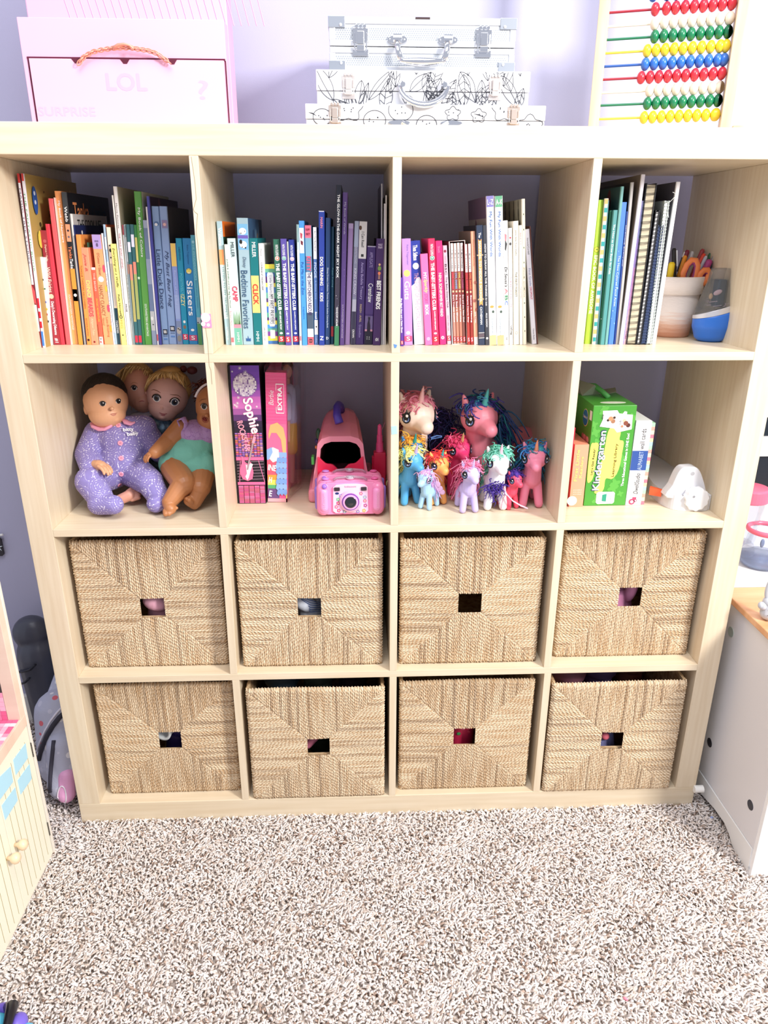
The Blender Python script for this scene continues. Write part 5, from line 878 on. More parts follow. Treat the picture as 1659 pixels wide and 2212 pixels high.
dm = mat('#c8947c', .5); m = MB(); m.ell((0, 0, .27), (.011, .014, .017), dm); m.cap((0, 0, .25), .005, (0, 0, .235), .005, dm); m.cap((0, 0, .225), .014, (0, 0, .17), .012, dm); m.cap((0, -.02, .22), .005, (0, -.03, .16), .004, dm); m.cap((0, -.03, .16), .004, (0, -.045, .12), .003, dm)
m.cap((0, 0, .15), .014, (0, 0, .05), .008, dm); m.cap((0, 0, .05), .008, (0, -.004, .012), .006, dm)
dd = thing('fashion_doll', 'small brown haired fashion doll inside the clear sided pink box', 'doll', MW[o] @ Vector((Wd/2+.004, .1, .006))); blob('body', m, dd, .0012, 2)
m = MB(); m.ell((0, .006, .277), (.0135, .014, .018), mat('#4a2c24', .6)); m.cap((0, .012, .27), .01, (0, .016, .2), .009, mat('#4a2c24', .6)); m.build('hair', dd, smooth=True)
m = MB(); m.cap((0, 0, .225), .0165, (0, 0, .16), .018, mat('#b8c0e0', .7)); m.cap((0, -.02, .215), .009, (0, -.03, .17), .008, mat('#b8c0e0', .7)); m.cap((0, 0, .15), .017, (0, 0, .09), .016, mat('#d8b048', .6)); m.build('dress', dd, smooth=True)
# toy pet carrier
t = thing('toy_carrier', 'pink plastic toy pet carrier with open front and purple handle behind the cameras', 'toy', (.635, .23, S2))
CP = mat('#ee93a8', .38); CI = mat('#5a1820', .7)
def arch(cx, w, z0, h, y, top=.62, n=7):
    L = [(cx-w/2, y, z0)]; 
    for i in range(n+1): a = PI-PI*i/n; L.append((cx+w/2*top*math.copysign(abs(math.cos(a))**.55, math.cos(a))*(1), y, z0+h*.62+h*.38*abs(math.sin(a))**.6))
    L.append((cx+w/2, y, z0)); return L
def loft(secs, m, mt, close=False):
    k = len(secs[0]); vs = [q for s in secs for q in s]
    fs = [(i*k+j, i*k+j+1, (i+1)*k+j+1, (i+1)*k+j) for i in range(len(secs)-1) for j in range(k-1)]; m.add(vs, fs, mt)
m = MB(); f = [arch(.633, .132, S2+.03, .122, .145, .8), arch(.633, .13, S2+.03, .14, .2, .74), arch(.633, .124, S2+.03, .152, .26, .7), arch(.633, .11, S2+.03, .14, .34, .7)]
loft(f, m, CP); inn = [[(.633+(q[0]-.633)*.86, q[1]-(0 if i else 0), S2+.03+(q[2]-S2-.03)*.9) for q in s] for i, s in enumerate(f)]
loft([s[::-1] for s in inn], m, CI); loft([f[0][::-1], inn[0][::-1]], m, CP); m.add(f[-1], [tuple(range(len(f[-1])))], CP); m.add(inn[-1], [tuple(range(len(inn[-1])))], CI)
m.build('shell', t, world=True, smooth=False, bevel=.001)
m = MB(); m.box((.56, .138, S2), (.706, .345, S2+.032), CP); m.build('base_tray', t, world=True, bevel=.008, seg=3)
m = MB(); n = 18; pts = [(.583+.1*i/n, S2+.102-.012*math.sin(PI*i/n)**2*2+.004*math.cos(6*PI*i/n)) for i in range(n+1)]
m.prism([(.58, S2+.03)]+pts+[(.686, S2+.03)], 'y', .139, .146, mat('#e02850', .35)); m.build('gate', t, world=True, bevel=.001)
m = MB(); m.tube([P(u, v, y=y) for u, v, y in [(733, 914, .17), (728, 897, .178), (728, 880, .2), (731, 874, .215), (735, 876, .235), (737, 886, .25)]], [.0095, .009, .0085, .0085, .0085, .009], mat('#4a3ca8', .3), 12); m.build('carry_handle', t, world=True, smooth=True)
m = MB(); p = P(676, 992, y=.17); m.box((p.x-.003, .16, p.z-.01), (p.x+.003, .18, p.z+.008), mat('#58c85c', .4)); m.build('latch', t, world=True, bevel=.001)
m = MB(); m.ell(P(688, 938, y=.2), (.006, .01, .014), mat('#2c5a44', .4)); m.ell(P(685, 952, y=.2), (.005, .008, .006), mat('#3a3a70', .4)); m.ell(P(683, 966, y=.2), (.003, .004, .004), mat('#f0a060', .4)); m.build('charm', t, world=True, smooth=True)
# red and pink toy lipstick
lp = P(820, 1015, y=.185); t = thing('toy_lipstick', 'red toy lipstick tower with pink tip behind the cameras', 'toy', (lp.x, .185, S2))
m = MB(); m.box((-.0135, -.012, 0), (.0135, .012, .105), mat('#d01c48', .35)); m.box((-.0175, -.006, .05), (.0175, .006, .095), mat('#c41842', .35)); m.build('base', t, bevel=.002)
m = MB(); m.lathe([(.0085, .105), (.0078, .125), (.0068, .126), (.0064, .142), (.0052, .143), (.0042, .165), (.001, .168)], mat('#ee5a94', .35), k=18); m.build('tip', t, smooth=False)
# toy cameras
def toy_camera():
    t = thing('toy_camera', 'pink toy camera with round lens and flower print, front one of two', 'toy camera', (.654, .055, S2), group='pink toy cameras')
    PKc = mat('#f28cb8', .3); m = MB()
    m.box((-.05, -.006, .006), (.05, .028, .075), PKc)
    for sx in (-1, 1):
        m.cap((sx*.057, 0, .018), .0145, (sx*.058, 0, .062), .0135, PKc); m.cap((sx*.057, .018, .018), .0125, (sx*.057, .018, .066), .012, PKc); m.ell((sx*.05, .012, .066), (.02, .016, .013), PKc)
    m.cap((-.03, .012, .07), .012, (.03, .012, .07), .012, PKc)
    body = blob('body', m, t, .0012, 3)
    for sx in (-1, 1):
        q = MB(); q.cap((sx*.0555, -.0085, .022), .0095, (sx*.0555, -.0085, .056), .009, mat('#f49ccc', .4)); g = blob('grip', q, t, .0012, 1)
        text(t, 'kidizoom', (sx*.0555+.0035, -.0187, .022), (0, 0, 1), (-1, 0, 0), .034, .006, '#f8b4d4', 'grip_lettering', .01)
        q = MB(); q.cap((sx*.069, .006, .02), .006, (sx*.07, .006, .06), .006, mat('#9070c8', .4)); q.build('side_pad', t, smooth=True)
    m = MB(); m.prism([(x*.0375, .041+z*.031) for x, z in [(-1, -.85), (-.85, -1), (.85, -1), (1, -.85), (.97, .8), (.8, .96), (.3, 1.02), (-.3, 1.02), (-.8, .96), (-.97, .8)]], 'y', -.0105, -.005, mat('#f5c6dc', .3)); m.build('face_plate', t, bevel=.001)
    m = MB()
    for x, z, c in [(-.03, .024, '#e07098'), (-.025, .016, '#d05880'), (-.026, .032, '#c8407c'), (.03, .036, '#e87898'), (.031, .026, '#b84a98'), (.028, .015, '#e8a868'), (-.02, .048, '#a890d0'), (.022, .052, '#e07098'), (.03, .044, '#a0a8c8'), (-.026, .04, '#70b890'), (.015, .013, '#9880c0'), (-.013, .013, '#8888a8')]:
        for k in range(5): a = 2*PI*k/5; m.disc((x+.0026*math.cos(a), -.0108, z+.0026*math.sin(a)), (0, -1, 0), .0017, mat(c, .4), 8)
        m.disc((x, -.0112, z), (0, -1, 0), .0013, mat('#fff2b0', .4), 8)
    m.build('flower_print', t)
    m = MB(); m.lathe([(.0225, 0), (.0235, .004), (.0205, .008), (.02, .0085)], mat('#f2b8d4', .25), (0, -.0095, .036), (0, -1, 0), 36); m.lathe([(.0185, 0), (.0175, .003), (.0165, .003)], mat('#8848b0', .25, metal=.4), (0, -.0175, .036), (0, -1, 0), 36); m.lathe([(.0162, 0), (.0158, .004), (.0128, .0045)], mat('#eda4cc', .25), (0, -.018, .036), (0, -1, 0), 36); m.build('lens_ring', t, smooth=False)
    m = MB(); m.lathe([(.0125, 0), (.0118, .002), (.009, .001), (.006, .0018), (.001, .0026)], mat('#0c0e14', .05, coat=1), (0, -.0215, .036), (0, -1, 0), 32); m.build('lens', t, smooth=True)
    for sx in (-1, 1): MB().prism([(sx*.028+x*.006, .0625+z*.0038) for x, z in [(-1, -.8), (-.8, -1), (.8, -1), (1, -.8), (1, .8), (.8, 1), (-.8, 1), (-1, .8)]], 'y', -.013, -.009, mat('#2a1418', .1, coat=1)).build('viewfinder', t)
    m = MB(); m.prism([(-.028+.0042*math.cos(a), .053+.0024*math.sin(a)) for a in [2*PI*j/14 for j in range(14)]], 'y', -.0112, -.0104, mat('#20306c', .3)); m.build('badge', t)
    text(t, 'kidizoom', (-.012, -.0109, .0655), (1, 0, 0), (0, 0, 1), .024, .0035, '#b87898', 'lettering', .01)
    q = MB(); q.lathe([(.0055, 0), (.005, .003), (.001, .004)], mat('#9a6cd0', .3), (-.054, -.012, .0685), (0, -1, .5), 16); q.build('button', t, smooth=True)
    q = MB(); q.ell((-.052, .008, .0805), (.008, .006, .003), mat('#b87cc8', .3)); q.build('button', t, smooth=True)
    q = MB(); q.ell((.052, .008, .0805), (.008, .006, .003), mat('#e0609c', .3)); q.build('button', t, smooth=True)
    q = MB(); q.tube([(-.035, .004, .078), (-.028, .002, .0835), (0, 0, .0865), (.028, .002, .0835), (.035, .004, .078)], .0028, mat('#d0b8c8', .1, trans=.6, alpha=.7), 8); q.build('flash_cover', t, smooth=True)
    q = MB(); q.ell((0, .003, .0835), (.0095, .005, .0045), mat('#d8dce0', .2, metal=.7)); q.build('flash', t, smooth=True)
    return t
tc_ = toy_camera(); tc_.rotation_euler = (-.1, 0, .02)
def copy_tree(o, parent=None):
    c = o.copy(); COL.objects.link(c)
    if parent is not None: c.parent = parent
    for ch in [q for q in bpy.data.objects if q.parent == o]: copy_tree(ch, c)
    return c
c2_ = copy_tree(tc_); c2_.location = (.652, .108, S2); c2_.rotation_euler = (-.08, 0, -.02); c2_['label'] = 'pink toy camera mostly hidden behind another one'
# ------------------------------------------------------------------ second row, fourth cell
o, Wd, H = panel_box('reader_box', 'peach slip cased box of readers partly behind the green game box', (1227, 1097), (1260, 1094), (1243.5, 961), (1271.5, 960), .095, .15, '')
m = MB(); m.box((-Wd/2, 0, 0), (Wd/2, .15, H), mat('#f5a585', .4)); m.disc((-Wd*.32, -.0003, H*.1), (0, -1, 0), .011, mat('#fbf6f0', .4), 20); m.build('box_body', o, bevel=.0006)
text(o, 'First Little', (-.12*Wd, -.0006, H*.42), (.0, 0, 1), (-1, 0, 0), H*.5, Wd*.22, '#ffd982', 'title', .025); text(o, 'Readers', (.2*Wd, -.0006, H*.47), (.0, 0, 1), (-1, 0, 0), H*.34, Wd*.2, '#ffd982', 'title', .025)
for k in range(3): text(o, 'parents reading set', (-Wd*.3, -.0006, H*(.27-.035*k)), (1, 0, 0), (0, 0, 1), Wd*.6, H*.016, '#fff', 'small_print', 0)
a = P(1222, 1101, y=.088); b = P(1243, 928, y=.088); m = MB(); an = math.atan2(b.x-a.x, b.z-a.z); q = thing('workbook', 'red edged workbook pressed against the divider left of the peach box', 'book', (a.x-.0035, .088, S2), (0, an, 0)); MB().box((0, 0, 0), (.0035, .2, (b.z-a.z)), mat('#e02848', .4)).build('cover', q); MB().box((.0005, -.0004, .01), (.003, 0, .05), mat('#fff', .4)).build('label_strip', q)
o, Wd, H = panel_box('game_box', 'green Kindergarten Learning Library game box with torn open top', (1261, 1094), (1349, 1093), (1282, 878), (1377.5, 874), .1, .17, '')
GR = mat('#4a9e38', .35); m = MB(); m.box((-Wd/2, 0, 0), (Wd/2, .16, H), GR); m.build('box_body', o, bevel=.0008)
m = MB(); G2 = mat('#5fb048', .35); r = random.Random(3)
for _ in range(22):
    x, z, s = r.uniform(-.46, .46)*Wd, r.uniform(.03, .97)*H, r.uniform(.005, .011)
    m.prism([(min(max(x+s*(1+.35*math.sin(4*a))*math.cos(a), -Wd/2+.001), Wd/2-.001), min(max(z+s*(1+.35*math.sin(4*a))*math.sin(a), .001), H-.001)) for a in [2*PI*j/24 for j in range(24)]], 'y', -.0003-.00001*_, 0, G2)
m.build('puzzle_pattern', o)
def fp(pts, dy, c, nm, th=.0004, sm=False): return MB().prism([((q[0]-.5)*Wd, H*(1-q[1])) for q in (spline(pts) if sm else pts)], 'y', dy, dy+th, mat(c, .4)).build(nm, o)
fp([(.22, .05), (.55, .045), (.6, .075), (.68, .08), (.72, .055), (.78, .06), (.78, .085), (.92, .09), (.93, .23), (.6, .26), (.52, .22), (.18, .2), (.24, .13)], -.0012, '#fbfbfa', 'picture_panel')
m = MB(); 
for x, z, rr, c in [(.42, .125, .055, '#c89068'), (.48, .15, .05, '#a87858'), (.36, .14, .03, '#382820'), (.5, .115, .03, '#4a3020'), (.78, .17, .055, '#8a4c38'), (.84, .19, .05, '#5c2c24'), (.74, .145, .04, '#e0c0a0'), (.7, .2, .03, '#c08868')]: m.disc(((x-.5)*Wd, -.0014-.0002*rr, H*(1-z)), (0, -1, 0), Wd*rr, mat(c, .5), 14)
m.build('animal_pictures', o); text(o, 'fox', ((.25-.5)*Wd, -.0016, H*(1-.125)), (.1, 0, 1), (-1, 0, .1), Wd*.1, Wd*.05, '#333', 'caption', .0); text(o, 'cub', ((.66-.5)*Wd, -.0016, H*(1-.185)), (.1, 0, 1), (-1, 0, .1), Wd*.1, Wd*.05, '#333', 'caption', .0)
fp([(.02, .73), (.02, .4), (.1, .36), (.2, .37), (.2, .45), (.17, .66), (.12, .74)], -.0009, '#f6ec6c', 'banner', sm=True); text(o, "Let's Get Ready!", ((.14-.5)*Wd, -.0015, H*(1-.68)), (.02, 0, 1), (-1, 0, .02), H*.26, Wd*.06, '#333', 'banner_lettering', .012)
fp([(.22, .86), (.3, .77), (.26, .62), (.34, .5), (.36, .38), (.4, .24), (.52, .2), (.68, .25), (.68, .33), (.78, .35), (.78, .45), (.74, .63), (.62, .72), (.46, .72), (.44, .82), (.36, .87)], -.0009, '#f7ee72', 'title_cloud', sm=True)
text(o, 'Kindergarten', ((.37-.5)*Wd-.001, -.0014, H*(1-.84)), (.022, 0, 1), (-1, 0, .022), H*.6, Wd*.21, '#3a3f6c', 'title_shadow', .06)
text(o, 'Kindergarten', ((.36-.5)*Wd, -.0019, H*(1-.835)), (.022, 0, 1), (-1, 0, .022), H*.59, Wd*.2, '#fff', 'title', .012); text(o, 'Learning Library', ((.66-.5)*Wd, -.0015, H*(1-.7)), (.01, 0, 1), (-1, 0, .01), H*.33, Wd*.075, '#6a4a20', 'subtitle', .01); text(o, 'Three Educational Games in ONE Box!', ((.9-.5)*Wd, -.0009, H*(1-.8)), (0, 0, 1), (-1, 0, 0), H*.53, Wd*.06, '#fff', 'subtitle', .02)
fp([(.28, .87), (.32, .855), (.68, .855), (.72, .87), (.72, .965), (.68, .98), (.32, .98), (.28, .965)], -.0012, '#f6f8f4', 'maker_label'); fp([(.42, .885), (.52, .875), (.52, .955), (.42, .95)], -.0018, '#2c9a7c', 'maker_logo'); text(o, 'JOURNEY', ((.66-.5)*Wd, -.0018, H*(1-.97)), (0, 0, 1), (-1, 0, 0), H*.09, Wd*.05, '#7a9a98', 'maker_lettering', 0)
m = MB(); xs_ = -Wd/2-.0003; m.disc((xs_, .045, H*.84), (-1, 0, 0), .019, mat('#e8d88a', .4), 28); m.disc((xs_-.0004, .045, H*.84), (-1, 0, 0), .0175, mat('#1f6ea8', .4), 28); m.build('side_badge', o); text(o, '3 sets in 1!', (xs_-.001, .058, H*.835), (0, -1, 0), (0, 0, 1), .027, .006, '#fff', 'badge_lettering', .01)
m = MB(); m.box((xs_-.0003, .004, H*.85), (xs_, .018, H*.94), mat('#f4f4f2', .4)); m.build('side_label', o); m = MB()
for i in range(8): m.ell((xs_, .02+.011*(i % 4), H*(.64-.05*(i//4))), (.0006, .009, .009), mat(['#c89090', '#a87070'][i % 2], .5))
m.build('side_picture', o)
m = MB(); gi = mat('#8c9488', .6); 
m.add([(-Wd*.45, .1, H), (-Wd*.45, .15, H), (-.01, .15, H+.004), (0, .1, H+.004), (-Wd*.2, .09, H+.026), (-Wd*.5, .14, H+.03)], [(0, 3, 4), (0, 4, 5), (1, 0, 5)], gi)
m.add([(0, .1, H+.001), (Wd*.1, .15, H+.002), (Wd*.42, .12, H+.014), (Wd*.3, .08, H+.012)], [(0, 3, 2, 1)], gi); sol = m.build('torn_flap', o); mo = sol.modifiers.new('s', 'SOLIDIFY'); mo.thickness = .0008
m = MB(); m.tube([(-.03, .14, H+.004), (-.028, .12, H+.02), (-.015, .1, H+.022), (-.002, .085, H+.012), (.008, .07, H+.002)], .0058, mat('#4a9c50', .6), 10); m.build('rope_handle', o, smooth=True)
MB().prism([(.004+.028*math.cos(a), .028+.009*math.sin(a)) for a in [2*PI*j/20 for j in range(20)]], 'z', H, H+.0004, mat('#e8ecdc', .4)).build('top_label', o)
o, Wd, H = panel_box('card_box', 'white and navy box of alphabet wall cards right of the green game box', (1350.5, 1095), (1383, 1094), (1375, 906), (1409.5, 912), .1, .12, '')
m = MB(); m.box((-Wd/2, 0, 0), (Wd/2, .12, H), mat('#f4f4f6', .4)); m.build('box_body', o, bevel=.0008); fp([(0, .345), (1, .345), (1, .575), (0, .575)], -.0006, '#34559c', 'label_band')
text(o, 'wall cards', (.2*Wd, -.001, H*.67), (0, 0, 1), (-1, 0, 0), H*.24, Wd*.3, '#555', 'title', 0); text(o, 'ALPHABET', (.2*Wd, -.0012, H*.43), (0, 0, 1), (-1, 0, 0), H*.215, Wd*.26, '#c0d0f0', 'title', 0); text(o, 'DwellStudio', (.2*Wd, -.001, H*.14), (0, 0, 1), (-1, 0, 0), H*.25, Wd*.3, '#444', 'maker_lettering', 0, .3)
m = MB(); 
for x, z, rr in ((-.12, .045, .2), (.1, .06, .1)): m.disc((x*Wd, -.0004, H*z), (0, -1, 0), rr*Wd, mat('#d8486c', .4), 16); m.disc((x*Wd, -.0008, H*z), (0, -1, 0), rr*Wd*.5, mat('#f4f4f6', .4), 12)
m.box((-.1*Wd, -.0006, H*.06), (.15*Wd, -.0003, H*.1), mat('#d8486c', .4)); m.build('tractor_logo', o)
o2 = thing('card_box', 'rainbow striped thin box behind the white and navy card box', 'box', MW[o] @ Vector((Wd/2+.0006, .004, 0)), (0, MW[o].to_euler().y, 0)); m = MB(); cs = ['#ee7a8c', '#f4e0a0', '#a8dce8', '#a8d8b0', '#f0a090', '#f4e8b8']
for i in range(22): m.box((0, 0, H*.97*i/22), (.0085, .12, H*.97*(i+1)/22), mat(cs[(i*5) % 6], .5))
m.build('box_body', o2)
# white tape dispenser
t = thing('tape_dispenser', 'white plastic tape dispenser with a ridged knob beside the card box', 'tape dispenser', (1.39, .15, S2)); WP = mat('#dcdce0', .3)
q0 = [(1.342, .128), (1.35, .08), (1.372, .062), (1.41, .058), (1.434, .066), (1.437, .1), (1.436, .36), (1.395, .375), (1.35, .2)]
m = MB(); m.prism(spline(q0), 'z', S2, S2+.034, WP); m.build('base', t, world=True, bevel=.004, seg=3, angle=1.1)
hp = [P(u, v, y=.075) for u, v in [(1440, 1075), (1452, 1048), (1464, 1022), (1474, 1011), (1486, 1009), (1502, 1009), (1512, 1018), (1520, 1040), (1524, 1058), (1526, 1075)]]
m = MB(); m.prism(spline([(p.x, p.z) for p in hp], 4), 'y', .072, .1, WP); m.build('hump', t, world=True, bevel=.003, seg=3, angle=1.1)
kc = P(1499, 1074, y=.07); m = MB(); m.prism([(kc.x+.0255*math.cos(a)*(1+.045*math.sin(11*a)), kc.z+.0255*math.sin(a)*(1+.045*math.sin(11*a))) for a in [2*PI*j/60 for j in range(60)]], 'y', .052, .072, mat('#e8e8ea', .35)); m.build('knob', t, world=True, bevel=.002)
m = MB(); kd = mat('#8c8c90', .6)
for u, v, rr in ((1499, 1073, .0028), (1475, 1070, .0018)): m.lathe([(rr, 0), (rr, .0008)], kd, P(u, v, y=.0522), (0, -1, 0), 12)
m.lathe([(.0042, 0), (.0042, .0008), (.002, .0009)], mat('#b0b0b4', .4), P(1496, 1023, y=.0722), (0, -1, 0), 14); m.build('screw_hole', t, world=True)
m = MB(); a = P(1398, 1048, z=S2+.036); m.prism([(a.x-.002, a.y-.02), (a.x+.02, a.y-.034), (a.x+.022, a.y-.03), (a.x+.004, a.y-.008)], 'z', S2+.02, S2+.037, mat('#f06438', .4)); m.build('orange_tab', t, world=True)
# ------------------------------------------------------------------ ponies
def strand(m, p, d, L, R, curl, turns, r, mt, n=12, drop=1.0, k=4, phase=0):
    """a curl of hair: starts along d, bends down by drop, winds round with radius curl"""
    p = Vector(p); d = nrm(d); pts = []; x, y = fr(d); q = p.copy(); v = d.copy()
    for i in range(n):
        f = i/(n-1); a = phase+turns*2*PI*f
        pts.append(q+(x*math.cos(a)+y*math.sin(a))*curl*min(1, f*3)); v = nrm(v+Vector((0, 0, -1))*drop*1.6/n); q = q+v*(L/(n-1))
    return m.tube(pts, [r*(1-.55*i/(n-1)) for i in range(n)], mt, k)
def lbvh(o):
    me = o.data; return BVHTree.FromPolygons([v.co for v in me.vertices], [tuple(p.vertices) for p in me.polygons])
def pony(label, loc, H, yaw, body, hair, horn=None, es=1, group='toy ponies in the third cell', wings=None, seed=1, frizz=1, tail=None, turn=0, long=0, muz=None, beard=False):
    t = thing('toy_pony', label, 'toy pony', loc, (0, 0, yaw), group, scale=H); r = random.Random(seed)
    bm = mat(body, .45); m = MB()
    for s in (-1, 1):
        m.cap((s*.125, -.03, .066), .066, (s*.085, .03, .38), .075, bm); m.cap((s*.12, .36+long, .066), .066, (s*.085, .32+long, .36), .095, bm)
    m.ell((0, .12, .43), (.165, .2, .165), bm); m.ell((0, .26+long, .43), (.17, .19, .17), bm)
    if long: m.cap((0, .12, .43), .155, (0, .26+long, .43), .155, bm)
    m.cap((0, .03, .46), .145, (0, -.02, .7), .125, bm)
    T_ = Matrix.Translation((0, -.02, .72)) @ Matrix.Rotation(turn, 4, 'Z') @ Matrix.Translation((0, .02, -.72))
    h = MB(); h.ell((0, -.05, .81), (.195, .185, .175), bm); h.cap((0, -.17, .755), .105, (0, -.265, .725), .078, bm); h.ell((0, -.27, .7), (.07, .05, .045), bm)
    for s in (-1, 1): h.cap((s*.13, -.01, .93), .05, (s*.165, .0, 1.03), .018, bm)
    m.add([T_ @ Vector(v) for v in h.v], h.f, bm)
    b = blob('body', m, t, .012, 3); tr = lbvh(b)
    def on(d, z=.81, y=-.05, rng=.6):
        c = T_ @ Vector((0, y, z)); dd = (T_.to_3x3() @ Vector(d)).normalized(); q, n, _, _ = tr.ray_cast(c+dd*rng, -dd); return q, n
    for s in (-1, 1):
        q, n = on((s*.86, -.52, .0)); q2 = MB(); e = .004; E_ = es
        if q is None: continue
        up = Vector((0, 0, 1)); side = up.cross(n).normalized()*(-1)
        q2.disc(q+n*e, n, .062*es, mat('#08080c', .5), 20, up=up, sy=1.15, th=.006); q2.disc(q+n*(e+.006)-up*.012, n, .043*es, mat('#7088c0', .5), 18, up=up, sy=.9, th=.002); q2.disc(q+n*(e+.008), n, .034*es, mat('#05050a', .5), 18, up=up, sy=1.1, th=.002)
        q2.disc(q+n*(e+.011)+up*.022+side*.012*s, n, .015, mat('#fff', .2), 10, up=up, th=.002); q2.disc(q+n*(e+.011)-up*.03, n, .008, mat('#fff', .2), 8, up=up, th=.002)
        for k in range(4):
            a = .5+.55*k; dv = up*math.sin(a)+side*math.cos(a)*s*-1; q2.tube([q+dv*.055*es+n*.002, q+dv*.078*es+n*.005, q+dv*.098*es+n*.002+up*.01], [.009, .007, .002], mat('#101018', .3), 5)
        for k in range(3):
            a = -.6-.4*k; dv = up*math.sin(a)+side*math.cos(a)*s*-1; q2.tube([q+dv*.058*es+n*.003, q+dv*.08*es+n*.001], [.006, .002], mat('#101018', .3), 5)
        q2.build('eye', t)
    q2 = MB(); q2.tube([T_ @ Vector((x, -.318+x*x*3, .694-.25*x*x*4)) for x in (-.05, -.025, 0, .025, .05)], .0035, mat(muz or '#a0506c', .5), 5); q2.build('mouth', t, smooth=True)
    if horn:
        q2 = MB(); c = T_ @ Vector((0, -.13, .95)); ax = T_.to_3x3() @ Vector((0, -.35, 1))
        q2.lathe([(.036-.0035*i+(.004 if i % 2 else 0), .021*i) for i in range(9)]+[(.001, .19)], mat(horn, .35), c, ax, 12); q2.build('horn', t, smooth=True)
    hm = [mat(c, .5) for c in hair]; hh = MB()
    hh.ell(T_ @ Vector((0, -.01, .935)), (.15, .15, .085), hm[0]); hh.ell(T_ @ Vector((.06, -.08, .945)), (.07, .07, .06), hm[-1]); hh.ell(T_ @ Vector((-.07, -.06, .95)), (.065, .07, .055), hm[-1]); hh.cap((0, .1, .88), .08, (0, .2, .6), .06, hm[0])
    for i in range(int(150*frizz)):       # forelock and crown
        x = r.uniform(-.11, .11); y0 = r.uniform(-.08, .08); s = 1 if r.random() < .5 else -1
        strand(hh, T_ @ Vector((x, y0, .955-abs(x)*.35)), T_.to_3x3() @ Vector((r.uniform(-.9, .9), r.uniform(-.9, .4), r.uniform(.3, 1))), r.uniform(.12, .24), 0, r.uniform(.02, .045), r.uniform(1, 2.2), r.uniform(.010, .017), r.choice(hm), drop=r.uniform(1, 2.6), phase=r.uniform(0, 6))
    for i in range(int(150*frizz)):       # mane behind the neck
        z = r.uniform(.55, .95); s = r.choice((-1, 1, 1))
        strand(hh, (r.uniform(-.05, .05), .07+(.95-z)*.18, z), (r.uniform(-.2, 1)*s, r.uniform(.2, .9), r.uniform(-.5, .4)), r.uniform(.25, .55), 0, r.uniform(.015, .04), r.uniform(.8, 2.2), r.uniform(.009, .015), r.choice(hm), drop=r.uniform(1, 2.2), phase=r.uniform(0, 6))
    hh.build('mane', t, smooth=True)
    if tail is not False:
        tl = MB(); 
        for i in range(int(120*frizz)): strand(tl, (r.uniform(-.03, .03), .44+long, .46), (r.uniform(-.8, .8), r.uniform(.3, 1), r.uniform(-.2, .6)), r.uniform(.3, .5), 0, r.uniform(.012, .035), r.uniform(.8, 2), r.uniform(.009, .015), r.choice(hm), drop=r.uniform(1.6, 2.6), phase=r.uniform(0, 6))
        tl.build('tail', t, smooth=True)
    return t
def stand(u, v, vt, yfix=None, dy=0):
    """floor point under the fore feet and the height up to the crown at pixel row vt"""
    p = P(u, v, z=S2) if yfix is None else P(u, v, y=yfix); p.z = S2; p.y += dy; return p, P(u, vt, y=p.y+.0).z-S2
def px_(u, y):  # x of a pixel column at depth y near the shelf
    return P(u, 1000, y=y).x
p, H = Vector((.803, .235, S2)), .212
pony('large cream unicorn with pink mane and horn behind the small blue ponies', p, .222, .12, '#f4dccd', ['#e88ba0', '#f0a8b8', '#d8748c'], '#f0b8b8', es=.8, seed=2, turn=.25, long=.05, frizz=.8)
pony('large rose pink unicorn with dark blue and teal curls, tallest at the back', Vector((.945, .2, S2)), .222, -.95, '#ec8a9c', ['#1c3c78', '#2f6f9c', '#2a8a98', '#3a3488'], '#4fb4b0', es=.8, seed=3, turn=1.3, long=.42, frizz=.9)
p, H = stand(893, 1093, 968); pony('blue unicorn with yellow hair at the left by the divider', Vector((.786, .125, S2)), .128, .35, '#4fa4dc', ['#f4e06c', '#e8ec8c', '#f8f4b0'], '#b8a8d8', seed=4, turn=.2)
pony('deep blue pony with orange curls behind the yellow haired unicorn', Vector((.792, .188, S2)), .135, .3, '#3480c4', ['#f2a83c', '#f6c04c'], '#3aa09c', seed=5, frizz=.6, tail=False)
p, H = stand(915, 1093, 1010); t_ = pony('small pale blue pegasus with lilac wings and curly pink hair', Vector((.817, .092, S2)), .088, -.62, '#a4cdf0', ['#e8b0e0', '#c8b4f0', '#f0c0e4'], None, seed=6, tail=False, frizz=.7)
wm = mat('#ecc4ec', .3, trans=.3, alpha=.85)
for s, c in ((1, (.16, .2, .5)), (-1, (-.16, .2, .5))):
    m = MB()
    for k in range(3): m.ell((c[0]+s*.06*k, c[1]+.05*k, c[2]+.1-.09*k), (.13-.02*k, .02, .1-.015*k), wm, rot=(0, s*(-.5+.5*k), s*.5), k=14, n=8)
    m.build('wing', t_, smooth=True)
pony('orange unicorn with red orange hair and a teal horn', Vector((.845, .122, S2)), .118, .28, '#f7a95c', ['#ee3c3c', '#f26a3c', '#e83a50'], '#3f9c98', seed=7, turn=.15)
pony('magenta unicorn with glittery pink hair behind the lavender one', Vector((.898, .19, S2)), .135, .3, '#e83c78', ['#e8487c', '#f06a90', '#d83a68'], '#c89c6c', seed=8, frizz=1.3, tail=False)
pony('lavender unicorn with pink curls, foremost in the middle of the row', Vector((.908, .07, S2)), .112, .12, '#c6b8ec', ['#f080a8', '#f49cbc', '#e86c98'], '#c8bcec', seed=9, turn=.1)
pony('white unicorn with mint green hair between the lavender and red ponies', Vector((.968, .085, S2)), .138, .02, '#f6f2f4', ['#6cc4a8', '#84d4bc', '#58b098'], '#e8bccc', seed=10, turn=.1)
pony('small red pony with deep purple curls in front of the pink unicorn', Vector((1.006, .088, S2)), .085, .45, '#f0506c', ['#4a2a94', '#5a34a4', '#3a2080'], None, seed=11, frizz=1.1)
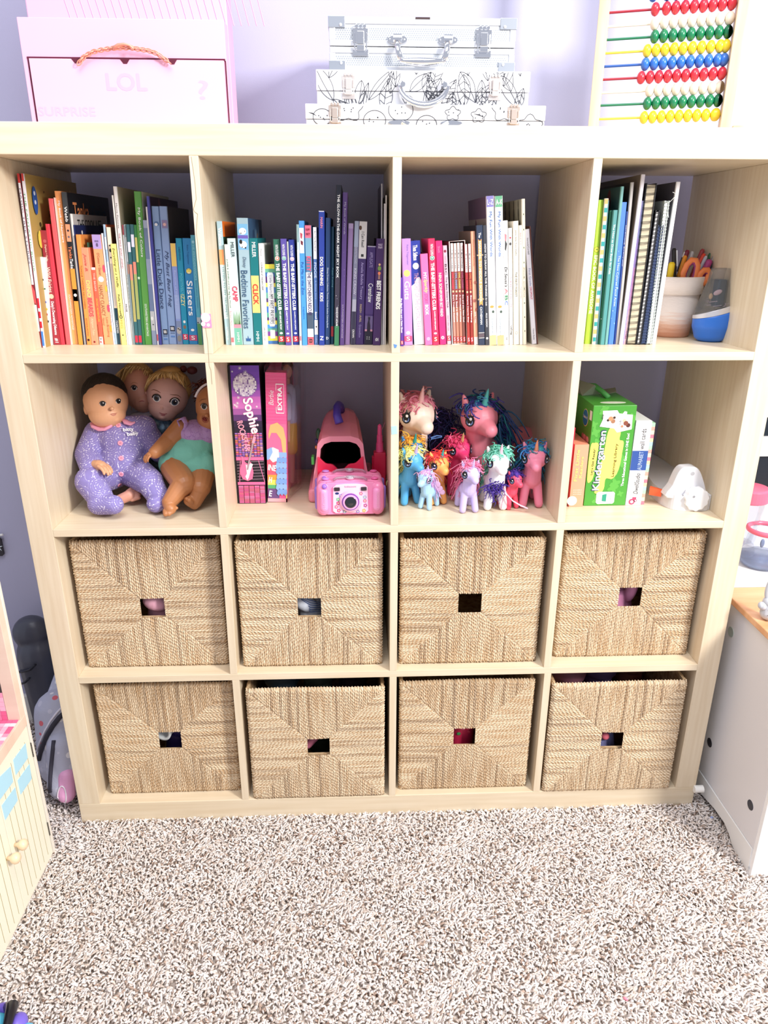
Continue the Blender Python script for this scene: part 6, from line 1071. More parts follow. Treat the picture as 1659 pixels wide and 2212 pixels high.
pony('rose pink unicorn with blue curls and orange horn, last on the right', Vector((1.049, .098, S2)), .142, -.02, '#ee8aa4', ['#2a70b4', '#3a84c4', '#2c8c9c'], '#f49c78', seed=12, turn=-.05)
# strands and ribbons lying among them
m = MB(); rb = mat('#f6b8c8', .5)
for pts, yy in (([(1087, 1050), (1095, 1068), (1108, 1082), (1125, 1092), (1140, 1098)], [.07, .065, .06, .06, .062]), ([(1088, 1052), (1090, 1070), (1085, 1085), (1082, 1101)], [.068, .062, .058, .055])):
    m.tube([P(u, v, y=y) for (u, v), y in zip(pts, yy)], .0028, rb, 6, flat=.25)
tag(m.build('hair_ribbon', world=True), 'pale pink ribbon hanging from the small red pony to the shelf', 'ribbon')
m = MB(); r = random.Random(8); pm = [mat('#3a2484', .5), mat('#4c309c', .5)]
for i in range(60):
    q = P(r.uniform(1055, 1090), r.uniform(1040, 1065), y=r.uniform(.06, .075)); strand(m, q, (r.uniform(-1, .5), r.uniform(-.3, .3), r.uniform(-.3, .8)), r.uniform(.015, .035), 0, r.uniform(.002, .004), 1.5, .0012, r.choice(pm), drop=1.5, phase=r.uniform(0, 6))
tag(m.build('loose_curls', world=True, smooth=True), 'dark purple doll hair curl lying over the white unicorn legs', 'doll hair')
m = MB(); r = random.Random(9); pm = [mat('#241a50', .6), mat('#33286c', .6), mat('#2a3a70', .6)]
for i in range(150):
    q = Vector((r.uniform(.838, .902), r.uniform(.24, .3), S2+r.uniform(.1, .19))); strand(m, q, (r.uniform(-1, 1), r.uniform(-1, .2), r.uniform(-.3, .6)), r.uniform(.03, .06), 0, r.uniform(.003, .007), 1.5, .0013, r.choice(pm), drop=1.6, phase=r.uniform(0, 6))
m.ell((.868, .29, S2+.09), (.036, .03, .09), pm[0])
tag(m.build('curly_wig', world=True, smooth=True), 'dark indigo mass of curly hair between the two large unicorns', 'doll hair')
m = MB(); a, b = P(931, 946, y=.2), P(955, 942, y=.2); m.tube([a, a.lerp(b, .5)+Vector((0, 0, .003)), b], [.0022, .0016, .001], mat('#5a80c0', .3), 6); m.tube([a-Vector((0, 0, .003)), b-Vector((0, 0, .002))], .0011, mat('#5a80c0', .3), 6); tag(m.build('hair_clip', world=True), 'small blue hair clip on the curls beside the cream unicorn', 'hair clip')
# ------------------------------------------------------------------ dolls
def cloth_dots(base, dotc, scale, freq=30):
    m = mat(base, .85, spec=.2, bump=.3, bs=500); key = bpy.data.materials.new('printed_cloth'); bpy.data.materials.remove(key)
    m = m.copy(); nt = m.node_tree; b = nt.nodes['Principled BSDF']; tc = nt.nodes.new('ShaderNodeTexCoord')
    v = nt.nodes.new('ShaderNodeTexVoronoi'); v.inputs['Scale'].default_value = scale; nt.links.new(tc.outputs['Object'], v.inputs['Vector'])
    s = nt.nodes.new('ShaderNodeMath'); s.operation = 'MULTIPLY'; s.inputs[1].default_value = freq; nt.links.new(v.outputs['Distance'], s.inputs[0])
    c = nt.nodes.new('ShaderNodeMath'); c.operation = 'COSINE'; nt.links.new(s.outputs[0], c.inputs[0])
    v2 = nt.nodes.new('ShaderNodeTexVoronoi'); v2.inputs['Scale'].default_value = scale*8; nt.links.new(tc.outputs['Object'], v2.inputs['Vector'])
    g = nt.nodes.new('ShaderNodeMath'); g.operation = 'LESS_THAN'; g.inputs[1].default_value = .33; nt.links.new(v2.outputs['Distance'], g.inputs[0])
    h = nt.nodes.new('ShaderNodeMath'); h.operation = 'GREATER_THAN'; h.inputs[1].default_value = .1; nt.links.new(c.outputs[0], h.inputs[0])
    k = nt.nodes.new('ShaderNodeMath'); k.operation = 'MULTIPLY'; nt.links.new(g.outputs[0], k.inputs[0]); nt.links.new(h.outputs[0], k.inputs[1])
    k2 = nt.nodes.new('ShaderNodeMath'); k2.operation = 'MULTIPLY_ADD'; k2.inputs[1].default_value = .72; nt.links.new(k.outputs[0], k2.inputs[0]); 
    h2 = nt.nodes.new('ShaderNodeMath'); h2.operation = 'GREATER_THAN'; h2.inputs[1].default_value = .94; nt.links.new(c.outputs[0], h2.inputs[0]); h3 = nt.nodes.new('ShaderNodeMath'); h3.operation = 'MULTIPLY'; h3.inputs[1].default_value = .25; nt.links.new(h2.outputs[0], h3.inputs[0]); nt.links.new(h3.outputs[0], k2.inputs[2])
    mx = nt.nodes.new('ShaderNodeMix'); mx.data_type = 'RGBA'; mx.inputs[6].default_value = (*lin(base), 1); mx.inputs[7].default_value = (*lin(dotc), 1)
    nt.links.new(k2.outputs[0], mx.inputs[0]); nt.links.new(mx.outputs[2], b.inputs['Base Color']); return m
def face(o, t, eyes, brow=None, white='#f0ece8', iris='#1c1418', irr=None, glint=True, lash=None):
    tr = bvh(o)
    for (u, v, rw, ri) in eyes:
        q, n = hit(tr, u, v)
        if q is None: continue
        m = MB(); up = Vector((0, 0, 1)); m.disc(q-n*.0004, n, rw, mat(white, .4), 24, up=up, sy=.85, th=.0012); m.disc(q+n*.0008, n, ri, mat(irr or iris, .4), 22, up=up, th=.0006); m.disc(q+n*.0014, n, ri*.6, mat('#08080c', .4), 18, up=up, th=.0003)
        if glint: m.disc(q+n*.0018+up*ri*.35+RT*ri*.3, n, ri*.22, mat('#fff', .1), 10, up=up, th=.0002)
        side = up.cross(n).normalized()
        m.tube([q+side*rw*math.cos(a)*1.02+up*rw*.85*math.sin(a)*1.02+n*.0006 for a in [PI*(.02+.96*j/10) for j in range(11)]], lash or rw*.1, mat('#1c1210', .4), 5); m.build('eye', t, world=True)
    return tr
def feat(tr, t, pts, r, c, nm, off=.0003, flat=1):
    if len(pts) < 8:      # smooth the stroke
        e = [pts[0]]+list(pts)+[pts[-1]]; fine = []
        for i in range(1, len(e)-2):
            for k in range(5):
                f = k/5; fine.append(tuple(.5*(2*e[i][j]+(e[i+1][j]-e[i-1][j])*f+(2*e[i-1][j]-5*e[i][j]+4*e[i+1][j]-e[i+2][j])*f*f+(3*e[i][j]-e[i-1][j]-3*e[i+1][j]+e[i+2][j])*f**3) for j in (0, 1)))
        pts = fine+[pts[-1]]
    q = [hit(tr, u, v) for u, v in pts]; q = [a+n*off for a, n in q if a is not None]
    if isinstance(r, float): n_ = len(q); r = [r*(.35+.65*math.sin(PI*i/max(1, n_-1))) for i in range(n_)]
    if len(q) > 1: MB().tube(q, r, mat(c, .5), 6).build(nm, t, world=True, smooth=True)
def hand(wrist, d, palm_n, size, mt, t, name='hand', curl=.9, thumb=1):
    """palm with four bent fingers and a thumb; d runs wrist to knuckles, palm_n out of the palm"""
    d = nrm(d); n = nrm(Vector(palm_n)-d*Vector(palm_n).dot(d)); s = d.cross(n); w = Vector(wrist); m = MB(); S = size
    m.cap(w, S*.2, w+d*S*.3, S*.24, mt); m.ell(w+d*S*.38, (S*.26, S*.26, S*.2), mt)
    for i, (k, L) in enumerate(((-.24, .3), (-.08, .36), (.08, .34), (.23, .27))):
        p = w+d*S*.5+s*S*k; a = p+d*S*L*.55+n*S*.06; b = a+(d*math.cos(curl)+n*math.sin(curl))*S*L*.6; c = b+(d*math.cos(curl*1.7)+n*math.sin(curl*1.7))*S*L*.4
        m.cap(p, S*.085, a, S*.08, mt, 10); m.cap(a, S*.08, b, S*.072, mt, 10); m.cap(b, S*.072, c, S*.06, mt, 10)
    p = w+d*S*.2-s*S*.2*thumb; a = p+(d*.6-s*thumb*.8)*S*.22+n*S*.05; b = a+(d*.95+n*.3)*S*.2; m.cap(p, S*.1, a, S*.09, mt, 10); m.cap(a, S*.09, b, S*.07, mt, 10)
    return blob(name, m, t, max(size*.022, .0009), 1, world=True)
def foot(heel, toe, size, mt, m, upv=(0, 0, 1)):
    heel, toe = Vector(heel), Vector(toe); d = nrm(toe-heel); s = d.cross(Vector(upv)).normalized(); L = (toe-heel).length
    m.cap(heel, size*.5, heel.lerp(toe, .6), size*.52, mt)
    for i in range(5): m.cap(heel.lerp(toe, .6)+s*size*(.5-.22*i), size*.2, toe+s*size*(.55-.27*i)-d*abs(i-1.2)*size*.12, size*(.24-.025*i), mt, 10)
# baby doll in purple pyjamas
SK = mat('#d9a27c', .45); t = thing('baby_doll', 'dark haired baby doll in purple footed pyjamas sitting at the left of its cell', 'doll', P(262, 1050, y=.18)*1)
t.location.z = S2; MW[t] = Matrix.Translation(t.location)
hc = P(228, 872, y=.2); m = MB(); R_ = Euler((.1, -.1, .22)).to_matrix()
m.ell(hc+Vector((0, .004, .006)), (.0465, .048, .05), SK, R_, 40, 26); m.ell(hc+Vector((.004, -.01, -.02)), (.039, .038, .031), SK, None, 36, 22)
q = P(241, 883, y=.153); m.ell(q+Vector((0, .003, 0)), (.0048, .0048, .0042), SK); m.ell(P(187, 884, y=.2), (.006, .009, .013), SK); m.ell(P(248, 905, y=.172), (.012, .011, .009), SK)
m.cap(hc+Vector((.01, .0, -.05)), .024, hc+Vector((.014, .0, -.07)), .026, SK)
hd = blob('head', m, t, .0014, 5, world=True); tr = face(hd, t, [(222, 872, .0062, .0052), (255.5, 866.5, .0062, .0054)], iris='#1a0e0c')
feat(tr, t, [(238, 895), (243, 893.8), (248, 893.6), (253, 892)], .0011, '#bd7560', 'lips'); feat(tr, t, [(240, 896), (246, 897), (251, 894.8)], .0013, '#c98270', 'lips');
HR = mat('#1c1210', .55, bump=.8, bs=300); m = MB(); m.ell(hc+Vector((-.004, .014, .0195)), (.0485, .05, .045), HR, R_); blob('hair', m, t, .0015, 2, world=True)
PJ = cloth_dots('#8b80ba', '#f2ecf8', 27, 52); m = MB()
m.ell(P(262, 950, y=.2), (.058, .044, .052), PJ); m.ell(P(265, 1000, y=.185), (.058, .05, .05), PJ); m.cap(P(225, 930, y=.2), .03, P(310, 925, y=.205), .03, PJ)
m.cap(P(212, 936, y=.2), .03, P(190, 982, y=.175), .028, PJ); m.cap(P(190, 982, y=.172), .028, P(196, 1008, y=.135), .024, PJ)
m.cap(P(310, 930, y=.21), .029, P(345, 975, y=.205), .026, PJ)
m.cap(P(240, 1020, y=.18), .04, P(197, 1040, y=.115), .034, PJ); m.cap(P(197, 1042, y=.115), .033, P(221, 1082, y=.078), .026, PJ); a = P(215, 1096, y=.075); b = P(246, 1096, y=.062); m.cap(a+Vector((0, 0, .008)), .024, b+Vector((0, 0, .006)), .021, PJ)
m.cap(P(285, 1015, y=.18), .038, P(322, 1040, y=.13), .031, PJ); m.cap(P(322, 1040, y=.13), .03, P(345, 1078, y=.105), .023, PJ); m.cap(P(345, 1080, y=.105), .024, P(337, 1088, y=.085), .02, PJ)
pj = blob('pyjamas', m, t, .0022, 4, world=True); tp = bvh(pj)
CP2 = mat('#e89cb8', .8)
for pts in ([(200, 916), (206, 922), (218, 927), (230, 928), (241, 922), (246, 914)], [(266, 908), (274, 914), (284, 917), (293, 914)]):
    q = [hit(tp, u, v) for u, v in pts]; q = [a+n*.004 for a, n in q if a is not None]
    if len(q) > 2: MB().tube(q, [.004]+[.0085]*(len(q)-2)+[.004], CP2, 10, flat=.45).build('collar', t, world=True, smooth=True)
for u, v in ((256, 919), (260, 957), (262, 990), (262, 1024), (258, 1047)):
    q, n = hit(tp, u, v)
    if q is None: continue
    m = MB(); m.lathe([(.0052, 0), (.0056, .0012), (.0046, .002), (.001, .0017)], mat('#f0a4bc', .35), q, n, 18)
    for k in range(4): a = PI/4+PI/2*k; x, y = fr(n); m.lathe([(.0007, 0), (.0007, .0002)], mat('#a83c50', .5), q+n*.002+(x*math.cos(a)+y*math.sin(a))*.0016, n, 6)
    m.build('button', t, world=True)
for s, u, v, W2 in (('bitty', 267, 935, .021), ('baby', 275, 944, .023)):
    q, n = hit(tp, u, v)
    if q is not None: q2, n2 = hit(tp, u+12, v); n = (n+n2).normalized(); rx = Vector((0, 0, 1)).cross(n).normalized(); text(t, s, q+n*.0055, rx, n.cross(rx), W2, .0095, W_, 'chest_lettering', .02, world=True)
q, n = hit(tp, 292, 934); m = MB()
if q is not None:
    x = Vector((0, 0, 1)).cross(n).normalized(); y = n.cross(x); st_ = [q+n*.0045+(x*math.cos(PI/2+PI*k/5)+y*math.sin(PI/2+PI*k/5))*(.0042 if k % 2 == 0 else .0018) for k in range(10)]; m.tube(st_, .0006, mat(W_, .5), 4, close=True); m.build('star_print', t, world=True)
hand(P(204, 1003, y=.125), P(243, 1010, y=.1)-P(204, 1003, y=.125), (0, -.2, -1), .048, SK, t, curl=.7, thumb=-1)
# tall blonde doll behind
SK2 = mat('#d89a84', .45); t = thing('fashion_doll', 'blonde doll in a white blouse behind the baby doll, face turned right', 'doll', Vector((.18, .31, S2)))
hc = P(303, 842, y=.31); m = MB(); m.ell(hc, (.037, .037, .05), SK2, None, 36, 24); m.ell(hc+Vector((.008, -.014, -.022)), (.027, .026, .028), SK2); m.ell(P(316, 848, y=.272), (.004, .005, .005), SK2); m.cap(hc+Vector((.004, .006, -.045)), .014, hc+Vector((.01, .008, -.085)), .017, SK2)
hd = blob('head', m, t, .0015, 4, world=True); tr = face(hd, t, [(290, 838, .0068, .0048)], iris='#2c2028', white='#e8d8d0', lash=.0009); feat(tr, t, [(300, 868), (306, 866), (312, 867)], .0013, '#b05c58', 'lips'); feat(tr, t, [(283, 829), (290, 826), (298, 829)], .0005, '#a87850', 'eyebrow')
m = MB(); BL = [mat('#d8b070', .5), mat('#c89c5c', .5), mat('#e4c288', .5)]; r = random.Random(4)
m.ell(hc+Vector((-.008, .016, .012)), (.042, .036, .052), BL[0])
for i in range(120):
    a = r.uniform(0, PI); q = hc+Vector((-.005-.042*math.cos(a)*.9, r.uniform(-.02, .02), .03+.028*math.sin(a))); strand(m, q, (-.4-.3*math.cos(a), r.uniform(0, .4), -.2), r.uniform(.05, .12), 0, .003, 1.2, .0016, r.choice(BL), drop=2.5, phase=r.uniform(0, 6))
m.build('hair', t, world=True, smooth=True)
WB = mat('#d4d4e8', .8); m = MB(); m.cap(P(300, 915, y=.3), .028, P(345, 912, y=.3), .03, WB); m.ell(P(322, 950, y=.3), (.04, .035, .06), WB); m.ell(P(345, 925, y=.28), (.024, .024, .03), WB); blob('blouse', m, t, .002, 4, world=True)
m = MB(); m.cap(P(320, 1000, y=.3), .026, P(300, 1050, y=.2), .018, SK2); m.cap(P(300, 1050, y=.2), .018, P(292, 1066, y=.15), .013, SK2); foot(P(256, 1081, y=.125), P(296, 1062, y=.14), .023, SK2, m, (0, -1, .3)); blob('leg', m, t, .0014, 2, world=True)
# big eyed blonde doll
SK3 = mat('#d8aca4', .42); t = thing('fashion_doll', 'big eyed doll with swept up blonde hair and a silvery blue dress', 'doll', Vector((.24, .28, S2)))
hc = P(362, 856, y=.272); m = MB(); R_ = Euler((.05, .22, -.1)).to_matrix(); m.ell(hc, (.046, .042, .046), SK3, R_, 40, 26); m.ell(hc+Vector((-.009, -.012, -.024)), (.034, .03, .03), SK3, R_, 36, 22); m.ell(P(351, 899, y=.24), (.011, .01, .008), SK3); m.ell(P(350, 882, y=.233), (.0042, .005, .0042), SK3); m.cap(hc+Vector((-.004, .005, -.04)), .011, hc+Vector((-.002, .006, -.075)), .013, SK3)
hd = blob('head', m, t, .0014, 4, world=True); tr = face(hd, t, [(338.5, 860, .0098, .0068), (377, 868.5, .0105, .0072)], irr='#3c4a60', lash=.0016)
for pts in ([(327, 843), (333, 842), (341, 845), (347, 849)], [(367, 852), (375, 853), (384, 854), (391, 859)]): feat(tr, t, pts, .0008, '#7a4c30', 'eyebrow')
feat(tr, t, [(344, 891), (349, 893.5), (355, 894.5), (361, 893)], .0013, '#a85c64', 'lips'); feat(tr, t, [(347, 896), (352, 897.5), (357, 896.5)], .0015, '#b46c70', 'lips')
m = MB(); m.ell(hc+Vector((.002, .02, .016)), (.05, .04, .046), BL[1]); m.ell(P(368, 802, y=.285), (.024, .02, .012), BL[1])
for i in range(150):
    a = r.uniform(-.1, PI+.1); q = hc+Vector((.046*math.cos(a), -.018+r.uniform(0, .03), .016+.026*math.sin(a))); e = P(368, 797, y=.285)+Vector((r.uniform(-.012, .012), 0, 0)); md = q.lerp(e, .5)+Vector((.012*math.cos(a), -.012, .004)); m.tube([q, q.lerp(md, .6)+Vector((0, -.004, .002)), md, md.lerp(e, .6), e], .0013, r.choice(BL), 4)
m.build('hair', t, world=True, smooth=True)
m = MB(); DR = mat('#7fa4bc', .3, metal=.3, var=.5, vs=120, c2='#2f4c70'); m.ell(P(350, 930, y=.27), (.034, .028, .035), DR); m.ell(P(350, 975, y=.27), (.044, .04, .05), mat('#23345c', .6)); m.ell(P(330, 915, y=.275), (.017, .018, .02), DR); blob('dress', m, t, .002, 3, world=True)
m = MB(); m.ell(P(415, 800, y=.3), (.012, .01, .009), mat('#5a2024', .6)); m.ell(P(396, 797, y=.3), (.008, .008, .008), mat('#5a2024', .6)); m.build('hair_bow', t, world=True, smooth=True)
# brown baby doll in a teal romper
SK4 = mat('#b5784c', .42); t = thing('baby_doll', 'brown skinned baby doll in a lilac and teal romper leaning on the divider', 'doll', Vector((.315, .19, S2)))
hc = P(466, 876, y=.2); m = MB(); m.ell(hc, (.043, .044, .047), SK4, None, 36, 24); m.ell(hc+Vector((-.004, -.014, -.024)), (.036, .034, .03), SK4, None, 32, 20); m.ell(P(447, 897, y=.148), (.0052, .005, .0045), SK4)
m.ell(P(428, 886, y=.19), (.005, .008, .01), SK4); m.cap(hc+Vector((-.01, 0, -.04)), .02, hc+Vector((-.02, .004, -.066)), .024, SK4); hd = blob('head', m, t, .0014, 4, world=True)
tr = face(hd, t, [(441, 878, .0078, .0058)], iris='#1c0e0a'); feat(tr, t, [(439, 901.5), (443, 904), (445, 908), (441, 907), (438, 903)], .0026, '#7a1c1c', 'open_mouth'); feat(tr, t, [(437, 898.5), (443, 900), (449, 906), (447, 912), (440, 911.5), (436.5, 905), (437, 898.5)], .0012, '#a85a44', 'lips'); feat(tr, t, [(431, 868), (437, 863), (446, 862)], .0007, '#6c4028', 'eyebrow')
MB().tube([hc+Vector((-.045*math.cos(a)*.97, -.006, .047*math.sin(a)+.004)) for a in [.35+.12*j for j in range(12)]], .0016, mat('#e8e4ea', .6), 6, flat=1.8).build('headband', t, world=True, smooth=True)
m = MB(); m.ell(hc+Vector((0, .018, .022)), (.04, .036, .034), mat('#5c2414', .6)); 
for i in range(70): q = hc+Vector((r.uniform(-.034, .02), .02, r.uniform(0, .05))); strand(m, q, (-.6, .2, .8), r.uniform(.02, .04), 0, .004, 2, .0014, mat('#5c2414', .6), drop=1.4, phase=r.uniform(0, 6))
m.build('hair', t, world=True, smooth=True)
TL = mat('#7cc8b4', .85, bump=.5, bs=160); LL = cloth_dots('#bb9ad0', '#8a5ca8', 60, 12); m = MB()
m.ell(P(405, 985, y=.18), (.052, .044, .05), TL); m.ell(P(425, 955, y=.19), (.046, .04, .045), TL); m.cap(P(372, 1003, y=.165), .03, P(435, 1010, y=.165), .036, TL); m.ell(P(366, 1000, y=.155), (.022, .02, .024), TL); m.ell(P(448, 1005, y=.16), (.02, .024, .03), TL)
rp = blob('romper', m, t, .0022, 4, world=True); m = MB(); m.ell(P(425, 932, y=.19), (.044, .041, .026), LL); m.cap(P(402, 928, y=.19), .018, P(448, 935, y=.18), .026, LL); blob('romper_yoke', m, t, .002, 3, world=True)
m = MB(); q = [P(390, 935, y=.165), P(388, 918, y=.17), P(384, 908, y=.175), P(396, 903, y=.165), P(402, 915, y=.162), P(398, 930, y=.16)]; m.tube(q, [.003, .007, .004, .008, .006, .003], LL, 8, flat=.35); m.build('shoulder_ruffle', t, world=True, smooth=True)
m = MB(); m.cap(P(392, 926, y=.185), .024, P(365, 952, y=.165), .02, SK4); m.cap(P(365, 952, y=.165), .0195, P(334, 978, y=.125), .0135, SK4); blob('arm', m, t, .0016, 3, world=True)
hand(P(334, 977, y=.127), P(312, 988, y=.11)-P(334, 977, y=.127), (-.3, -.3, -1), .031, SK4, t, curl=.8, thumb=1)
m = MB(); m.cap(P(376, 1010, y=.155), .03, P(397, 1044, y=.105), .026, SK4); m.cap(P(397, 1044, y=.105), .025, P(366, 1084, y=.075), .016, SK4); foot(P(362, 1086, y=.075), P(372, 1108, y=.052), .024, SK4, m, (0, -.6, 1)); blob('leg', m, t, .0014, 2, world=True)
m = MB(); m.cap(P(437, 1020, y=.16), .029, P(432, 1052, y=.115), .024, SK4); m.cap(P(432, 1052, y=.115), .023, P(420, 1082, y=.105), .017, SK4); foot(P(420, 1090, y=.1), P(400, 1076, y=.085), .022, SK4, m, (-.6, -.6, .4)); blob('leg', m, t, .0014, 2, world=True)
# ------------------------------------------------------------------ dollhouse on the left
XF = -.028; t = thing('dollhouse', 'big wooden dollhouse with cream slatted doors and pale blue painted windows', 'dollhouse', (-.18, -.5, -.01))
LW = mat('#eed8c4', .5, var=.12, vs=3, stretch=(1, 1, 8), c2='#e6cab6'); CRM = mat('#f6f2de', .45); EDG = mat('#efe8dc', .5); LWh = mat('#eed8c4', .5, var=.12, vs=3, stretch=(1, 8, 1), c2='#e6cab6')
def XB(nm, a, b, mt, bevel=.0008): return MB().box(a, b, mt).build(nm, t, world=True, bevel=bevel)
for y0, nm in ((-.0958, 'side_panel'), (-.93, 'side_panel')):
    m = MB(); m.box((-.34, y0, -.01), (XF, y0+.005, 1.12), EDG); m.box((-.34, y0+.0052, -.01), (XF-.001, y0+.01, 1.12), EDG); m.build(nm, t, world=True, bevel=.0006)
XB('frame_post', (-.055, -.116, .378), (XF-.001, -.0962, 1.1), LW); XB('back_panel', (-.34, -.925, -.01), (-.33, -.0962, 1.1), mat('#6a5a68', .6))
XB('floor_board', (-.33, -.925, .352), (XF-.0005, -.0962, .378), LWh); XB('upper_floor', (-.33, -.925, .72), (XF-.0005, -.0962, .74), LWh); XB('roof_board', (-.34, -.93, 1.1), (XF, -.086, 1.12), LWh); XB('bottom_board', (-.33, -.925, -.01), (XF-.004, -.0962, .012), EDG)
m = MB(); cs = [mat(c, .5) for c in ('#f08ab0', '#f8c0d4', '#fbe6ee', '#ea6c98', '#f4a4c0')]; r = random.Random(2)
for i in range(27):
    for j in range(30): m.box((-.33+i*.011, -.1165-(j+1)*.011+.0005, .3782), (-.33+(i+1)*.011-.0005, -.1165-j*.011, .379), r.choice(cs))
m.build('checked_floor', t, world=True)
m = MB()
for i in range(25):
    for j in range(6): m.box((-.33+i*.011+.0005, -.1172, .3795+j*.011), (-.33+(i+1)*.011, -.1162, .3795+(j+1)*.011-.0005), r.choice(cs))
m.build('checked_wallpaper', t, world=True); XB('dark_wallpaper', (-.33, -.1172, .444), (-.06, -.1162, .71), mat('#3c2c3c', .6, var=.6, vs=45, c2='#8a6c88')); XB('interior_post', (-.1, -.16, .379), (-.086, -.147, .72), mat('#d8c8ea', .5))
for (y1, y0) in ((-.098, -.2475), (-.2495, -.4)):
    m = MB(); m.box((XF-.012, y0, .004), (XF-.002, y1, .35), CRM); n = 7
    d = m.build('door', t, world=True, bevel=.0008); m = MB(); g = mat('#a89a60', .7)
    for i in range(1, n): yy = y1-(y1-y0)*i/n; m.box((XF-.0023, yy-.0005, .02 if i else 0), (XF-.0017, yy+.0005, .325), g)
    m.build('groove', d, world=True)
    s = 1 if y1 < -.2 else -1; yc = -.2325 if s < 0 else -.2665
    m = MB(); m.lathe([(.004, 0), (.0045, .006), (.0095, .011), (.0115, .017), (.010, .022), (.005, .0255), (.001, .026)], mat('#f0d4b0', .35), (XF-.002, yc, .163), (1, 0, 0), 24); m.build('knob', d, world=True, smooth=True)
    for z in (.288, .072):
        yy = y1+.0008 if y1 > -.2 else y0-.0008; m = MB()
        for k in range(6): m.lathe([(.0016, 0), (.0016, .0052)], mat('#77746c', .35, metal=.8), (XF-.0012, yy, z-.018+k*.006), (0, 0, 1), 8)
        m.build('hinge', d, world=True)
    if y1 > -.2:
        for q in ([(150, 850), (290, 660), (315, 830), (180, 1025)], [(200, 1085), (335, 895), (360, 1065), (235, 1245)], [(-60, 1100), (120, 925), (148, 1100), (-20, 1330)], [(20, 1370), (172, 1160), (200, 1310), (60, 1535)]):
            pp = [P(x/5.265, 1480+y/5.267, x=XF-.0016) for x, y in q]; m = MB(); m.prism([(p.y, p.z) for p in pp], 'x', XF-.0019, XF-.0012, mat('#b4e4f8', .4)); m.build('painted_pane', d, world=True)
# little wall ornament at the far left
a = P(4, 1180, y=.412); t = thing('wall_ornament', 'black tag with a white star under a white stick, at the left wall edge', 'ornament', (a.x-.02, .412, a.z-.026))
m = MB(); m.prism([(a.x-.03+x*.034, a.z+z*.026) for x, z in [(-1, -.8), (-.85, -1), (.85, -1), (1, -.8), (1, .8), (.85, 1), (-.85, 1), (-1, .8)]], 'y', .406, .412, mat('#2c2830', .5)); m.build('tag_board', t, world=True, bevel=.001)
m = MB(); m.prism([(a.x-.006+(.012 if k % 2 == 0 else .003)*math.cos(PI*k/5+.3), a.z+(.012 if k % 2 == 0 else .003)*math.sin(PI*k/5+.3)) for k in range(10)], 'y', .4048, .406, mat('#e8f4f8', .5)); m.build('star', t, world=True)
MB().tube([(a.x-.07, .405, a.z+.022), (a.x+.012, .405, a.z+.036)], .0032, mat('#f4f2ee', .5), 8).build('stick', t, world=True)
# bags between dollhouse and shelves
t = thing('backpack', 'grey polka dot backpack with a pink side pocket between dollhouse and shelves', 'backpack', (-.07, .14, -.008))
def dots_mat(base, cols, scale):
    m = mat(base, .8, bump=.4, bs=200).copy(); nt = m.node_tree; b = nt.nodes['Principled BSDF']; tc = nt.nodes.new('ShaderNodeTexCoord'); v = nt.nodes.new('ShaderNodeTexVoronoi'); v.inputs['Scale'].default_value = scale; v.inputs['Randomness'].default_value = .6; nt.links.new(tc.outputs['Object'], v.inputs['Vector'])
    l = nt.nodes.new('ShaderNodeMath'); l.operation = 'LESS_THAN'; l.inputs[1].default_value = .27; nt.links.new(v.outputs['Distance'], l.inputs[0]); sp = nt.nodes.new('ShaderNodeSeparateColor'); nt.links.new(v.outputs['Color'], sp.inputs[0])
    r = nt.nodes.new('ShaderNodeValToRGB'); r.color_ramp.interpolation = 'CONSTANT'; r.color_ramp.elements[0].color = (*lin(cols[0]), 1); r.color_ramp.elements[1].position = .45; r.color_ramp.elements[1].color = (*lin(cols[1]), 1); e = r.color_ramp.elements.new(.82); e.color = (*lin(cols[2]), 1); nt.links.new(sp.outputs[0], r.inputs[0])
    mx = nt.nodes.new('ShaderNodeMix'); mx.data_type = 'RGBA'; mx.inputs[6].default_value = (*lin(base), 1); nt.links.new(l.outputs[0], mx.inputs[0]); nt.links.new(r.outputs[0], mx.inputs[7]); nt.links.new(mx.outputs[2], b.inputs['Base Color']); return m
DG = dots_mat('#bfc1d4', ['#f2f0f6', '#d0d0e0', '#e0707c'], 36); m = MB()
m.cap((-.078, .14, .065), .066, (-.088, .17, .19), .058, DG); m.cap((-.08, .26, .06), .055, (-.09, .27, .2), .05, DG); m.cap((-.058, .075, .05), .042, (-.062, .1, .14), .036, DG); m.cap((-.09, .2, .2), .04, (-.07, .3, .3), .03, DG); tb = bvh(blob('bag_body', m, t, .004, 4, world=True))
m = MB(); m.cap((-.047, .048, .04), .022, (-.045, .06, .085), .021, mat('#f3b0da', .5)); tk = bvh(blob('side_pocket', m, t, .002, 3, world=True))
q = [hit(tk, 134+9*math.cos(a), 1722+24*math.sin(a)) for a in [2*PI*j/24 for j in range(24)]]; q = [a+n*.001 for a, n in q if a is not None]
if len(q) > 4: MB().tube(q, .0016, mat('#f4eef4', .5), 6, close=True).build('pocket_piping', t, world=True, smooth=True)
for nm, pts, rr, cc in (('zip_band', [(112, 1735), (110, 1710), (110, 1680), (112, 1650), (115, 1620), (117, 1600)], .005, '#3c3a48'), ('shoulder_strap', [(86, 1640), (92, 1615), (102, 1590), (114, 1568), (128, 1550), (138, 1540)], .006, '#34323e'), ('strap_piping', [(82, 1622), (88, 1602), (98, 1578), (110, 1556), (124, 1538), (134, 1528)], .0025, '#ece8f4')):
    q = [hit(tb, u, v) for u, v in pts]; q = [a+n*.002 for a, n in q if a is not None]
    if len(q) > 1: MB().tube(q, rr, mat(cc, .7), 8).build(nm, t, world=True, smooth=True)
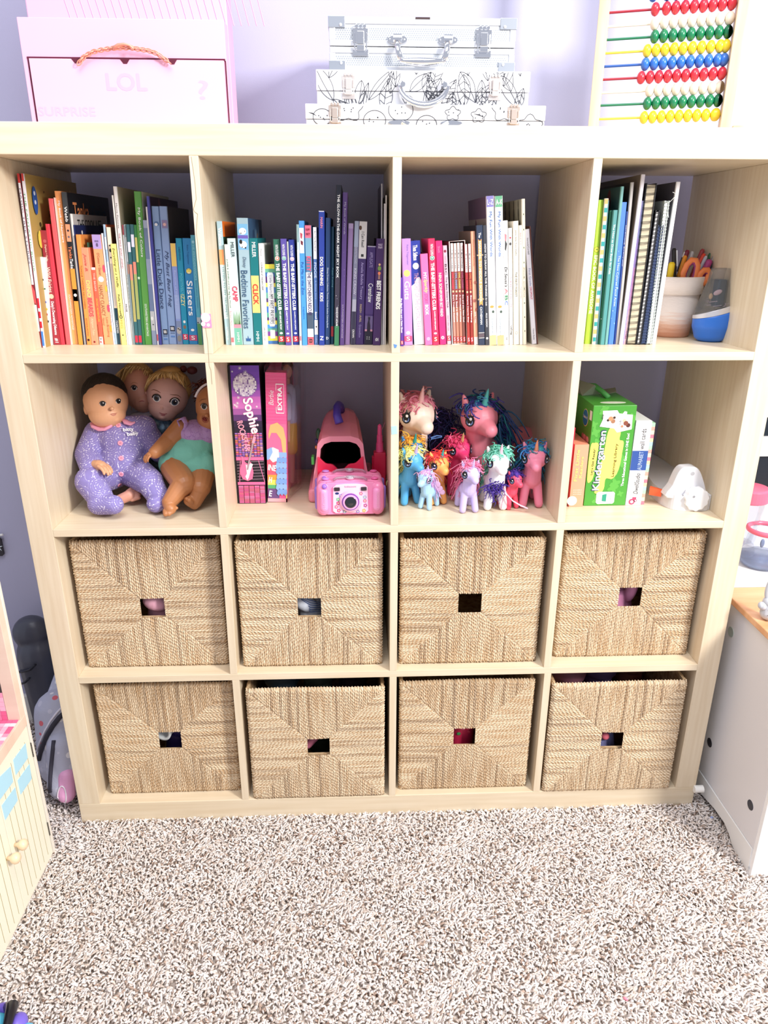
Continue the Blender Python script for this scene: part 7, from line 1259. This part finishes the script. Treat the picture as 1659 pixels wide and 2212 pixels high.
m = MB(); q = [P(u, v, y=.2) for u, v in [(97, 1560), (94, 1548), (104, 1540), (102, 1532), (114, 1524), (112, 1515), (123, 1508), (124, 1498), (128, 1490), (130, 1512), (116, 1532), (100, 1566)]]; m.prism([(p.x, p.z) for p in q], 'y', .195, .2, mat('#cc9ccc', .6)); m.build('lilac_ruffle', t, world=True)
t = thing('duffel_bag', 'dark grey plastic bag slumped against the wall behind the dollhouse', 'bag', (-.16, .31, -.008)); DGm = mat('#4a4c58', .35, bump=1, bs=25); m = MB()
m.cap((-.17, .33, .06), .062, (-.19, .34, .26), .058, DGm); m.cap((-.12, .33, .05), .05, (-.15, .34, .19), .05, DGm); m.ell((-.2, .34, .32), (.05, .04, .05), DGm); blob('bag_body', m, t, .004, 5, world=True)
for q in ([(38, 1452, .3), (52, 1450, .28), (66, 1446, .27), (76, 1436, .27)], [(44, 1478, .28), (54, 1474, .27), (62, 1466, .26)]): MB().tube([P(u, v, y=y) for u, v, y in q], .006, mat('#22232c', .5), 8, flat=.5).build('strap', t, world=True, smooth=True)
# toy on the carpet at the lower left corner
c = P(-14, 2215, z=.02); t = thing('toy_figure', 'blue, violet and black plastic toy lying on the carpet at the lower left corner', 'toy', (c.x, c.y, -.002))
m = MB(); m.ell((.0, -.005, .016), (.028, .03, .018), mat('#58c8ec', .35)); m.build('blue_body', t, smooth=True)
m = MB(); m.ell((.038, .006, .014), (.016, .02, .015), mat('#7c68d4', .35)); m.build('violet_side', t, smooth=True)
m = MB(); m.ell((.056, -.008, .01), (.017, .018, .011), mat('#6cc8ee', .35)); m.build('blue_side', t, smooth=True)
m = MB(); m.tube([(.01, .034, .02), (.024, .024, .034), (.027, .008, .036), (.03, -.01, .034), (.034, -.03, .028)], [.009, .011, .009, .008, .009], mat('#1c1c24', .25), 10); m.build('black_strap', t, smooth=True)
m = MB(); m.ell((.002, .034, .014), (.018, .01, .012), mat('#7c68d4', .35)); m.build('violet_tip', t, smooth=True)
q = P(1537, 1768, z=0); m = MB(); m.ell(q+Vector((0, 0, .003)), (.004, .003, .003), mat('#9aa8d8', .5)); tag(m.build('bead_scrap', world=True, smooth=True), 'tiny pale blue scrap on the carpet beside the white play kitchen', 'scrap')
q = P(1351, 2160, z=0); m = MB(); m.ell(q+Vector((0, 0, .003)), (.005, .0025, .003), mat('#f090a4', .5), rot=(0, 0, -.6)); tag(m.build('paper_scrap', world=True, smooth=True), 'tiny pink scrap on the open carpet in the lower right', 'scrap')
# ------------------------------------------------------------------ play kitchen on the right
KW = mat('#e4e3e6', .35); KP = mat('#efefee', .35); XK = 1.522
t = thing('play_kitchen', 'white toy kitchen cabinet with a wooden worktop right of the shelves', 'play kitchen', (1.8, .03, -.01))
m = MB(); m.prism([(-.2045, .062), (.3, .05), (.3, .53), (-.2045, .53)], 'x', XK, XK+.012, KW); m.build('side_panel', t, world=True, bevel=.0008)
m = MB(); m.prism([(-.2075, -.01), (-.165, -.01), (-.135, .002), (-.115, .016), (-.09, .024), (-.04, .02), (.02, .006), (.06, .0), (.24, .0), (.27, -.01), (.3, -.01), (.3, .049), (-.2045, .061)], 'x', XK-.002, XK+.013, KP); m.build('base_rail', t, world=True, bevel=.0012)
MB().box((XK, -.217, -.01), (XK+.05, -.205, .53), mat('#f7f7f7', .35)).build('front_frame', t, world=True, bevel=.001)
MB().box((XK+.05, -.214, .03), (2.1, -.206, .53), mat('#f4f4f4', .35)).build('front_door', t, world=True, bevel=.001)
MB().box((2.09, -.205, -.01), (2.1, .3, .53), KW).build('side_panel', t, world=True); MB().box((XK+.012, .29, .05), (2.09, .3, .53), KW).build('back_panel', t, world=True)
BIR = mat('#eebc90', .35, var=.15, vs=4, stretch=(1, 8, 1), c2='#d89a68')
MB().box((XK-.008, -.235, .53), (2.11, .3, .545), BIR).build('worktop', t, world=True, bevel=.002)
for u, v, c, rr in ((1579, 1365, '#aab4ac', .0125), (1533, 1604, '#2c2a34', .0115), (1621, 1739, '#2c2e3c', .0115)):
    m = MB(); m.lathe([(rr, 0), (rr*.95, .001), (rr*.3, .0004), (.001, .0004)], mat(c, .3), P(u, v, x=XK), (-1, 0, 0), 24); m.build('screw_cap', t, world=True)
m = MB(); m.lathe([(.003, 0), (.003, .0006)], mat('#caccd0', .4), P(1617, 1875, x=XK-.002), (-1, 0, 0), 12); m.build('screw', t, world=True)
KB = .095   # upper part stands on the worktop
zv = lambda v, y=.27: P(1655, v, y=y).z
m = MB(); kw = mat('#eeeeee', .35); zp = P(1640, 1242, y=KB).z
m.box((1.5, KB, .5452), (2.1, .3, zp), kw); m.box((1.5, .27, zp), (2.1, .3, zv(1052)), kw); m.box((1.5, .262, zv(984)), (2.1, .3, zv(942)), kw); m.box((1.5, .262, zv(900)), (2.1, .3, zv(900)+.05), kw); m.box((1.5, .285, zp), (2.1, .3, zv(900)), kw); m.build('upper_cabinet', t, world=True, bevel=.001)
for a_, b_ in ((1052, 984), (942, 900)): MB().box((1.5, .27, zv(a_)), (2.1, .285, zv(b_)), mat('#1c242e', .2)).build('oven_window', t, world=True)
m = MB(); m.lathe([(.003, 0), (.003, .0006)], mat('#b89068', .6), P(1597, 1264, z=.5452), (0, 0, 1), 12); m.build('peg_hole', t, world=True)
PKR = mat('#f0708c', .35); CLP = mat('#b8c4dc', .06, trans=.8, alpha=.5)
bx = P(1602, 1200, y=.145).x+.046; bc = Vector((bx-.012, .215, 0)); bz = P(1640, 1088, y=.19).z; zt0 = zp
t = thing('toy_blender', 'toy blender with coral pink lid and clear bluish jar on the play kitchen', 'toy blender', Vector((bc.x, bc.y, zt0)))
m = MB(); m.lathe([(.04, bz), (.043, bz+.002), (.042, bz+.03), (.037, bz+.034), (.012, bz+.036)], PKR, bc, (0, 0, 1), 36); m.build('lid', t, world=True, bevel=.001)
m = MB(); m.lathe([(.022, zt0+.035), (.024, zt0+.05), (.032, zt0+.09), (.039, bz)], CLP, bc, (0, 0, 1), 36, cap=False); m.build('jar', t, world=True, smooth=True)
m = MB()
for k in range(3): m.tube([(bc.x-.034, bc.y-.022, bz-.03-.012*k), (bc.x-.026, bc.y-.029, bz-.03-.012*k)], .0007, mat('#fff', .4), 5)
m.build('scale_marks', t, world=True)
m = MB(); m.lathe([(.032, 0), (.034, .01), (.028, .03), (.022, .036)], mat('#e8e8ea', .35), (bc.x, bc.y, zt0), (0, 0, 1), 32); m.build('motor_base', t, world=True, bevel=.001)
jc = Vector((bx+.006, .15, 0)); zt = P(1640, 1155, y=.12).z; zb = zt0
t = thing('toy_jug', 'clear toy jug with bluish foot and coral handle ring in front of the blender', 'toy jug', Vector((jc.x, jc.y, zb)))
m = MB(); m.lathe([(.03, 0), (.045, .005), (.05, .016), (.048, .032), (.041, .06), (.036, zt-zb-.002)], CLP, k=40, cap=False); m.build('jug_body', t, smooth=True)
m = MB(); m.lathe([(.03, .002), (.044, .007), (.0485, .016), (.0475, .028), (.001, .03)], mat('#8ea0c4', .1, trans=.6, alpha=.75), k=40); m.build('blue_foot', t, smooth=True)
MB().tube([(.041*math.cos(a), .041*math.sin(a), zt-zb) for a in [2*PI*j/28 for j in range(28)]], .0045, PKR, 8, close=True, flat=1.4).build('rim_ring', t, smooth=True)
m = MB(); m.ell((.016, -.04, zt-zb-.024), (.008, .004, .02), mat('#b4407c', .35)); m.ell((.02, -.02, zt-zb+.012), (.014, .012, .018), mat('#f05070', .35)); m.build('spout_tab', t, smooth=True)
m = MB(); m.ell((-.026, -.034, zt-zb-.02), (.005, .003, .011), mat('#7080a0', .4)); m.build('grey_mark', t, smooth=True)
bp = P(1656, 1338, z=.5455); t = thing('toy_robot', 'small pale grey robot figure with long ears on the worktop edge', 'toy figure', bp); GB = mat('#c4c8d0', .35); m = MB()
m.cap((0, 0, .017), .017, (0, 0, .03), .0155, GB); m.ell((0, 0, .042), (.016, .015, .013), GB); blob('body', m, t, .0016, 2)
m = MB(); m.ell((-.007, .002, .073), (.0085, .006, .026), GB, rot=(0, .06, 0)); m.build('ear', t, smooth=True); m = MB(); m.ell((.014, .002, .073), (.0085, .006, .026), GB, rot=(0, .1, 0)); m.build('ear', t, smooth=True)
m = MB(); m.lathe([(.009, 0), (.0095, .004), (.007, .009), (.001, .01)], GB, (-.012, 0, .033), (-1, -.2, .1), 18); m.ell((-.018, 0, .034), (.007, .008, .008), GB); m.build('side_wheel', t, smooth=True)
m = MB(); dkm = mat('#34343c', .4); m.disc((-.006, -.0165, .033), (-.2, -1, 0), .0016, dkm, 10); m.disc((.002, -.0178, .012), (0, -1, 0), .004, mat('#6a6478', .4), 14); m.tube([(-.01, -.0145, .018), (-.006, -.0165, .0175)], .0005, dkm, 4); m.build('face_marks', t)
# ------------------------------------------------------------------ things seen through the holes of the baskets
def inside(i, hx, hz): # world point behind the hole of basket i
    x, y, z, me, mir, lab = bspec[i]; ax = BW-hx if mir else hx; return Vector((x+ax, y+.03, z+hz))
ha, hb = (.160, .150), (.154, .156)
def wrinkled(name, label, cat, i, h, parts, mt_):
    c = inside(i, *h); x, y, z = bspec[i][:3]; o = thing(name, label, cat, (c.x, c.y+.03, z+.009)); m = MB()
    for (dx, dy, dz, rx, ry, rz, ro) in parts: m.ell(c+Vector((dx, dy, dz)), (rx, ry, rz), mt_, rot=ro)
    m.cap(c+Vector((0, .035, -.09)), .04, c+Vector((0, .035, -.03)), .03, mt_); blob('cloth', m, o, .002, 3, world=True); return o
wrinkled('folded_cloth', 'pale pink cloth seen through the hole of the basket under the dolls', 'cloth', 0, ha, [(-.004, .008, -.006, .03, .02, .022, (.3, .35, 0)), (.02, .02, -.016, .02, .02, .014, (0, 0, 0))], mat('#efb4c8', .8, bump=.6, bs=40))
c = inside(0, *ha); m = MB(); m.ell(c+Vector((0, .02, .02)), (.03, .014, .008), mat('#3c3a80', .3)); m.ell(c+Vector((.008, .012, .019)), (.012, .006, .003), mat('#9aa0cc', .2)); tag(m.build('purple_wrapper', world=True, smooth=True), 'dark violet shiny wrapper above the pale pink cloth in its basket', 'wrapper')
o = wrinkled('striped_cloth', 'white and blue striped cloth in the hole of the basket under the cameras', 'cloth', 1, ha, [(-.012, .012, -.012, .03, .016, .02, (0, .5, 0))], mat('#dfe6f2', .8))
c = inside(1, *ha); m = MB()
for k in range(6): m.tube([c+Vector((-.028+.004*k, -.004+.002*k, .016-.006*k)), c+Vector((0, -.004, .0035-.006*k)), c+Vector((.026, .004, -.008-.004*k))], .0008, mat('#3a5c9c', .7), 5)
m.build('stripe', o, world=True, smooth=True)
o = wrinkled('pink_cloth', 'pink cloth at the right of the hole in the basket under the game box', 'cloth', 3, hb, [(.018, .01, -.002, .014, .016, .034, (0, .2, 0))], mat('#d88cb4', .8, bump=.6, bs=40))
c = inside(3, *hb); m = MB(); m.ell(c+Vector((-.012, .012, .022)), (.022, .012, .01), mat('#c8cc7c', .7), rot=(0, -.3, 0)); tag(m.build('yellow_cloth', world=True, smooth=True), 'pale yellow green cloth corner above the pink cloth in its basket', 'cloth')
c = inside(4, *hb); o = thing('cup', 'white rimmed cup lying inside the far left bottom basket', 'cup', (c.x-.02, c.y+.03, .062)); m = MB(); m.lathe([(.016, .045), (.0225, .0), (.019, -.001), (.015, .0), (.013, .04)], mat('#eef2f2', .3), c+Vector((-.026, -.004, 0)), (.25, 1, 0), 32, cap=False); m.build('rim', o, world=True, smooth=True)
o = wrinkled('dark_bag', 'dark violet plastic bag inside the far left bottom basket', 'bag', 4, hb, [(.01, .02, 0, .028, .02, .026, (0, 0, 0))], mat('#2c2458', .25, bump=1, bs=30))
c = inside(5, *ha); o = thing('pink_tube', 'pink rounded toy tube slanting inside the pulled out bottom basket', 'toy', (c.x, c.y+.03, .062)); m = MB(); m.cap(c+Vector((-.03, .02, -.03)), .0125, c+Vector((.025, .03, .03)), .0125, mat('#dc8098', .35)); m.build('tube_body', o, world=True, smooth=True)
c = inside(6, *hb); o = thing('patterned_tin', 'red tin with coloured blocks and a pink lid inside the palest basket', 'tin', (c.x, c.y+.03, .062)); m = MB(); m.lathe([(.034, -.09), (.034, .01)], mat('#d83058', .35), c+Vector((0, .035, 0)), (0, 0, 1), 40); m.build('tin_body', o, world=True); m = MB(); m.lathe([(.036, .01), (.036, .03)], mat('#d890b8', .35), c+Vector((0, .035, 0)), (0, 0, 1), 40); m.build('lid', o, world=True)
m = MB()
for dx, dz, cc in ((-.02, -.004, '#4a70c8'), (-.008, -.018, '#3c8c4c'), (.002, -.002, '#f07090'), (.014, -.004, '#e8506c'), (.016, -.016, '#c02848')): q = c+Vector((dx, .035-math.sqrt(.0345**2-dx*dx), dz)); m.ell(q, (.005, .001, .0045), mat(cc, .4))
m.build('block_print', o, world=True)
o = wrinkled('plush_toy', 'violet grey plush filling the hole of the far right bottom basket', 'plush toy', 7, ha, [(.004, .02, .01, .028, .018, .018, (0, 0, 0))], mat('#7c7cac', .9, bump=.8, bs=90))
c = inside(7, *ha); m = MB(); m.ell(c+Vector((-.002, .006, -.016)), (.011, .008, .01), mat('#ee7488', .5), rot=(0, .6, 0)); tag(m.build('pink_scrap', world=True, smooth=True), 'salmon pink crumpled piece in the hole of the far right bottom basket', 'scrap')
# toys heaped in the open tops of two baskets in the bottom row
for i, cols in ((5, ('#2c3c4c', '#3c4c40', '#2c2430')), (7, ('#8c5a6c', '#5c4c7c', '#6c4030'))):
    x, y, z = bspec[i][:3]
    for k, cc in enumerate(cols):
        m = MB(); m.ell((x+.07+.085*k, y+.12+.02*k, z+.268), (.045, .05, .034), mat(cc, .6)); m.cap((x+.07+.085*k, y+.12+.02*k, z+.05), .03, (x+.07+.085*k, y+.12+.02*k, z+.25), .035, mat(cc, .6))
        tag(m.build('heaped_toy', world=True, smooth=True), ['%s soft toy heaped in the open top of the pulled out basket' % ('slate', 'olive', 'plum')[k], '%s soft toy heaped in the open top of the far right basket' % ('rose', 'violet', 'rust')[k]][i == 7], 'soft toy')
bpy.data.scenes.remove(tmp_sc)
